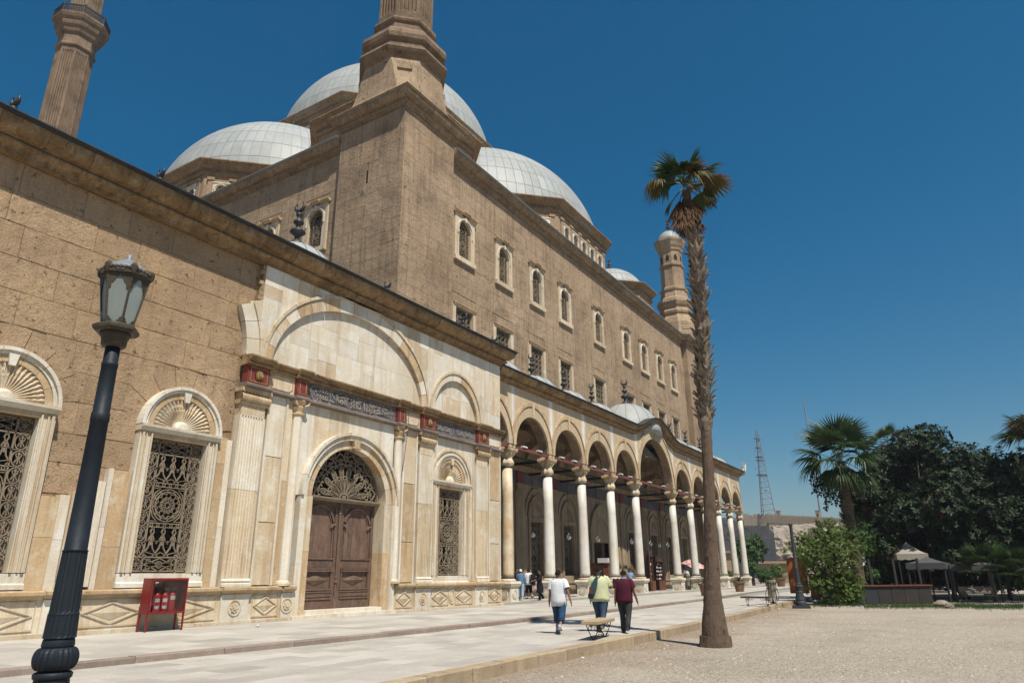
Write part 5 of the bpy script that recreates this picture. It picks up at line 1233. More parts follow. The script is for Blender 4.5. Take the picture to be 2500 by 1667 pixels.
def lamp_post(loc, label, lantern, hs, mt):
    t = thing('lamp_post', label, 'lamp post', loc, .3)
    obj('base_slab', MB().box(-.42, .42, -.42, .42, -.05, .14 if not lantern else .06), M['lamp_paint2'], t)
    obj('base', MB().lathe([(.36, .06), (.36, .30), (.32, .36), (.315, .42), (.33, .45), (.31, .50), (.29, .56), (.28, .62), (.265, .68), (.255, .74), (.25, .80), (.26, .84), (.235, .87), (.225, .93)], n=28), mt, t, smooth=False)
    obj('base_ring', MB().lathe([(.22, .92), (.25, .94), (.255, .97), (.23, .985), (.21, .99)], n=28), mt, t, smooth=True)
    bulb = []
    for i in range(11):
        q = PI*i/10; bulb.append((.21+.085*math.sin(q), 1.0+.095*(1-math.cos(q)), 1 if 1 < i < 9 else 0))
    obj('gadrooned_ring', fluted_lathe(bulb, 48, .014), mt, t)
    obj('collar', MB().lathe([(.20, 1.18), (.215, 1.21), (.205, 1.25), (.19, 1.28)], n=28), mt, t, smooth=True)
    obj('fluted_drum', fluted_lathe([(.185, 1.27, 0), (.183, 1.29, 1), (.175, 1.46, 1), (.175, 1.475, 0), (.168, 1.48, 0), (.166, 1.50, 1), (.145, 2.02, 1), (.143, 2.04, 0)], 40, .008), mt, t)
    obj('pole', MB().lathe([(.150, 2.03), (.130, 2.045), (.118, 2.6), (.108, 3.28), (.114, 3.285), (.114, 3.37), (.104, 3.375), (.098, 3.86), (.103, 3.865), (.103, 3.90), (.095, 3.905), (.092, hs)] if lantern else [(.150, 2.03), (.135, 2.05), (.12, 3.2), (.11, hs-.25), (.12, hs-.22), (.12, hs-.12), (.15, hs-.04), (.16, hs), (.12, hs+.01)], n=24), mt, t, smooth=True)
    for o in list(t.children):
        nm_ = o.name.split('.')[0]
        if nm_ != 'base_slab': q_ = {'fluted_drum': .74, 'pole': .76}.get(nm_, .63 if lantern else .78); o.scale = (q_, q_, 1)
    if not lantern: return t
    z = hs
    obj('lantern_socket', MB().lathe([(.10, z-.12), (.12, z-.1), (.125, z-.03), (.14, z), (.15, z+.04)], n=20), M['lanternbrown'], t, smooth=True)
    L = obj('lantern', octprof(0, 0, [(.175, z+.03), (.20, z+.06), (.20, z+.09), (.16, z+.12)], 6), M['lanternbrown'], t)
    r0, r1, z0, z1 = .135, .215, z+.12, z+.66
    for i in range(6):
        a = 2*PI*i/6; mid = a+PI/6
        def P(r_, an, zz): return (r_*math.cos(an), r_*math.sin(an), zz)
        c0, c1 = r0/math.cos(PI/6), r1/math.cos(PI/6); c0, c1 = r0*1.1, r1*1.1
        A, B2, D, E_ = Vector(P(c0, a, z0)), Vector(P(c0, a+PI/3, z0)), Vector(P(c1, a+PI/3, z1)), Vector(P(c1, a, z1))
        obj('lantern_pane', MB().add([A*.97+Vector((0,0,.03*A.z))*1, B2*.97+Vector((0,0,.03*B2.z)), D*.97+Vector((0,0,.03*D.z)), E_*.97+Vector((0,0,.03*E_.z))], [(0,1,2,3)]), M['opal'], L)
        fr = MB().tube([A, E_], .012, 5); fr.tube([A, B2], .012, 5); fr.tube([E_, D], .014, 5)
        nrm = Vector((math.cos(mid), math.sin(mid), 0)); ux = (D-E_).normalized()
        def on(u, v): return A.lerp(B2, u).lerp(E_.lerp(D, u), v) + nrm*.004
        # filigree corners: scalloped plates at the top and bottom of each pane
        for s in (0, 1):
            uu = (lambda q: q) if not s else (lambda q: 1-q)
            top = [on(uu(0), 1), on(uu(.5), 1), on(uu(.48), .93), on(uu(.36), .90), on(uu(.28), .82), on(uu(.18), .80), on(uu(.16), .70), on(uu(.06), .68), on(uu(.04), .60), on(uu(0), .58)]
            fr.add(top, [tuple(range(10))])
            bt = [on(uu(0), 0), on(uu(.42), 0), on(uu(.36), .05), on(uu(.26), .06), on(uu(.2), .11), on(uu(.1), .12), on(uu(.06), .17), on(uu(0), .18)]
            fr.add(bt, [tuple(range(8))])
        obj('pane_frame', fr, M['lanternbrown'], L)
        cr = MB()
        for k in range(5):
            u = (k+.5)/5; q = E_.lerp(D, u)+nrm*.015; rr = .028 if k != 2 else .03
            cr.cbox(q+Vector((0,0,.03)), (.02, .055, .06), mid)
            cr.lathe([(.0, -rr), (rr*.8, -rr*.6), (rr, 0), (rr*.8, rr*.6), (0, rr)], q+Vector((0,0,.055)), 6)
        q = E_*1.04; cr.lathe([(.0, -.06), (.025, -.04), (.035, .0), (.038, .04), (.02, .07), (.0, .075)], Vector((q.x, q.y, E_.z+.04)), 8)
        obj('cresting', cr, M['lanternbrown'], L)
    obj('lantern_cap', MB().lathe([(.24, z1+.02), (.225, z1+.07), (.18, z1+.13), (.12, z1+.175), (.07, z1+.205), (.036, z1+.225), (.03, z1+.24), (.032, z1+.285), (.0, z1+.29)], n=18), M['capwhite'], t, smooth=True)
    return t
LX, LY = 3.63, 7.2
ztop = at_dist(311, 626, math.hypot(LX, LY)).z-GZ
lamp_post((LX, LY, GZ), 'tall dark street lamp with six sided lantern in the left foreground', True, ztop-.93, M['lamp_paint'])
P = onZ(1957, 1484, GZ); ztop = at_dist(1937.5, 1278, math.hypot(P.x, P.y)).z-GZ
lp2 = lamp_post((P.x, P.y, GZ), 'black lamp post without lantern at the end of the kerb beside the green shrub', False, ztop, M['lamp_paint2'])

# ---------------------------------------------------------------- benches
M['benchseat'] = mat('sand_stone_bench_top', (.50, .38, .23), (.44, .32, .19), (.56, .45, .30), rough=.7, sbig=2, smid=6, amid=.5, rand=.05, bump=.15)
M['benchdark'] = mat('dark_bench_top', (.07, .065, .06), (.09, .085, .08), rough=.7, sbig=2, rand=.03)
def spiral(cx, cz, r0, turns, s, a0, n=16):
    return [(cx+s*r0*(1-.8*i/n)*math.cos(a0+turns*2*PI*i/n), cz+r0*(1-.8*i/n)*math.sin(a0+turns*2*PI*i/n)) for i in range(n+1)]
def bench(loc, rz, label, m):
    t = thing('iron_bench', label, 'bench', loc, rz, 'low benches with scrolled iron legs')
    L, Wd, H, T = 1.62, .44, .46, .085
    g = MB(); b = .01
    g.rings([[(sx*(L/2-q), sy*(Wd/2-q), z) for sx, sy in ((-1,-1),(1,-1),(1,1),(-1,1))] for q, z in ((b, H-T), (0, H-T+b), (0, H-b), (b, H))], True, True, True); obj('seat', g, m, t)
    for s in (-1, 1):
        g = MB(); x = s*.55
        for q in (-1, 1):
            g.tube([(x, q*.17, H-T), (x, q*.165, H-T-.05), (x, q*.10, .17), (x, q*.02, .02), (x, 0, .0)], .011, 6)
            sp = spiral(q*.085, H-T-.085, .07, 1.3, q, PI*.5); g.tube([(x, y, z) for y, z in sp], .009, 5)
            sp = spiral(q*.05, .055, .05, 1.2, q, -PI*.5); g.tube([(x, y, z) for y, z in sp], .008, 5)
        obj('leg', g, M['iron_d'], t)
    g = MB().tube([(-.55, 0, .02), (0, 0, .10), (.55, 0, .02)], .009, 5)
    for s in (-1, 1):
        for q in (-1, 1): g.tube([(s*.55, q*.1, H-T-.01), (s*.30, q*.1, H-T-.10), (s*.22, q*.1, H-T-.02)], .009, 5)
    obj('stretcher', g, M['iron_d'], t); return t
a, b2 = onZ(1446, 1564, OZ), onZ(1490, 1553, OZ); c = (a+b2)/2
bench((17.62, 8.42, OZ), .17, 'low bench with sand coloured slab seat behind the kerb next to the walking men', M['benchseat'])
bench((38.5, 9.45, OZ), 1.3, 'low bench with dark seat and scrolled legs near the iron planter', M['benchdark'])

# ---------------------------------------------------------------- fire extinguisher cabinet
M['redpaint'] = mat('red_cabinet_paint', (.25, .012, .012), (.20, .012, .012), rough=.4, sbig=2, rand=.03, bump=.03, spec=.5, fine=.05)
M['redext'] = mat('extinguisher_red', (.52, .02, .025), (.42, .015, .02), rough=.3, sbig=3, rand=.05, bump=0, spec=.5, fine=.03)
M['labelw'] = plain('white_label', (.72, .70, .68), .5)
fx0, fx1, fy0, fy1, fz0, fz1 = 12.53, 13.72, 20.30, 20.72, .48, 1.47
fc = thing('fire_cabinet', 'red glass fronted fire extinguisher cabinet on four legs against the wall', 'cabinet', (13.12, 20.5, 0), world=True)
g = MB().box(fx0, fx1, fy1-.02, fy1, fz0, fz1).box(fx0, fx0+.02, fy0, fy1-.02, fz0, fz1).box(fx1-.02, fx1, fy0, fy1-.02, fz0, fz1).box(fx0+.02, fx1-.02, fy0, fy1-.02, fz0, fz0+.02).box(fx0+.02, fx1-.02, fy0, fy1-.02, fz1-.02, fz1); obj('case', g, M['redpaint'], fc)
y = fy0
obj('front_frame', MB().strip([(fx0+.035, fz0+.035), (fx1-.035, fz0+.035), (fx1-.035, fz1-.035), (fx0+.035, fz1-.035)], .07, y-.02, y+.02, True), M['redpaint'], fc)
gm = bpy.data.materials.new('cabinet_glass'); gm.use_nodes = True; t_ = gm.node_tree; t_.nodes.clear()
n1, n2, n3, n4 = t_.nodes.new('ShaderNodeBsdfTransparent'), t_.nodes.new('ShaderNodeBsdfGlossy'), t_.nodes.new('ShaderNodeMixShader'), t_.nodes.new('ShaderNodeOutputMaterial')
n1.inputs[0].default_value = (.86, .88, .88, 1); n2.inputs['Roughness'].default_value = .03; n3.inputs[0].default_value = .05
t_.links.new(n1.outputs[0], n3.inputs[1]); t_.links.new(n2.outputs[0], n3.inputs[2]); t_.links.new(n3.outputs[0], n4.inputs[0])
obj('glass_pane', MB().box(fx0+.07, fx1-.07, y-.004, y, fz0+.07, fz1-.07), gm, fc)
me = to_mesh_text('\u0663', .17, .002); me.transform(Matrix.Rotation(PI/2, 4, 'X')); obj('number', me, M['labelw'], fc, (fx0+.16, y-.008, fz1-.17))
for x in (fx0+.025, fx1-.025):
    for yy in (fy0+.02, fy1-.025): obj('leg', MB().box(x-.022, x+.022, yy-.022, yy+.022, 0, fz0), M['redpaint'], fc)
exl = ['leftmost fire extinguisher in the red cabinet, half hidden by the frame', 'second fire extinguisher from the left in the red cabinet, black handle', 'third fire extinguisher in the cabinet with torn white label', 'rightmost fire extinguisher in the cabinet with square white label']
for i, x in enumerate((fx0+.13, fx0+.36, fx0+.60, fx0+.84)):
    s = .72 if i == 0 else 1.0
    e = thing('fire_extinguisher', exl[i], 'fire extinguisher', (x, 20.50, fz0+.02), 0, 'extinguishers in the red cabinet', scale=s)
    obj('cylinder', MB().lathe([(.095, 0), (.10, .02), (.10, .46), (.09, .51), (.06, .55), (.03, .565)], n=18), M['redext'], e, smooth=True)
    obj('valve', MB().lathe([(.025, .56), (.03, .6), (.02, .63)], n=8), M['iron_g'], e); obj('handle', MB().cbox((.03, 0, .655), (.16, .03, .018)).cbox((.03, 0, .69), (.18, .025, .016)), M['gold'] if i > 1 else M['iron_d'], e)
    obj('paper_label', MB().lathe([(.102, .12 if i != 3 else .36), (.102, .40 if i != 3 else .47)], n=8, a0=-PI*.80, caps=False, arc=PI*.45), M['labelw'], e)
    obj('print_block', MB().lathe([(.1035, .20), (.1035, .30)], n=8, a0=-PI*.78, caps=False, arc=PI*.40), M['redext'], e) if i != 3 else None

# ---------------------------------------------------------------- planters and bins
M['terracotta'] = mat('terracotta', (.30, .165, .095), (.24, .13, .075), (.38, .25, .16), rough=.85, sbig=3, smid=8, amid=.5, rand=.1, bump=.1)
def leafmat(name, a, b, c, rough=.45, sub=.25):
    m = mat(name, a, b, c, rough=rough, sbig=.9, smid=3.0, amid=.6, rand=.12, bump=0, fine=.05, spec=.22, sfine=8)
    t = m.node_tree; N, L = t.nodes, t.links; p = N['Principled BSDF']; out = [n for n in N if n.type == 'OUTPUT_MATERIAL'][0]
    tr_ = N.new('ShaderNodeBsdfTranslucent'); mx = N.new('ShaderNodeMixShader'); mx.inputs[0].default_value = sub
    src = p.inputs['Base Color'].links[0].from_socket; L.new(src, tr_.inputs[0]); L.new(p.outputs[0], mx.inputs[1]); L.new(tr_.outputs[0], mx.inputs[2]); L.new(mx.outputs[0], out.inputs[0]); return m
M['blade'] = leafmat('sword_leaf', (.055, .095, .035), (.085, .12, .05), (.16, .16, .07))
def spiky(n, ln, seed, wd=.045, up=.5):
    g = MB(); r_ = random.Random(seed)
    for i in range(n):
        a = r_.random()*2*PI; el = r_.uniform(up*.5, 1.45); l = ln*r_.uniform(.6, 1.05); pts = []
        for k in range(4):
            u = k/3; e2 = el-.55*u*u; pts.append((l*u*math.cos(e2)*math.cos(a), l*u*math.cos(e2)*math.sin(a), l*u*math.sin(e2)))
        sx, sy = -math.sin(a), math.cos(a); rs = []
        for k, p in enumerate(pts):
            w_ = wd*(1, 1.1, .75, .05)[k]; rs.append([(p[0]-sx*w_/2, p[1]-sy*w_/2, p[2]), (p[0], p[1], p[2]-.3*w_), (p[0]+sx*w_/2, p[1]+sy*w_/2, p[2])])
        g.rings(rs, closed=False)
    return g
def pot(loc, label, s, seed, plant='blade', n=70, ln=.85):
    t = thing('flower_pot', label, 'flower pot', loc, seed, 'terracotta pots with spiky plants', scale=s)
    obj('pot', MB().lathe([(.26, 0), (.27, .02), (.36, .55), (.41, .56), (.42, .66), (.38, .67), (.36, .60), (.02, .58)], n=22), M['terracotta'], t, smooth=False)
    o = obj('leaves', spiky(n, ln, seed), M[plant], t, (0, 0, .55)); return t
P = onZ(1719, 1454, 0); pot((P.x+.25, P.y-.1, 0), 'terracotta pot with spiky plant partly hidden behind the tall palm trunk', 1.25, 1)
P = onZ(1809, 1440, 0); pot((P.x-6, P.y-1.5, 0), 'terracotta pot with spiky plant before the last arcade columns', 1.25, 2)
P = onZ(1910, 1428, 0); pot((P.x-10, P.y-2.0, 0), 'terracotta pot with spiky plant left of the orange board', 1.5, 3, ln=1.1)
M['paperbin'] = mat('pale_bin_liner', (.42, .37, .26), (.34, .29, .19), (.5, .46, .36), rough=.8, sbig=3, smid=7, rand=.05, bump=.3)
M['plastic'] = plain('white_plastic', (.75, .77, .8), .35)
def basket(loc, label, cat, s, paper):
    t = thing('wire_basket', label, cat, loc, .2, None, scale=s); g = MB()
    for i in range(10):
        a = 2*PI*i/10; q = [(.10, .06), (.30, .22), (.34, .45), (.28, .68), (.22, .78), (.25, 1.05), (.30, 1.12)]
        g.tube([(r_*math.cos(a), r_*math.sin(a), z) for r_, z in q], .014, 5)
    for r_, z in ((.30, .22), (.26, .75), (.255, 1.02)):
        g.tube([(r_*math.cos(2*PI*j/16), r_*math.sin(2*PI*j/16), z) for j in range(17)], .018, 5)
    obj('wire_cage', g, M['iron_d'], t)
    g = MB()
    for i in range(4):
        a = PI/4+i*PI/2; g.tube([(.08*math.cos(a), .08*math.sin(a), .12), (.10*math.cos(a), .10*math.sin(a), .06), (.26*math.cos(a), .26*math.sin(a), .0)], .018, 5)
    g.lathe([(.05, .02), (.06, .16), (.02, .2)], n=8); obj('foot', g, M['iron_d'], t)
    obj('liner', MB().lathe([(.14, .30), (.215, .72), (.235, 1.18), (.225, 1.18), (.2, .8)], n=16), M['paperbin'], t)
    return t
P = onZ(1897, 1471, OZ); k = basket((P.x-2, P.y-.25, OZ), 'wrought iron planter basket holding a pale pot beside the dark bench', 'planter', 1.05, 0)
obj('plant', spiky(60, .42, 5, .06), M['blade'], k, (0, 0, 1.1))
P = onZ(1678, 1441, 0); k = basket((66.2, 22.35, .1), 'wire litter basket with pale liner standing between two arcade pedestals', 'litter bin', 1.15, 1)
g = MB()
for i in range(5): g.cbox((rnd.uniform(-.15, .15), rnd.uniform(-.12, .12), 1.22+.05*i), (.28, .18, .10), rnd.random()*3)
obj('rubbish', g, M['plastic'], k, kind='stuff')
# orange panelled boards
M['orange'] = mat('orange_stained_wood', (.42, .13, .025), (.34, .10, .02), (.50, .19, .05), rough=.5, sbig=2, smid=4, amid=.4, rand=.06, bump=.15, streak=.3, scol=(.2, .06, .015), sstretch=(9, 9, .5))
def board(loc, rz, w_, h_, label, foot):
    t = thing('folding_board', label, 'board', loc, rz, None)
    obj('panel', MB().box(-w_/2, w_/2, -.03, .03, .25, .25+h_), M['orange'], t); g = MB()
    for q in (.10, .22): g.strip([(-w_/2+q, .25+q), (w_/2-q, .25+q), (w_/2-q, .25+h_-q), (-w_/2+q, .25+h_-q)], .06, -.055, .055, True)
    obj('mouldings', g, M['orange'], t)
    if foot:
        obj('foot', MB().box(-.06, .06, -.05, .05, .06, .3).box(-.3, .3, -.06, .06, 0, .07).box(-.06, .06, -.3, .3, 0.0, .068), M['orange'], t)
    return t
P = onZ(1925, 1458, OZ); board((P.x+1.0, P.y-.6, OZ), -1.35, 1.25, 2.35, 'upright orange panelled wooden board standing left behind the dark lamp post', True)
P = onZ(1985, 1478, GZ); board((P.x+2.2, P.y-.9, GZ), -1.45, 2.6, 1.5, 'low orange wooden board half buried behind the green shrub', False)
# ---------------------------------------------------------------- kiosk counter and stalls under the arcade
M['booth'] = mat('brown_booth_wood', (.20, .07, .03), (.15, .05, .024), (.26, .10, .05), rough=.55, sbig=1.5, smid=5, amid=.5, rand=.07, bump=.15, streak=.5, scol=(.08, .03, .015), sstretch=(9, 9, .3))
bo = thing('guard_booth', 'brown wooden guard booth with white box on top in front of the inner doorway', 'booth', (51.6, 23.9, .1), .1)
for i in range(14):
    obj('plank', MB().box(-1.35+i*.193+.003, -1.35+(i+1)*.193-.003, -.72, -.69, 0, 2.15), M['booth'], bo)
obj('case', MB().box(-1.35, 1.35, -.69, .7, 0, 2.12), M['booth'], bo); obj('top', MB().box(-1.45, 1.45, -.8, .8, 2.15, 2.24), M['booth'], bo)
obj('white_box', MB().box(-.5, .55, -.4, .4, 2.24, 2.60), M['lampwhite'], bo)
M['cab'] = plain('stall_cabinet_wood', (.075, .028, .02), .5)
def stall(loc, rz, w_, h_, label, sign, seed):
    t = thing('display_cabinet', label, 'cabinet', loc, rz); r_ = random.Random(seed)
    obj('case', MB().box(-w_/2, w_/2, .45, .5, 0, h_).box(-w_/2, -w_/2+.06, -.3, .45, 0, h_).box(w_/2-.06, w_/2, -.3, .45, 0, h_).box(-w_/2+.06, w_/2-.06, -.3, .45, h_-.5, h_), M['cab'], t)
    obj('cupboard', MB().box(-w_/2+.06, w_/2-.06, -.45, .45, 0, .85), M['booth'], t)
    for k in range(5):
        z = .9+k*(h_-1.5)/4.6
        obj('shelf', MB().box(-w_/2+.06, w_/2-.06, -.2, .45, z, z+.03), M['booth'], t)
        g1, g2, g3 = MB(), MB(), MB()
        for j in range(int(w_/.16)):
            g_ = r_.choice((g1, g1, g2, g3)); x = -w_/2+.16+j*.155; s = r_.uniform(.6, 1.2)
            g_.lathe([(.04*s, 0), (.05*s, .05), (.05*s, .11*s), (.02*s, .16*s), (.025*s, .20*s)], (x, -.1+r_.uniform(-.05, .1), z+.03), 6)
        for nm, g_, m in (('bottles', g1, M['plastic']), ('coloured_bottles', g2, M['blue']), ('amber_bottles', g3, M['gold'])):
            if g_.f: obj(nm, g_, m, t, kind='stuff')
    if sign:
        me = to_mesh_text(sign, .36, .004); me.transform(Matrix.Rotation(PI/2, 4, 'X') @ Matrix.Rotation(PI/2, 4, 'Z')); obj('gold_lettering', me, M['gold'], t, (-w_/2-.2, -.34, h_*.45))
        obj('sign_post', MB().box(-w_/2-.4, -w_/2, -.32, -.26, 0, h_), M['cab'], t)
    return t
stall((61.6, 24.3, .1), .25, 2.2, 3.4, 'tall wooden display cabinet with bottles and vertical gold lettering under the wide arch', 'PERFUMES', 1)
stall((65.2, 24.9, .1), .1, 2.6, 3.0, 'darker display cabinet of small bottles right of the lettered cabinet', None, 2)
M['pinkcloth'] = mat('pink_striped_cloth', (.55, .16, .17), (.62, .24, .24), rough=.8, sbig=2, rand=.03)
M['paleclo'] = plain('pale_cloth', (.68, .55, .48), .8)
pr_ = thing('striped_parasol', 'small pink striped parasol opened behind the arcade columns', 'parasol', (69.8, 23.2, .1))
nn = 16; ga, gb = MB(), MB()
for i in range(nn):
    a0, a1 = 2*PI*i/nn, 2*PI*(i+1)/nn
    for k in range(4):
        r0, r1 = .02+.42*k, .02+.42*(k+1); z0, z1 = 2.75-.10*k-.03*k*k, 2.75-.10*(k+1)-.03*(k+1)**2
        (ga if (k+i) % 2 == 0 else gb).add([(r0*math.cos(a0), r0*math.sin(a0), z0), (r1*math.cos(a0), r1*math.sin(a0), z1), (r1*math.cos(a1), r1*math.sin(a1), z1), (r0*math.cos(a1), r0*math.sin(a1), z0)], [(0,1,2,3)])
cn = obj('canopy', ga, M['pinkcloth'], pr_); obj('pale_stripes', gb, M['paleclo'], cn); obj('pole', MB().tube([(0, 0, 0), (0, 0, 2.8)], .03, 6), M['iron_g'], pr_); obj('base', MB().lathe([(.3, 0), (.3, .06), (.06, .12)], n=12), M['iron_g'], pr_)
# ================================================================ broadleaf trees and shrubs
M['darkleaf'] = leafmat('dark_glossy_leaf', (.014, .030, .010), (.020, .040, .013), (.036, .056, .019), .5, .15)
M['youngleaf'] = leafmat('young_reddish_leaf', (.12, .055, .02), (.10, .085, .03), None, .4)
M['shrubleaf'] = leafmat('shrub_leaf', (.12, .20, .035), (.15, .22, .045), (.25, .27, .08), .6, .35)
M['greenleaf'] = leafmat('mid_green_leaf', (.055, .12, .028), (.07, .14, .035), (.11, .17, .05), .6, .3)
M['bark'] = mat('grey_brown_bark', (.085, .062, .048), (.06, .043, .033), rough=.9, sbig=2, rand=.03, bump=.5)
def leaf(g, p, d, n, l, w_, bend=.15):
    s = d.cross(n)
    if s.length < 1e-4: return
    s.normalize(); n = s.cross(d)
    a = p; m1 = p+d*(l*.35)-n*0; m2 = p+d*(l*.75)-n*(l*bend*.5); t = p+d*l-n*(l*bend)
    g.add([a, m1+s*w_*.5+n*w_*.12, m2+s*w_*.42+n*w_*.1, t, m2-s*w_*.42+n*w_*.1, m1-s*w_*.5+n*w_*.12, m1, m2], [(0,1,6),(1,2,7,6),(2,3,7),(3,4,7),(4,5,6,7),(5,0,6)])
def rdir(r_):
    z = r_.uniform(-1, 1); a = r_.random()*2*PI; q = math.sqrt(1-z*z); return Vector((q*math.cos(a), q*math.sin(a), z))
# ================================================================ palms
RH = Vector((math.sin(YAW), -math.cos(YAW), 0)); FH = Vector((math.cos(YAW), math.sin(YAW), 0)); UPV = Vector((0, 0, 1))
M['palmgreen'] = leafmat('palm_frond_green', (.035, .075, .022), (.055, .10, .03), (.11, .12, .045), .4)
M['palmmix'] = leafmat('palm_frond_ageing', (.10, .10, .03), (.20, .12, .04), (.06, .085, .025), .5)
M['palmdead'] = leafmat('palm_frond_dead', (.20, .115, .055), (.14, .075, .035), (.30, .19, .10), .7)
M['trunk'] = mat('palm_trunk_bark', (.165, .115, .08), (.12, .082, .058), (.075, .052, .038), rough=.95, sbig=.8, smid=5, amid=.7, rand=.03, bump=.7, bdist=.03, streak=.4, scol=(.07, .045, .03), sstretch=(6, 6, .6), sfine=30, pits=.35, pscale=5)
M['boot'] = mat('old_leaf_base', (.27, .215, .16), (.17, .125, .088), (.38, .32, .25), rough=.95, sbig=3, smid=8, amid=.5, rand=.3, bump=.4)
def frond_mesh(seed, pet, fan, spread, nl, droop, fold=.3, wd=.05):
    r_ = random.Random(seed); g = MB(); sag_ = .10*pet
    g.tube([(pet*u, 0, -sag_*u*u+.0) for u in (0, .33, .66, 1.0)], [.028, .022, .018, .015], 5)
    bx, bz = pet, -sag_
    for i in range(nl):
        ph = -spread+2*spread*i/(nl-1)+r_.uniform(-.02, .02); l = fan*(.72+.28*math.cos(ph*.8))*r_.uniform(.88, 1.05)
        dx, dy = math.cos(ph), math.sin(ph); rs = []; K = 5; dr = droop*r_.uniform(.7, 1.3)
        for k in range(K+1):
            u = k/K; w_ = wd*(.35, .9, 1.0, .8, .45, .04)[k]*fan
            x, y, z = bx+dx*l*u, dy*l*u, bz-dr*l*(u**2.2)-fold*abs(dy)*l*u*.25
            if u > .6: x -= dx*l*dr*(u-.6)*.6; y -= dy*l*dr*(u-.6)*.6
            rs.append([(x-dy*w_, y+dx*w_, z), (x, y, z-w_*.5), (x+dy*w_, y-dx*w_, z)])
        g.rings(rs, closed=False)
    return g
_fc = {}
def frond(parent, c, d, pet, fan, kind, droop, spread=1.9, nl=34, seed=0, roll=0, name='frond', nrm=None, wd=.05):
    key = (round(pet, 2), round(fan, 2), kind, droop, spread, nl, seed % 3, wd)
    if key not in _fc: _fc[key] = frond_mesh(seed % 3+11, pet, fan, spread, nl, droop, wd=wd).mesh('frond'); _fc[key].materials.append(M[kind])
    x = d.normalized(); n0 = nrm if nrm is not None else UPV; z = n0-x*n0.dot(x)
    if z.length < .05: z = -FH-x*(-FH).dot(x)
    z.normalize(); y = z.cross(x)
    m = Matrix(((x.x, y.x, z.x, c.x), (x.y, y.y, z.y, c.y), (x.z, y.z, z.z, c.z), (0, 0, 0, 1))) @ Matrix.Rotation(roll, 4, 'X')
    o = obj(name, _fc[key], None, parent); o.matrix_basis = m
    return o
def scr(th, dep=0.): return RH*math.cos(th)+UPV*math.sin(th)+FH*dep
def trunk_mesh(path, rad, n=20, rough=.012, seed=1, rings_=.0):
    r_ = random.Random(seed); mb = MB(); P = [Vector(p) for p in path]; rs = []
    for i in range(len(P)-1):
        steps = max(1, int((P[i+1]-P[i]).length/.12))
        for k in range(steps):
            u = k/steps; c = P[i].lerp(P[i+1], u); rr = rad[i]+(rad[i+1]-rad[i])*u
            rs.append([(c.x+(rr+r_.uniform(-rough, rough)+rings_*((len(rs)) % 2))*math.cos(2*PI*j/n), c.y+(rr+r_.uniform(-rough, rough)+rings_*(len(rs) % 2))*math.sin(2*PI*j/n), c.z) for j in range(n)])
    return mb.rings(rs, True, True, True)
D1 = 20.15
pp = [at_dist(x, y, D1) for x, y in ((1748, 1577), (1742, 1500), (1739, 1440), (1735, 1300), (1729, 1150), (1722, 1010), (1715, 850), (1706, 700), (1696, 600), (1684, 520), (1673, 458))]
pp[0].z = GZ-.1
palm = thing('palm_tree', 'tall fan palm with shaggy upper trunk standing on the gravel by the kerb', 'palm tree', (pp[0].x, pp[0].y, GZ), world=True)
obj('trunk', trunk_mesh(pp, [.40, .28, .215, .17, .15, .146, .142, .142, .14, .135, .12], 22, .012, 2), M['trunk'], palm)
obj('root_crown', trunk_mesh([pp[0]-Vector((0,0,.05)), pp[0]+Vector((0,0,.22)), pp[0]+Vector((0,0,.36)), pp[0]+Vector((0,0,.44))], [.45, .405, .385, .33], 30, .022, 4), M['trunk'], palm)
def boot_mesh(seed):
    r_ = random.Random(seed); g = MB(); l = r_.uniform(.24, .46); w_ = r_.uniform(.08, .14); c = r_.uniform(.12, .75); rs = []
    for k in range(5):
        u = k/4; ww = w_*(1, .9, .65, .4, .1)[k]; x, z = l*(.12*u+c*.55*u*u), l*u
        tw = r_.uniform(-.02, .02)
        rs.append([(x-.012, -ww+tw, z), (x+.02, tw, z-.01), (x-.012, ww+tw, z), (x-.03, tw, z)])
    return g.rings(rs, True, True, True).mesh('leaf_base')
boots = [boot_mesh(i) for i in range(7)]
for b_ in boots: b_.materials.append(M['boot'])
r_ = random.Random(8)
def along(P, z):
    for a, b2 in zip(P, P[1:]):
        if z <= b2.z: return a.lerp(b2, (z-a.z)/(b2.z-a.z))
    return P[-1]
nb = 285
for i in range(nb):
    z = 5.5+(11.7-5.5)*i/nb+r_.uniform(-.05, .05); c = along(pp, z); a = i*2.4+r_.uniform(-.25, .25); rr = .135
    obj('leaf_base', boots[r_.randrange(7)], None, palm, (c.x+rr*math.cos(a), c.y+rr*math.sin(a), z-.1), (r_.uniform(-.35, .35), r_.uniform(-.05, .32), a), (1, r_.uniform(.8, 1.3), r_.uniform(.7, 1.25)))
cc = at_dist(1668, 448, D1)
obj('fibre_collar', trunk_mesh([along(pp, 5.25), along(pp, 5.5), along(pp, 5.8)], [.15, .20, .17], 18, .03, 9), M['boot'], palm)
FR = [(116, -.2, .40, .90, 'palmgreen', .25, 1.9), (100, .4, .40, .95, 'palmgreen', .2, 1.8), (70, -.1, .50, .80, 'palmgreen', .2, 1.4), (86, .9, .45, .85, 'palmgreen', .3, 1.7), (132, .3, .45, .75, 'palmgreen', .4, 1.7),
      (38, -.1, .70, .72, 'palmgreen', .35, 1.6), (33, .6, .6, .7, 'palmmix', .4, 1.6), (2, -.1, .68, .88, 'palmmix', .32, 1.6), (172, -.05, .72, .66, 'palmmix', .9, 1.8), (163, .6, .6, .6, 'palmgreen', .7, 1.7), (-34, -.1, .72, .62, 'palmmix', .3, 1.3), (-12, .7, .6, .7, 'palmgreen', .5, 1.5),
      (62, -1.2, .40, .70, 'palmmix', .6, 1.7), (18, -1.3, .40, .7, 'palmmix', .9, 1.7), (100, -1.6, .35, .7, 'palmgreen', .7, 1.7)]
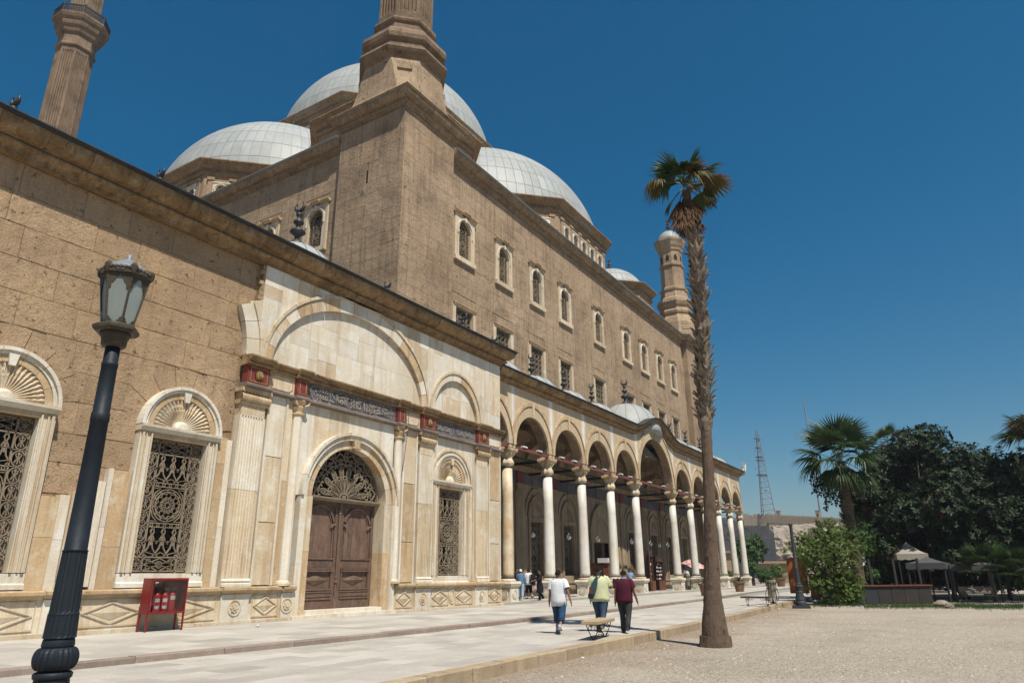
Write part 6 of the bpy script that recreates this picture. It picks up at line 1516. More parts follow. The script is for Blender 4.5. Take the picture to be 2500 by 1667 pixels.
for i, (th, dep, pet, fan, kd, dr, spd) in enumerate(FR): frond(palm, cc+Vector((0, 0, r_.uniform(-.1, .1))), scr(R(th), dep), pet*1.05, fan*1.08, kd, dr, spd, 34, i, r_.uniform(-.3, .3))
frond(palm, cc-Vector((0, 0, .15)), scr(R(226), -.1), .66, .62, 'palmmix', .25, .9, 22, 1, .2)
for i in range(20):
    a = i*2.4; out = Vector((math.cos(a), math.sin(a), 0)); up = r_.uniform(-3.2, -1.6); d_ = out+UPV*up*.8
    frond(palm, cc+Vector((0, 0, -.25-.03*i)), d_, r_.uniform(.18, .4), r_.choice((.8, .95)), 'palmdead', .18, .55, 16, i, r_.uniform(-.4, .4), 'dead_frond', out)
# other palms
def fan_palm(label, px, py, dist, basez, R_, reach, nfr, seed, dead=6, tr_r=.38, lean=0, low=-.5):
    c = at_dist(px, py, dist); r_ = random.Random(seed); b_ = Vector((c.x-lean, c.y, basez))
    t = thing('palm_tree', label, 'palm tree', tuple(b_), world=True)
    obj('trunk', trunk_mesh([b_, b_.lerp(c, .1), b_.lerp(c, .5), c], [tr_r*1.25, tr_r, tr_r*.95, tr_r*.85], 16, .03, seed, .025), M['trunk'], t)
    for i in range(nfr):
        a = i*2.399+r_.uniform(-.2, .2); el = low+(1.45-low)*((i+.5)/nfr)**.9
        d_ = Vector((math.cos(a)*math.cos(el), math.sin(a)*math.cos(el), math.sin(el)))
        frond(t, c+Vector((0, 0, r_.uniform(-.2, .3))), d_, reach*.45, reach*.55, 'palmgreen', .25+.35*max(0, .8-el), 1.6, 26, i, r_.uniform(-.3, .3), wd=.036)
    for i in range(dead):
        a = r_.random()*6.3; out = Vector((math.cos(a), math.sin(a), 0)); frond(t, c, out+UPV*r_.uniform(-1.6, -.5), reach*.3, reach*.4, 'palmdead', .3, .6, 14, i, 0, 'dead_frond', out)
    return t, c
t2, c2 = fan_palm('fan palm with full green crown behind the leafy shrub', 2050, 1122, 51, GZ, 0, 3.3, 27, 5, 6, .36, low=-.8)
vin = MB(); rv = random.Random(4)
for i in range(7):
    q = c2+RH*(-2.0+.33*i)+Vector((0, 0, -1.0)); ln_ = rv.uniform(.8, 2.2); k = 0
    while k < ln_:
        for j in range(3): leaf(vin, q+Vector((rv.uniform(-.1, .1), rv.uniform(-.1, .1), -k)), (rdir(rv)+Vector((0, 0, -.6))).normalized(), rdir(rv), .22, .13)
        k += .09
obj('hanging_vines', vin, M['darkleaf'], t2, kind='stuff')
t3, c3 = fan_palm('fan palm with dead brown crown cut off by the right edge', 2545, 1085, 58, GZ, 0, 3.2, 14, 9, 14, .42, low=-.7)
for i in range(16):
    a = i*2.4; frond(t3, c3+Vector((0, 0, .5)), Vector((math.cos(a), math.sin(a), rnd.uniform(.5, 2.2))), 1.2, 1.2, 'palmdead', .9, 1.6, 20, i, 0, 'dead_frond')
fan_palm('small distant palm crown peeking over the dark broadleaf tree', 2168, 1082, 74, GZ, 0, 2.0, 14, 13, 3, .3)

def rosette(g, p, up, r_, k, l, w_):
    t1 = up.orthogonal().normalized(); t2_ = up.cross(t1)
    for i in range(k):
        a = 2*PI*i/k*1.0+r_.random(); el = r_.uniform(-.1, .9); d_ = (t1*math.cos(a)+t2_*math.sin(a))*math.cos(el)+up*math.sin(el)
        leaf(g, p+up*r_.uniform(-.06, .06), d_.normalized(), up, l*r_.uniform(.7, 1.15), w_*r_.uniform(.8, 1.15), r_.uniform(.05, .4))
def crown(lumps, n_per, k, l, w_, seed, zmin=None, fill=.35):
    r_ = random.Random(seed); g, g2 = MB(), MB()
    for c, rad, sc in lumps:
        n = int(n_per*(rad**2)*sc)
        for i in range(n):
            d_ = rdir(r_); u = rad*(1-fill*r_.random()**1.5)*r_.uniform(.9, 1.12)
            p = c+Vector((d_.x*u, d_.y*u, d_.z*u*.85))
            if zmin is not None and p.z < zmin: continue
            up = (d_+Vector((0, 0, .5))+rdir(r_)*.35).normalized()
            rosette(g if r_.random() > .035 else g2, p, up, r_, k, l, w_)
    return g, g2
def lumps_px(L, dist, seed, dj=1.2):
    r_ = random.Random(seed); out = []
    for x, y, rp in L:
        d_ = dist+r_.uniform(-dj, dj); out.append((at_dist(x, y, d_), rp*d_/1860, 1.0))
    return out
def limb(g, pts, r0, r1):
    n = len(pts); g.tube(pts, [r0+(r1-r0)*i/(n-1) for i in range(n)], 8)
TL = [(2120, 1195, 52), (2165, 1130, 55), (2225, 1090, 48), (2275, 1065, 36), (2250, 1150, 65), (2320, 1120, 50), (2325, 1190, 75), (2380, 1135, 52), (2400, 1195, 70), (2455, 1150, 55), (2470, 1215, 70), (2525, 1150, 60), (2530, 1225, 70),
      (2135, 1255, 62), (2205, 1215, 70), (2170, 1310, 62), (2240, 1280, 75), (2110, 1310, 40), (2310, 1265, 75), (2380, 1265, 70), (2440, 1270, 62), (2500, 1280, 55), (2150, 1362, 42), (2225, 1345, 48), (2090, 1235, 32), (2420, 1320, 45), (2350, 1320, 55), (2120, 1365, 36), (2110, 1395, 26), (2150, 1398, 24), (2300, 1345, 40), (2395, 1350, 34), (2440, 1345, 36), (2490, 1340, 36), (2190, 1368, 26), (2135, 1345, 34), (2165, 1352, 30), (2120, 1420, 20), (2330, 1352, 34), (2365, 1345, 36), (2420, 1362, 30), (2470, 1372, 28), (2590, 1190, 80), (2600, 1280, 70), (2660, 1220, 85), (2720, 1260, 85), (2780, 1220, 85)]  # clumps at the list's end lie out of frame, added to cast shade
TL2 = [(2300, 1235, 66), (2400, 1245, 66), (2215, 1255, 56), (2480, 1255, 60), (2160, 1330, 36), (2178, 1362, 28), (2150, 1390, 26), (2300, 1350, 30), (2345, 1300, 50), (2430, 1310, 50), (2560, 1270, 70), (2640, 1290, 70)]  # nearer clumps added to shade the benches and cover the canopies
tb = onZ(2362, 1462, GZ); TD = math.hypot(tb.x, tb.y)
tree = thing('broadleaf_tree', 'big dark glossy leaved tree shading the benches on the right', 'tree', (tb.x, tb.y, GZ), world=True)
g, g2 = crown(lumps_px(TL, TD+1.5, 3, 3.0)+lumps_px(TL[::2], TD+6, 5, 2.0)+lumps_px(TL2, TD-2.2, 8, .9), 66, 9, .34, .125, 4, fill=.55)
obj('crown', g, M['darkleaf'], tree); obj('young_leaves', g2, M['youngleaf'], tree, kind='stuff')
g = MB(); A = lambda x, y, dd=0: at_dist(x, y, TD+dd)
limb(g, [Vector((tb.x, tb.y, GZ-.1)), A(2330, 1420), A(2290, 1370), A(2265, 1320), A(2250, 1250)], .26, .12); limb(g, [A(2352, 1440), A(2335, 1390, .5), A(2322, 1330, .6), A(2350, 1270, .5), A(2385, 1215, .3)], .22, .10); limb(g, [A(2265, 1320), A(2220, 1270, -.6), A(2170, 1230, -.6)], .12, .05); limb(g, [A(2350, 1270, .5), A(2320, 1220, 1), A(2310, 1160, 1)], .11, .05); limb(g, [A(2385, 1215, .3), A(2430, 1190), A(2470, 1180)], .10, .04); limb(g, [A(2250, 1250), A(2245, 1180), A(2240, 1120)], .10, .03)
obj('trunk', g, M['bark'], tree, smooth=True)
sb = onZ(2010, 1478, GZ); SD = math.hypot(sb.x, sb.y)+1.2
SL = [(1985, 1318, 34), (2010, 1300, 28), (2040, 1300, 30), (2030, 1335, 44), (1970, 1350, 34), (2000, 1375, 48), (2055, 1370, 42), (2045, 1415, 44), (2000, 1420, 40), (2080, 1420, 30), (2070, 1445, 30), (1945, 1338, 16), (1930, 1330, 12), (1955, 1312, 14), (2025, 1275, 16), (1998, 1275, 10), (1915, 1342, 9), (2090, 1455, 22), (2085, 1340, 28)]
shrub = thing('leafy_shrub', 'bright green leafy shrub spilling over an orange board beside the lamp post', 'shrub', (sb.x, sb.y, GZ), world=True)
g, g2 = crown(lumps_px(SL, SD, 6, .6), 260, 8, .115, .055, 7, zmin=GZ+.1, fill=.6); obj('foliage', g, M['shrubleaf'], shrub); obj('yellowing_leaves', g2, M['youngleaf'], shrub, kind='stuff')
g = MB(); r_ = random.Random(3)
for i in range(9):
    q = lumps_px(SL, SD, 6, .6)[i][0]; b_ = Vector((sb.x+r_.uniform(-.4, .4)+.8, sb.y+r_.uniform(-.4, .4), GZ)); limb(g, [b_, b_.lerp(q, .5)+rdir(r_)*.2, q], .035, .012)
obj('stems', g, M['bark'], shrub)
DS = [(2095, 1300, 32), (2080, 1275, 26), (2070, 1310, 34), (2110, 1335, 26), (2065, 1260, 16), (2125, 1400, 22)]
b_ = onZ(2085, 1462, GZ); sh2 = thing('leafy_shrub', 'darker shrub with pale blossoms between the bright shrub and the big tree', 'shrub', (b_.x+3, b_.y, GZ), world=True)
g, g2 = crown(lumps_px(DS, SD+4, 8, .6), 150, 8, .16, .07, 9, fill=.6); obj('foliage', g, M['greenleaf'], sh2); obj('stem', MB().tube([(b_.x+3, b_.y, GZ), lumps_px(DS, SD+4, 8, .6)[2][0]], .06, 6), M['bark'], sh2)
fl_ = MB(); r_ = random.Random(5)
for i in range(40):
    q = at_dist(r_.uniform(2070, 2110), r_.uniform(1330, 1380), SD+2.5+r_.random()); rosette(fl_, q, (rdir(r_)-FH).normalized(), r_, 5, .10, .07)
obj('blossoms', fl_, M['plastic'], sh2, kind='stuff')
def round_bush(label, px, py, rp, dist, m, seed, name='round_bush', per=60, l=.3, w_=.14, cat='bush', trunk=0):
    c = at_dist(px, py, dist); rad = rp*dist/1860; z0 = GZ if not trunk else GZ
    t = thing(name, label, cat, (c.x, c.y, GZ), world=True); r_ = random.Random(seed)
    L = [(c, rad, 1.)]+[(c+Vector((r_.uniform(-.6, .6)*rad, r_.uniform(-.6, .6)*rad, r_.uniform(-.5, .7)*rad)), rad*.55, 1.) for i in range(6)]
    g, g2 = crown(L, per, 7, l, w_, seed, zmin=GZ); obj('crown', g, M[m], t); obj('trunk', MB().tube([(c.x, c.y, GZ-.1), tuple(c)], [.06*rad+.05, .03*rad+.03], 7), M['bark'], t); return t
round_bush('mid green tree with rounded crown behind the last arcade columns', 1830, 1345, 36, 104, 'greenleaf', 1, 'garden_tree', 34, .40, .2, 'tree')
round_bush('lower part of a green garden tree beside the last pedestal', 1838, 1385, 18, 100, 'greenleaf', 11, 'garden_shrub', 40, .34, .17, 'shrub')
round_bush('dense rounded dark green bush left of the terracotta pot', 1868, 1404, 17, 98, 'greenleaf', 2, per=60)
round_bush('feathery pale green bush left of the orange board', 1898, 1392, 14, 100, 'shrubleaf', 3, 'feathery_bush', 50)
round_bush('low hedge clump seen between two arcade columns', 1778, 1404, 14, 112, 'shrubleaf', 4, 'hedge_clump', 50)
round_bush('small low hedge clump beyond the last column gap', 1745, 1402, 12, 116, 'greenleaf', 12, 'hedge_clump', 50)
round_bush('leafy shrub low behind the benches at the right edge', 2455, 1410, 34, 58, 'greenleaf', 5, 'garden_shrub', 70, .2, .1, 'shrub')
round_bush('sunlit green shrub glimpsed under the canopies left of the kiosk', 2130, 1400, 26, 66, 'shrubleaf', 6, 'garden_shrub', 50, .25, .12, 'shrub')
round_bush('sunlit greenery behind the kiosk counter', 2240, 1395, 24, 72, 'shrubleaf', 7, 'garden_shrub', 40, .28, .14, 'shrub')
# low fan palms at the right
for lb, x, y, sd, rc in (('low fan palm bush under the right side of the dark tree', 2415, 1395, 21, 2.2), ('low fan palm bush cut by the right edge below the palm trunk', 2500, 1400, 22, 2.0), ('tiny fan palm sprouting below the green shrub', 2030, 1478, 23, .7)):
    dd = 54 if y < 1450 else SD-1.8; c = at_dist(x, y, dd); c.z = max(GZ+.1, c.z) ; t = thing('dwarf_palm', lb, 'palm', (c.x, c.y, GZ), world=True); r_ = random.Random(sd)
    for i in range(20):
        a = i*2.4; el = .1+1.2*(i/20); frond(t, c, Vector((math.cos(a)*math.cos(el), math.sin(a)*math.cos(el), math.sin(el))), rc*.5, rc*.5, 'palmgreen', .2, 1.5, 24, i, 0)
    obj('stem', MB().tube([(c.x, c.y, GZ), tuple(c)], .12*rc*.5, 7), M['trunk'], t)
# grass along the shaded edge
M['grass'] = leafmat('lawn_grass', (.04, .085, .02), (.06, .11, .03), (.10, .12, .04), .6)
g = MB(); r_ = random.Random(77)
for i in range(9000):
    px = r_.uniform(1985, 2500); py = r_.gauss(1479 if px > 2110 else 1474, 3.2)
    if px > 2380: py += 2
    p = onZ(px, py, GZ); 
    if p.y > lin(KERB, p.x)-.4: continue
    a = r_.random()*PI; h_ = r_.uniform(.05, .16)*(1.6 if px < 2100 else 1); w_ = .012
    g.add([(p.x-w_*math.cos(a), p.y-w_*math.sin(a), GZ), (p.x+w_*math.cos(a), p.y+w_*math.sin(a), GZ), (p.x+r_.uniform(-.05, .05), p.y+r_.uniform(-.05, .05), GZ+h_)], [(0,1,2)])
gr = obj('grass', g, M['grass'], kind='stuff'); gr['label'] = 'short green grass along the shaded edge of the gravel'; gr['category'] = 'grass'
# made-up dark hedge, added to block the bright background under the tree
hg_ = thing('dark_fill_hedge', 'added dark hedge blocking the bright background behind the benches and kiosk', 'hedge', tuple(onZ(2280, 1452, GZ)), world=True)
g, g2 = crown([(at_dist(2120+i*28, 1408+6*(i % 2), 60+1.2*(i % 3)), .95, 1.) for i in range(15)], 150, 7, .2, .1, 31, zmin=GZ, fill=.7); obj('foliage', g, M['darkleaf'], hg_)
# ================================================================ background: hill, fort wall, masts, low houses
M['hill'] = mat('limestone_hill', (.42, .35, .275), (.34, .275, .21), (.26, .21, .165), rough=.95, sbig=.03, smid=.12, amid=.7, rand=0, bump=.8, bdist=1.2, sfine=.6, fine=.15, pits=.3, pscale=.25)
M['fort'] = mat('fort_wall_stone', (.40, .32, .23), (.34, .265, .185), rough=.95, sbig=.08, rand=.05, bump=.2, sfine=1.5)
def cliff():
    mb = MB(); r_ = random.Random(12); cols = []
    top = [(1560, 1290), (1640, 1282), (1700, 1272), (1760, 1264), (1800, 1262), (1835, 1270), (1870, 1269), (1930, 1270), (1990, 1271), (2060, 1275), (2150, 1282), (2300, 1292), (2450, 1300), (2600, 1310), (2900, 1330), (3300, 1350)]
    def dist_top(x):
        return 430+(1835-x)*.55 if x < 1835 else 360 if x > 1900 else 360+(1900-x)/65*70
    xs = [1560+i*9 for i in range(int((3300-1560)/9))]
    def ty(x):
        for (a, b2), (c, d_) in zip(top, top[1:]):
            if x <= c: return b2+(d_-b2)*(x-a)/(c-a)
        return top[-1][1]
    base = Vector
    rows = 26; grid = []
    for x in xs:
        t = at_dist(x, ty(x), dist_top(x)); colm = []
        # plan direction of the foot: lit face leans towards the viewer, recessed quarry face is steep
        fx = x
        for k in range(rows+1):
            u = k/rows; z = t.z*(1-u)+(-2)*u
            run = 46*(u**1.3)+7*math.sin(u*7+x*.006) if x > 1900 else 10*u
            if 1835 < x <= 1900:
                edge = (x-1835)/65; run = 46*(u**1.3)*(1 if u > 1.05-edge*1.1 else .15+.3*edge)
            d_ = dist_top(x)-run
            ledge = 1.6*math.sin(z*.55+r_.uniform(-.2, .2)*3)+r_.uniform(-1.4, 1.4)*(1 if 0 < k else 0)
            q = ray(x, 1400); l = math.hypot(q.x, q.y); d2 = d_+ledge
            colm.append((q.x/l*d2, q.y/l*d2, z if k else t.z))
        grid.append(colm)
    back = [[(p[0]*1.6, p[1]*1.6, p[2]*1.02)] for p in [c[0] for c in grid]]
    mb.rings([[b_[0]]+c for b_, c in zip(back, grid)], closed=False); return mb
structure('hill', cliff(), M['hill'])
fw_ = thing('hilltop_rampart', 'long low tan wall with pillars running along the hill top', 'wall', tuple(at_dist(1930, 1266, 366)), world=True)
g, g2 = MB(), MB(); P0, P1 = at_dist(1876, 1268, 362), at_dist(2140, 1283, 366); n = 62
for i in range(n):
    a, b2 = P0.lerp(P1, i/n), P0.lerp(P1, (i+1)/n); g.add([(a.x, a.y, a.z-6), (b2.x, b2.y, b2.z-6), (b2.x, b2.y, b2.z+2.2), (a.x, a.y, a.z+2.2), (a.x+1, a.y, a.z-2), (b2.x+1, b2.y, b2.z-2), (b2.x+1, b2.y, b2.z+2.2), (a.x+1, a.y, a.z+2.2)], [(0,1,2,3),(7,6,5,4),(3,2,6,7),(0,3,7,4),(1,5,6,2)])
    g2.box(a.x-.35, a.x+.1, a.y-.22, a.y+.22, a.z-1.5, a.z+2.75)
obj('wall_body', g, M['fort'], fw_); obj('wall_posts', g2, M['fort'], fw_, kind='stuff')
fw2 = thing('fort_ruin', 'broken darker wall stretch on the hill left of the pillared wall', 'wall', tuple(at_dist(1840, 1262, 372)), world=True); r_ = random.Random(6)
for i in range(12):
    q = at_dist(1818+i*5, 1262.5, 372); hh = r_.uniform(1.6, 3.0); obj('wall_section', MB().box(q.x-.5, q.x+.5, q.y-.7, q.y+.6, q.z-4, q.z+hh-1), M['fort'], fw2)
for lb, x in (('small block hut on the hill wall right of the lattice mast', 1902), ('small block hut on the hill at the foot of the thin mast', 1998)):
    q = at_dist(x, 1263, 364); t = thing('watch_hut', lb, 'hut', (q.x, q.y, q.z)); obj('hut_wall', MB().box(-1, 1, -.9, .9, -2, 3.0), M['fort'], t); obj('hut_roof', MB().box(-1.2, 1.2, -1.1, 1.1, 3.0, 3.3), M['hill'], t); obj('doorway', MB().box(-1.03, -.98, -.4, .4, 0, 1.8), M['void'], t)
M['steel'] = plain('grey_mast_steel', (.24, .27, .31), .6, .2)
def lattice_mast():
    b_ = at_dist(1873, 1260, 372); tp = at_dist(1852, 1050, 372); H = tp.z-b_.z; t = thing('lattice_mast', 'tall steel lattice radio mast with antennas on the hill', 'mast', tuple(b_))
    W0, W1 = 4.1, .8; legs = [(math.cos(2*PI*i/3+.9), math.sin(2*PI*i/3+.9)) for i in range(3)]
    wd = lambda u: W0*(1-u)**1.25+W1*(1-(1-u)**1.25)
    n = 17; zs = [H*(1-(1-i/n)**1.15) for i in range(n+1)]
    for lx, ly in legs: obj('leg', MB().tube([(lx*wd(z/H), ly*wd(z/H), z) for z in zs], [.22-.1*z/H for z in zs], 5), M['steel'], t)
    br = MB()
    for i in range(n):
        for k in range(3):
            a, c = legs[k], legs[(k+1) % 3]; u0, u1 = wd(zs[i]/H), wd(zs[i+1]/H)
            br.tube([(a[0]*u0, a[1]*u0, zs[i]), (c[0]*u1, c[1]*u1, zs[i+1])], .06, 4); br.tube([(c[0]*u0, c[1]*u0, zs[i]), (a[0]*u1, a[1]*u1, zs[i+1])], .06, 4); br.tube([(a[0]*u1, a[1]*u1, zs[i+1]), (c[0]*u1, c[1]*u1, zs[i+1])], .11, 4)
    obj('bracing', br, M['steel'], t, kind='stuff')
    for i, u in enumerate((.30, .55, .66, .69, .76, .78, .88, .90, .98)):
        a = i*2.1; w_ = wd(u)+.4; obj('antenna_dish', MB().lathe([(.05, 0), (.4, .1), (.55, .3), (.5, .3)], n=10), M['steel'], t, (w_*math.cos(a), w_*math.sin(a), H*u), (PI/2, 0, a+PI/2))
    for u in (.47, .64, .68, .79, .9): obj('platform', MB().lathe([(wd(u)+.7, 0), (wd(u)+.7, .25)], n=6), M['steel'], t, (0, 0, H*u))
lattice_mast()
b_ = at_dist(2004, 1262, 368); H = at_dist(1967, 966, 368).z-b_.z; t = thing('thin_mast', 'very thin tall guyed mast on the hill behind the palm', 'mast', tuple(b_))
obj('pole', MB().tube([(0, 0, -1), (0, 0, H)], [.42, .26], 5), M['steel'], t)
for u in (.36, .66, .69): obj('crossarm', MB().box(-.9, .9, -.15, .15, H*u, H*u+.3), M['steel'], t)
M['plaster'] = mat('tan_plaster', (.46, .33, .22), (.40, .28, .18), rough=.9, sbig=.3, rand=.04, bump=.1)
def low_house(x0, x1, ytop, dist, label, dk=False):
    a, b2 = at_dist(x0, ytop, dist), at_dist(x1, ytop, dist); w_ = (b2-a).length; t = thing('low_building', label, 'building', (a.x, a.y, GZ), math.atan2(b2.y-a.y, b2.x-a.x)); h_ = a.z-GZ
    obj('wall', MB().box(0, w_, 0, 6, 0, h_-.35), M['plaster'], t); obj('roof', MB().box(-.4, w_+.4, -.6, 6.4, h_-.35, h_), M['plaster'], t)
    k = max(1, int(w_/4))
    for i in range(k): obj('window', MB().box((i+.5)*w_/k-.5, (i+.5)*w_/k+.5, -.03, .1, 1.2, 2.3), M['void'], t)
low_house(1852, 1925, 1370, 128, 'long low tan building with flat roof below the shaded cliff')
low_house(1755, 1800, 1345, 150, 'small tan house glimpsed between the last arcade columns')
low_house(2090, 2330, 1382, 150, 'tan flat roofed building glimpsed behind the shaded kiosk')

# ================================================================ kiosk, canopies and benches under the tree
M['canvas'] = mat('cream_canvas', (.40, .36, .30), (.34, .30, .25), rough=.8, sbig=.6, rand=.05, bump=.1)
M['canvas_g'] = mat('grey_canvas', (.10, .10, .10), (.075, .075, .08), rough=.7, sbig=.6, rand=.05, bump=.1)
def canopy(px, py, dist, w_, d_, ht, label, m, rz):
    c = at_dist(px, py, dist); t = thing('garden_canopy', label, 'canopy', (c.x, c.y, GZ), rz, 'canopies over the kiosk seats'); zt = c.z-GZ; ze = zt-ht
    g = MB(); n = 8
    for s in range(4):
        a0 = s*PI/2; 
        def P(u, v):   # u along edge -1..1, v 0 eave..1 apex
            x, y = u*(1-v)*w_/2, -(1-v)*d_/2
            if s % 2: x, y = u*(1-v)*d_/2, -(1-v)*w_/2
            cs, sn = math.cos(a0), math.sin(a0); return (x*cs-y*sn, x*sn+y*cs, ze+ht*v**1.5)
        g.rings([[P(-1+2*i/n, v/6) for i in range(n+1)] for v in range(7)], closed=False)
        g.rings([[P(-1+2*i/n, 0) for i in range(n+1)], [(P(-1+2*i/n, 0)[0], P(-1+2*i/n, 0)[1], ze-.35-.06*(i % 2)) for i in range(n+1)]], closed=False)
    obj('canvas', g, m, t)
    for sx in (-1, 1):
        for sy in (-1, 1): obj('pole', MB().tube([(sx*w_*.46, sy*d_*.46, 0), (sx*w_*.46, sy*d_*.46, ze)], .05, 6), M['iron_g'], t)
canopy(2212, 1322, 56, 1.9, 1.9, .8, 'cream pointed canopy under the dark tree', M['canvas'], .3)
canopy(2262, 1358, 54, 2.4, 2.2, .4, 'grey canopy with hanging valance right of the cream one', M['canvas_g'], -.1)
canopy(2366, 1362, 55, 2.6, 2.6, .4, 'dim grey canopy behind the leaning tree trunks', M['canvas_g'], .1)
M['slat'] = mat('dark_painted_slats', (.03, .026, .024), (.045, .035, .03), rough=.6, sbig=3, rand=.15, bump=.1)
def park_bench(px, py, rz, label):
    P = onZ(px, py, GZ); t = thing('park_bench', label, 'bench', tuple(P), rz, 'dark slatted benches under the tree')
    for i in range(5): obj('seat_slat', MB().box(-.95, .95, -.22+.09*i, -.15+.09*i, .42, .45), M['slat'], t)
    for i in range(5): obj('back_slat', MB().box(-.95, .95, .24+.02*i, .27+.02*i, .50+.09*i, .57+.09*i), M['slat'], t)
    for s in (-1, 1): obj('leg_frame', MB().tube([(s*.85, -.22, 0), (s*.85, -.2, .42), (s*.85, .24, .42), (s*.85, .36, .95)], .03, 6).tube([(s*.85, .22, .42), (s*.85, .34, 0)], .03, 6).tube([(s*.85, -.2, .42), (s*.85, -.22, .62), (s*.85, .26, .64)], .02, 6), M['iron_d'], t)
th_b = YAW-PI/2
park_bench(2215, 1470, th_b+.05, 'dark slatted park bench left under the tree'); park_bench(2290, 1468, th_b-.1, 'dark slatted park bench beside the leaning trunk'); park_bench(2395, 1472, th_b-.15, 'dark slatted park bench right of the leaning trunk')
ck = at_dist(2165, 1420, 50); t = thing('kiosk_counter', 'dark wooden kiosk counter in the shade left of the benches', 'counter', (ck.x, ck.y, GZ), th_b)
M['slate'] = plain('slate_blue_panel', (.025, .028, .036), .7)
for i in range(6): obj('front_panel', MB().box(-2.4+i*.8+.01, -2.4+(i+1)*.8-.01, -.35, -.30, .05, 1.0), M['slate'] if i < 2 else M['slat'], t)
obj('worktop', MB().box(-2.5, 2.5, -.45, .5, 1.0, 1.07), M['booth'], t); obj('carcass', MB().box(-2.4, 2.4, -.3, .4, 0, 1.0), M['slat'], t)
for i in range(4): obj('post', MB().box(-2.3+i*1.5, -2.18+i*1.5, .3, .42, 1.07, 2.6), M['slat'], t)
q = onZ(2300, 1486, GZ)
for i, (x, y, s, lb) in enumerate(((2300, 1480, .38, 'larger grey boulder lying under the tree in front of the benches'), (2318, 1484, .26, 'smaller grey boulder on the grass edge under the tree'))):
    P = onZ(x, y, GZ); bm = bmesh.new(); bmesh.ops.create_icosphere(bm, subdivisions=2, radius=s); r_ = random.Random(i)
    for v in bm.verts: v.co *= r_.uniform(.82, 1.08); v.co.z *= .6
    me = bpy.data.meshes.new('boulder'); bm.to_mesh(me); bm.free(); o = obj('boulder', me, M['step'], None, (P.x, P.y, GZ+s*.35)); tag(o, lb, 'rock', 'boulders under the tree')
P = onZ(2465, 1462, GZ); t = thing('garden_edging', 'low pale stone edging wall at the right edge under the shrubs', 'edging', (P.x, P.y, GZ), th_b)
for i in range(5): obj('edging_stone', MB().box(-1.6+i*.9+.006, -1.6+(i+1)*.9-.006, -.15, .15, 0, .34), M['kerb'], t)
P = onZ(2490, 1470, GZ); t = thing('garden_chair', 'small iron garden chair with pale seat at the right edge', 'chair', tuple(P), th_b)
obj('seat', MB().box(-.25, .25, -.25, .25, .42, .48), M['canvas'], t); obj('backrest', MB().tube([(-.24, .24, .45), (-.22, .30, .8), (0, .32, .9), (.22, .30, .8), (.24, .24, .45)], .018, 5), M['iron_d'], t)
for sx in (-1, 1):
    for sy in (-1, 1): obj('leg', MB().tube([(sx*.2, sy*.2, .42), (sx*.25, sy*.25, 0)], .018, 5), M['iron_d'], t)
# ---------------------------------------------------------------- litter
def wad(name, lb, cat, px, py, z, s, m, sq=.5, seed=0):
    P = onZ(px, py, z); bm = bmesh.new(); bmesh.ops.create_icosphere(bm, subdivisions=2, radius=s); r_ = random.Random(seed)
    for v in bm.verts: v.co *= r_.uniform(.6, 1.15); v.co.z *= sq
    me = bpy.data.meshes.new(name); bm.to_mesh(me); bm.free(); o = obj(name, me, m, None, (P.x, P.y, z+s*sq*.7)); tag(o, lb, cat)
M['bluebag'] = mat('blue_plastic', (.02, .13, .34), (.04, .22, .5), rough=.3, sbig=8, rand=0, bump=.4, bdist=.03, spec=.5)
wad('plastic_bag', 'crumpled blue plastic bag lying right of the dark lamp post', 'bag', 1987, 1470, GZ, .30, M['bluebag'], .9, 1)
for lb, px, py, z, m, s in (('clear blue plastic bottle dropped by the end of the kerb', 1902, 1489, GZ, 'plastic', 1.0), ('crushed white and red can lying right of the palm trunk', 1792, 1540, GZ, 'plastic', .55)):
    P = onZ(px, py, z); t = thing('plastic_bottle' if s == 1 else 'drink_can', lb, 'litter', (P.x, P.y, z+.04), .4, scale=s)
    b_ = MB().lathe([(.04, 0), (.042, .02), (.042, .2), (.03, .26), (.016, .29), (.016, .32)], n=12); b_.v = [(z_, x_, y_) for x_, y_, z_ in b_.v]; obj('body', b_, M['plastic'], t, smooth=True)
    c_ = MB().lathe([(.019, .31), (.019, .34)], n=10); c_.v = [(z_, x_, y_) for x_, y_, z_ in c_.v]; obj('cap', c_, M['bluebag'] if s == 1 else M['redext'], t)
wad('paper_scrap', 'white paper scrap on the upper terrace before the step by the lamp', 'litter', 222, 1627, OZ, .07, M['plastic'], .25, 3)
wad('paper_scrap', 'crumpled paper ball on the upper terrace left of the door', 'litter', 628, 1530, 0, .06, M['plastic'], .8, 4)
wad('paper_scrap', 'tiny white scrap under the step edge below the door', 'litter', 590, 1590, OZ, .05, M['plastic'], .4, 5)
wad('paper_scrap', 'white scrap on the gravel below the kerb near the bench', 'litter', 1422, 1607, GZ, .05, M['plastic'], .5, 6)
wad('paper_scrap', 'small blue wrapper on the gravel under the shrub', 'litter', 2098, 1480, GZ, .12, M['bluebag'], .3, 7)
wad('paper_scrap', 'pale wrapper on the gravel before the grass strip', 'litter', 2172, 1478, GZ, .10, M['plastic'], .3, 8)

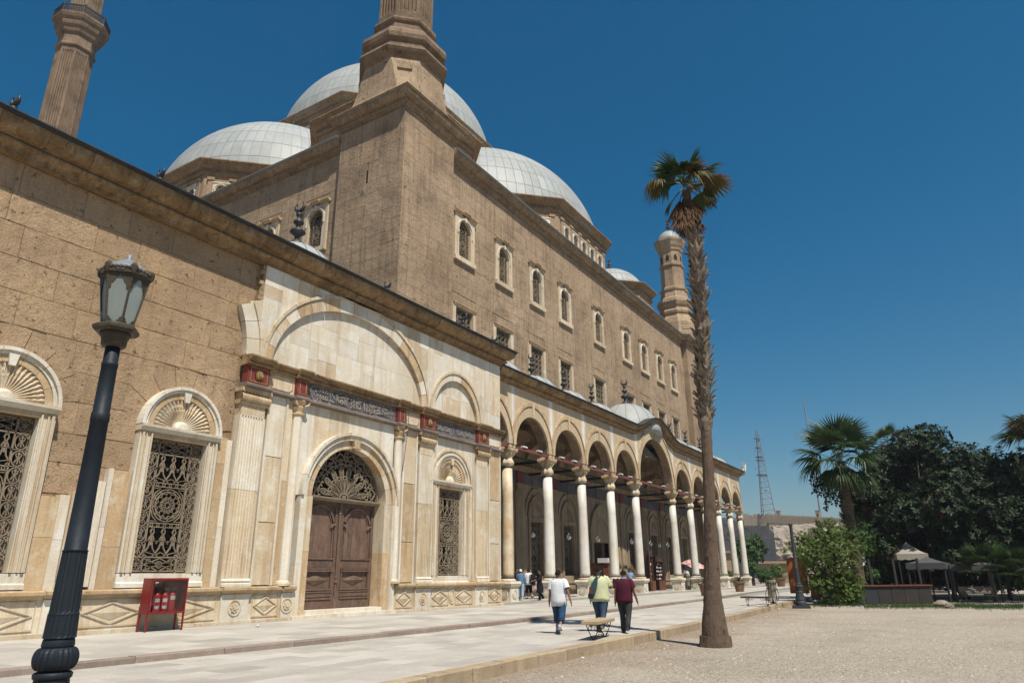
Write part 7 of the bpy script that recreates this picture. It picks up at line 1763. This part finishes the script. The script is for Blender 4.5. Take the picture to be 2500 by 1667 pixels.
# ================================================================ people
M['skin'] = mat('brown_skin', (.27, .135, .08), (.22, .105, .06), rough=.5, sbig=4, rand=.06, bump=0, fine=.02)
M['hair'] = plain('black_hair', (.010, .008, .007), .8, spec=.15)
def cloth(name, c, rough=.85): return mat(name, c, tuple(x*.85 for x in c), rough=rough, sbig=5, rand=.02, bump=.25, bdist=.02, sfine=9, fine=.05, spec=.2)
M['c_white'] = cloth('white_cotton', (.80, .80, .84)); M['c_yellow'] = cloth('pale_yellow_cotton', (.66, .68, .42)); M['c_maroon'] = cloth('maroon_cotton', (.075, .010, .025)); M['c_navy'] = cloth('blue_twill', (.025, .075, .16)); M['c_denim'] = cloth('blue_denim', (.05, .085, .14)); M['c_grey'] = cloth('charcoal_cloth', (.045, .045, .048)); M['c_black'] = cloth('black_cloth', (.012, .012, .016)); M['c_lden'] = cloth('light_denim', (.30, .40, .50)); M['c_mden'] = cloth('mid_denim', (.12, .22, .36)); M['c_sky'] = cloth('sky_blue_cotton', (.22, .36, .56)); M['c_teal'] = cloth('teal_nylon', (.04, .085, .10)); M['shoe_w'] = plain('white_shoe', (.68, .68, .70), .5); M['shoe_g'] = plain('grey_shoe', (.22, .23, .23), .6); M['shoe_k'] = plain('dark_shoe', (.03, .03, .04), .5); M['shoe_t'] = plain('tan_shoe', (.32, .26, .16), .6); M['sock'] = plain('grey_sock', (.55, .57, .62), .8)
M['scarf'] = cloth('white_headwear', (.78, .78, .80)); M['pinkbag'] = cloth('pink_bag', (.62, .42, .48))
def ell_rings(pts, n=16):   # pts: (center Vector, rx(forward), ry(side))
    return [[(c.x+rx*math.cos(2*PI*j/n), c.y+ry*math.sin(2*PI*j/n), c.z) for j in range(n)] for c, rx, ry in pts]
def skin_body(V, E_, rad):
    me = bpy.data.meshes.new('body'); me.from_pydata(V, E_, []); o = bpy.data.objects.new('tmp', me); C.objects.link(o)
    md = o.modifiers.new('skin', 'SKIN'); md.use_smooth_shade = True
    for i, r0 in enumerate(rad):
        me.skin_vertices[0].data[i].radius = r0 if isinstance(r0, tuple) else (r0, r0); me.skin_vertices[0].data[i].use_root = (i == 0)
    o.modifiers.new('sub', 'SUBSURF').levels = 1
    bpy.context.view_layer.update()
    out = bpy.data.meshes.new_from_object(o.evaluated_get(bpy.context.evaluated_depsgraph_get())); bpy.data.objects.remove(o); return out
def person(loc, head, H, label, ph=.35, bulk=1.0, top='c_white', hem=.80, sleeve=.55, legs='c_navy', leglen=1.0, shoe='shoe_g', sock=True, hair='hair', hairlong=0, la=(.15, .1), ra=(-.15, .1), lbend=.25, rbend=.25, headyaw=0, headpitch=0, skirt=False, prop=None, stance=.1, collar=False):
    """la/ra: (swing forward, spread) of the upper arms; ph: half stride angle"""
    t = thing('person', label, 'person', loc, head, None, scale=H/1.75); k = bulk
    def leg(s, a):
        hip = Vector((0, s*stance, .90)); kb = .18 if a < 0 else .12
        knee = hip+Vector((math.sin(a+.08)*.43, 0, -math.cos(a+.08)*.43)); a2 = a-kb-(.35 if a < 0 else 0)
        ank = knee+Vector((math.sin(a2)*.41, 0, -math.cos(a2)*.41)); return hip, knee, ank
    hl, kl, al = leg(1, ph); hr, kr, ar = leg(-1, -ph)
    drop = min(al.z, ar.z)-.075
    def arm(s, sw, b_):
        a, sp = sw; sh_ = Vector((0, s*.185*(.6+.4*k), 1.415)); el = sh_+Vector((math.sin(a)*.285, s*math.sin(sp)*.285, -math.cos(a)*math.cos(sp)*.285)); a2 = a+b_
        wr = el+Vector((math.sin(a2)*.255, s*math.sin(sp*.8)*.255, -math.cos(a2)*math.cos(sp*.8)*.255)); d_ = (wr-el).normalized(); return sh_, el, wr, d_
    L_, R_ = arm(1, la, lbend), arm(-1, ra, rbend)
    V = [(0, 0, .95), (0, 0, 1.10), (.0, 0, 1.28), (0, 0, 1.40), (0, 0, 1.49)]; rad = [(.12*k, .15*k), (.11*k, .14*k), (.12*k, .15*k), (.09, .11), (.055, .055)]; E_ = [(0, 1), (1, 2), (2, 3), (3, 4)]
    def addv(p, r0, par): V.append(tuple(p)); rad.append(r0); E_.append((par, len(V)-1)); return len(V)-1
    hy = Matrix.Rotation(headyaw, 3, 'Z') @ Matrix.Rotation(headpitch, 3, 'Y'); hb = Vector((0, 0, 1.50)); hp = lambda x, y, z: hb+hy @ Vector((x, y, z))
    i5 = addv(hp(.012, 0, .06), .068, 4); i6 = addv(hp(.02, 0, .135), (.092, .082), i5); i7 = addv(hp(.012, 0, .205), (.07, .062), i6); addv(hp(.118, 0, .115), .014, i6)
    for s in (-1, 1): addv(hp(.01, s*.092, .12), .016, i6)
    for s, (sh_, el, wr, d_) in ((1, L_), (-1, R_)):
        a = addv(sh_, .062, 3); b_ = addv(el, .046, a); c_ = addv(wr, .031, b_); pm = addv(wr+d_*.075, (.036, .022), c_)
        fwd = Vector((1, 0, 0))-d_*d_.x; fwd.normalize(); side = d_.cross(fwd)
        for q, ln in ((-1.5, .058), (-.5, .075), (.5, .08), (1.5, .072)):
            f1 = addv(wr+d_*(.105+ln*.35)+fwd*(.013*q)-side*s*-.004, .0095, pm); addv(wr+d_*(.105+ln)+fwd*(.013*q)+side*s*.016, .008, f1)
        th_ = addv(wr+d_*.055+fwd*.042, .011, c_); addv(wr+d_*.095+fwd*.058, .009, th_)
    for hip, kn, an in ((hl, kl, al), (hr, kr, ar)):
        a = addv(hip, .085*k, 0); b_ = addv(kn, .056, a); c_ = addv(an, .042, b_); addv(an+Vector((.10, 0, -.045)), .034, c_)
    V = [(x, y, z-drop) for x, y, z in V]
    body = skin_body(V, E_, rad); obj('body', body, M['skin'], t)
    dz = Vector((0, 0, -drop)); O = lambda x, y, z: Vector((x, y, z))+dz
    w_ = k
    g = MB().rings(ell_rings([(O(.0, 0, 1.495), .07, .08), (O(-.0, 0, 1.475), .085, .11), (O(0, 0, 1.445), .105, .19*w_), (O(.0, 0, 1.40), .125*w_, .218*w_), (O(.01, 0, 1.30), .145*w_, .222*w_), (O(.01, 0, 1.15), .15*w_, .208*w_), (O(.012, 0, 1.0), .155*w_, .205*w_), (O(.01, 0, .90), .16*w_, .21*w_), (O(.012, 0, hem), .162*w_, .214*w_), (O(.012, 0, hem+.005), .15*w_, .20*w_)], 22))
    r_ = random.Random(int(H*1000))
    g.v = [(x*(1+r_.uniform(-.035, .035)), y*(1+r_.uniform(-.03, .03)), z+(r_.uniform(-.012, .012) if z < 1.2-drop else 0)) for x, y, z in g.v]
    for s, (sh_, el, wr, d_) in ((1, L_), (-1, R_)):
        if sleeve <= 1:
            e = sh_.lerp(el, sleeve*1.35 if sleeve < .7 else sleeve); g.tube([sh_+dz+Vector((0, -s*.06, .012)), sh_+dz+Vector((0, 0, 0)), sh_.lerp(e, .5)+dz, e+dz], [.085, .088, .088*k**.5, .09*k**.5], 12, False)
        else: g.tube([sh_+dz+Vector((0, -s*.06, .012)), sh_+dz, el+dz, wr+dz], [.08, .08, .062, .05], 12, False)
    obj('shirt', g, M[top], t, smooth=True)
    if collar: obj('collar', MB().lathe([(.072, 1.475-drop), (.085, 1.49-drop), (.068, 1.525-drop)], n=16, caps=False), M['c_sky'], t)
    g = MB().rings(ell_rings([(O(.0, 0, 1.02), .13*w_, .175*w_), (O(0, 0, .93), .145*w_, .19*w_), (O(0, 0, .85), .145*w_, .195*w_), (O(0, 0, .80), .11*w_, .17*w_)], 20), True, True, True)
    for hip, kn, an in ((hl, kl, al), (hr, kr, ar)):
        if leglen >= .99: pts, rr = [hip+Vector((0, 0, .02)), hip.lerp(kn, .4), kn, kn.lerp(an, .5), an+Vector((0, 0, -.015))], [.115*k, .105*k, .082, .076, .078]
        else: pts, rr = [hip+Vector((0, 0, .02)), hip.lerp(kn, .4), kn, kn.lerp(an, leglen)], [.115*k, .11*k, .098, .098]
        g.tube([p+dz for p in pts], rr, 14, True)
    obj('trousers', g, M[legs], t, smooth=True)
    if skirt: obj('skirt', MB().rings(ell_rings([(O(0, 0, 1.0), .15, .19), (O(0, 0, .7), .20, .23), (O(0, 0, .42), .22, .25)], 18)), M[legs], t, smooth=True)
    for an in (al, ar):
        tilt = 0
        q = an+dz; g = MB(); pts = [(-.075, .040, .055), (-.05, .052, .06), (.0, .05, .07), (.07, .052, .05), (.13, .05, .035), (.175, .035, .03), (.19, .012, .02)]
        g.rings([[(q.x+x, q.y+w2*math.cos(2*PI*j/12), q.z-.075+max(0, hh*(.6+math.sin(2*PI*j/12)*.9))) for j in range(12)] for x, w2, hh in pts], True, True, True); obj('shoe', g, M[shoe], t, smooth=True)
        if sock: obj('sock', MB().tube([q+Vector((0, 0, -.02)), q+Vector((0, 0, .10))], [.052, .05], 10), M['sock'], t, smooth=True)
    # hair: cap over skull and nape
    g = MB(); n = 18; rs = []
    for i in range(8):
        th = i/7*1.75; rr = .102*math.sin(th); z = .155+.104*math.cos(th)
        ring = []
        for j in range(n):
            a = 2*PI*j/n; cut = 1.0 if math.cos(a) < .35 else max(.55, 1-.5*(math.cos(a)-.35)); tt = min(th, 1.75*cut*.8 if math.cos(a) > .35 else th)
            rj = .102*math.sin(tt)*(1+r_.uniform(-.03, .03)); p = hp(.008+rj*1.02*math.cos(a), rj*.9*math.sin(a), .135+.108*math.cos(tt)-(.0 if math.cos(a) > -.2 else .02*math.sin(tt))); ring.append((p.x, p.y, p.z-drop))
        rs.append(ring)
    g.rings(rs, True, True, False); obj('hair' if hair == 'hair' else 'head_wrap', g, M[hair], t, smooth=True)
    if hairlong: obj('long_hair', MB().rings(ell_rings([(O(-.05, 0, 1.66), .07, .09), (O(-.09, 0, 1.5), .05, .10), (O(-.12, 0, 1.3), .04, .09)], 12), True, True, True), M[hair], t, smooth=True)
    return t
hd = .22
person((18.57, 10.1, OZ), hd, 1.72, 'person in white t-shirt and blue three quarter trousers walking away', ph=.20, bulk=1.12, top='c_white', hem=.74, legs='c_navy', leglen=.45, shoe='shoe_g', la=(-.02, .20), ra=(-.25, .38), headyaw=-.35, lbend=.2, rbend=.15)
person((19.74, 9.36, OZ), hd, 1.80, 'person in pale yellow shirt with sling bag holding a phone', ph=.22, bulk=1.30, top='c_yellow', hem=.80, legs='c_denim', shoe='shoe_t', sock=False, la=(.0, .16), ra=(.35, .32), rbend=1.5, headyaw=-.45, headpitch=.15)
person((19.6, 8.52, OZ), hd, 1.70, 'person in maroon polo shirt and dark grey trousers walking by the bench', ph=.16, bulk=1.16, top='c_maroon', hem=.82, legs='c_grey', shoe='shoe_k', sock=False, la=(-.08, .17), ra=(.05, .30), headpitch=.35, collar=True)
# sling bag and phone of the second man
bp = Matrix.Translation((19.74, 9.36, OZ)) @ Matrix.Rotation(hd, 4, 'Z')
def wp(x, y, z): return bp @ Vector((x, y, z))
sbg = thing('sling_bag', 'teal sling bag slung across the back of the person in yellow', 'bag', tuple(wp(-.25, .1, 1.25)), hd)
g = MB(); prof = [(.0, -.36), (.07, -.34), (.10, -.26), (.105, -.1), (.09, .06), (.06, .18), (.03, .26), (.015, .30)]
rs = [[(-.055*(1 if math.cos(2*PI*j/14) < 0 else .3)*math.cos(2*PI*j/14)*-1*(w2/.105), w2*math.sin(2*PI*j/14)-z*.35, z) for j in range(14)] for w2, z in prof]
g.rings(rs, True, True, True); obj('bag_body', g, M['c_teal'], sbg, smooth=True)
obj('pocket', MB().cbox((-.05, .08, -.12), (.05, .11, .18)), M['shoe_t'] if False else M['booth'], sbg)
obj('strap', MB().tube([(0, -.10, .28), (.02, -.17, .38), (.12, -.22, .42), (.30, -.16, .30)], .022, 6).tube([(0, .06, -.33), (0, .10, -.42)], .01, 5), M['c_teal'], sbg)
phn = thing('mobile_phone', 'small white phone held by the person in yellow', 'phone', tuple(wp(.42, -.36, 1.38)), hd)
obj('phone_body', MB().cbox((0, 0, 0), (.012, .08, .15)), M['plastic'], phn); obj('screen', MB().cbox((-.008, 0, 0), (.004, .07, .13)), M['void'], phn)
Q = onZ(1272, 1465, .10); person((Q.x, Q.y, .1), .5, 1.74, 'person in denim jacket, light jeans and white cap seen from behind', ph=.18, bulk=.92, top='c_mden', hem=.98, sleeve=2, legs='c_lden', shoe='shoe_w', sock=False, hair='scarf', la=(.1, .12), ra=(.0, .12))
Q = onZ(1260, 1459, .10); person((Q.x-.5, Q.y-.4, .1), -2.0, 1.84, 'person dressed in black standing in the shade behind the stained column', ph=.06, bulk=1.0, top='c_black', sleeve=.5, legs='c_black', shoe='shoe_k', sock=False)
Q = onZ(1291, 1461, .10); person((Q.x-.3, Q.y-.2, .1), 1.0, 1.78, 'person in white shirt and black shorts carrying a big black backpack', ph=.12, bulk=1.0, top='c_white', sleeve=2, legs='c_black', leglen=.3, shoe='shoe_k', la=(.3, .1), ra=(.2, .15)); q2 = Q
bk_ = thing('backpack', 'large black backpack worn by the person in white shirt', 'backpack', (Q.x-.3-.2+.12, Q.y-.2-.3, 1.25), 1.0)
g = MB(); g.rings([[(x_*.85, y_*1.0, z) for x_, y_ in [(.12*w2*math.cos(2*PI*j/14)-.12, .19*w2*math.sin(2*PI*j/14)) for j in range(14)]] for w2, z in ((.5, -.32), (.95, -.26), (1.1, -.1), (1.05, .1), (.85, .25), (.4, .32))], True, True, True); obj('bag_body', g, M['c_black'], bk_, smooth=True)
obj('strap', MB().tube([(-.05, .12, .28), (.1, .13, .22), (.14, .13, 0), (.0, .13, -.2)], .02, 5).tube([(-.05, -.12, .28), (.1, -.13, .22), (.14, -.13, 0), (.0, -.13, -.2)], .02, 5), M['c_black'], bk_)
Q = onZ(1318, 1464, .10); person((Q.x-.4, Q.y-.25, .1), 2.6, 1.70, 'person in long black clothes with dark hair holding a pink bag by the second column', ph=.12, bulk=.9, top='c_black', sleeve=2, legs='c_black', shoe='shoe_k', sock=False, hairlong=1, skirt=True, la=(.5, .1), ra=(.4, .1), lbend=.9, rbend=.9)
hb_ = thing('hand_bag', 'pale pink bag hanging at the side of the person in black', 'bag', (Q.x-.62, Q.y-.1, .82), .4); obj('bag_body', MB().rings([[(x_, y_, z) for x_, y_ in ((-.16*w2, -.06), (.16*w2, -.06), (.16*w2, .06), (-.16*w2, .06))] for w2, z in ((.8, -.16), (1.0, -.1), (.9, .1), (.6, .16))], True, True, True), M['pinkbag'], hb_); obj('handle', MB().tube([(-.08, 0, .15), (-.05, 0, .3), (.05, 0, .3), (.08, 0, .15)], .012, 5), M['pinkbag'], hb_)
Q = onY(1539, 1420, 24.6); person((Q.x, 24.6, .1), 3.6, 1.80, 'person in sky blue shirt facing the viewer inside the arcade', ph=.05, top='c_sky', sleeve=.5, hem=.9, legs='c_navy', shoe='shoe_k', sock=False)
Q = onY(1683, 1400, 23.6); person((Q.x, 23.6, .1), 3.3, 1.75, 'person in dark clothes tending the stall behind the litter basket', ph=.05, top='c_black', sleeve=2, legs='c_black', shoe='shoe_k', sock=False)
# ================================================================ dusty air
hz = obj('haze', MB().box(-950, 1150, -950, 1150, -3.4, 96), None, kind='stuff'); tag(hz, 'thin dusty haze paling the hill and the low sky', 'haze'); hz['kind'] = 'stuff'
hm = bpy.data.materials.new('haze'); hm.use_nodes = True; t_ = hm.node_tree; t_.nodes.clear()
pv = t_.nodes.new('ShaderNodeVolumePrincipled'); pv.inputs['Color'].default_value = (.86, .91, 1, 1); pv.inputs['Density'].default_value = .00026; pv.inputs['Anisotropy'].default_value = .2
ho = t_.nodes.new('ShaderNodeOutputMaterial'); t_.links.new(pv.outputs[0], ho.inputs['Volume']); hz.data.materials.append(hm)
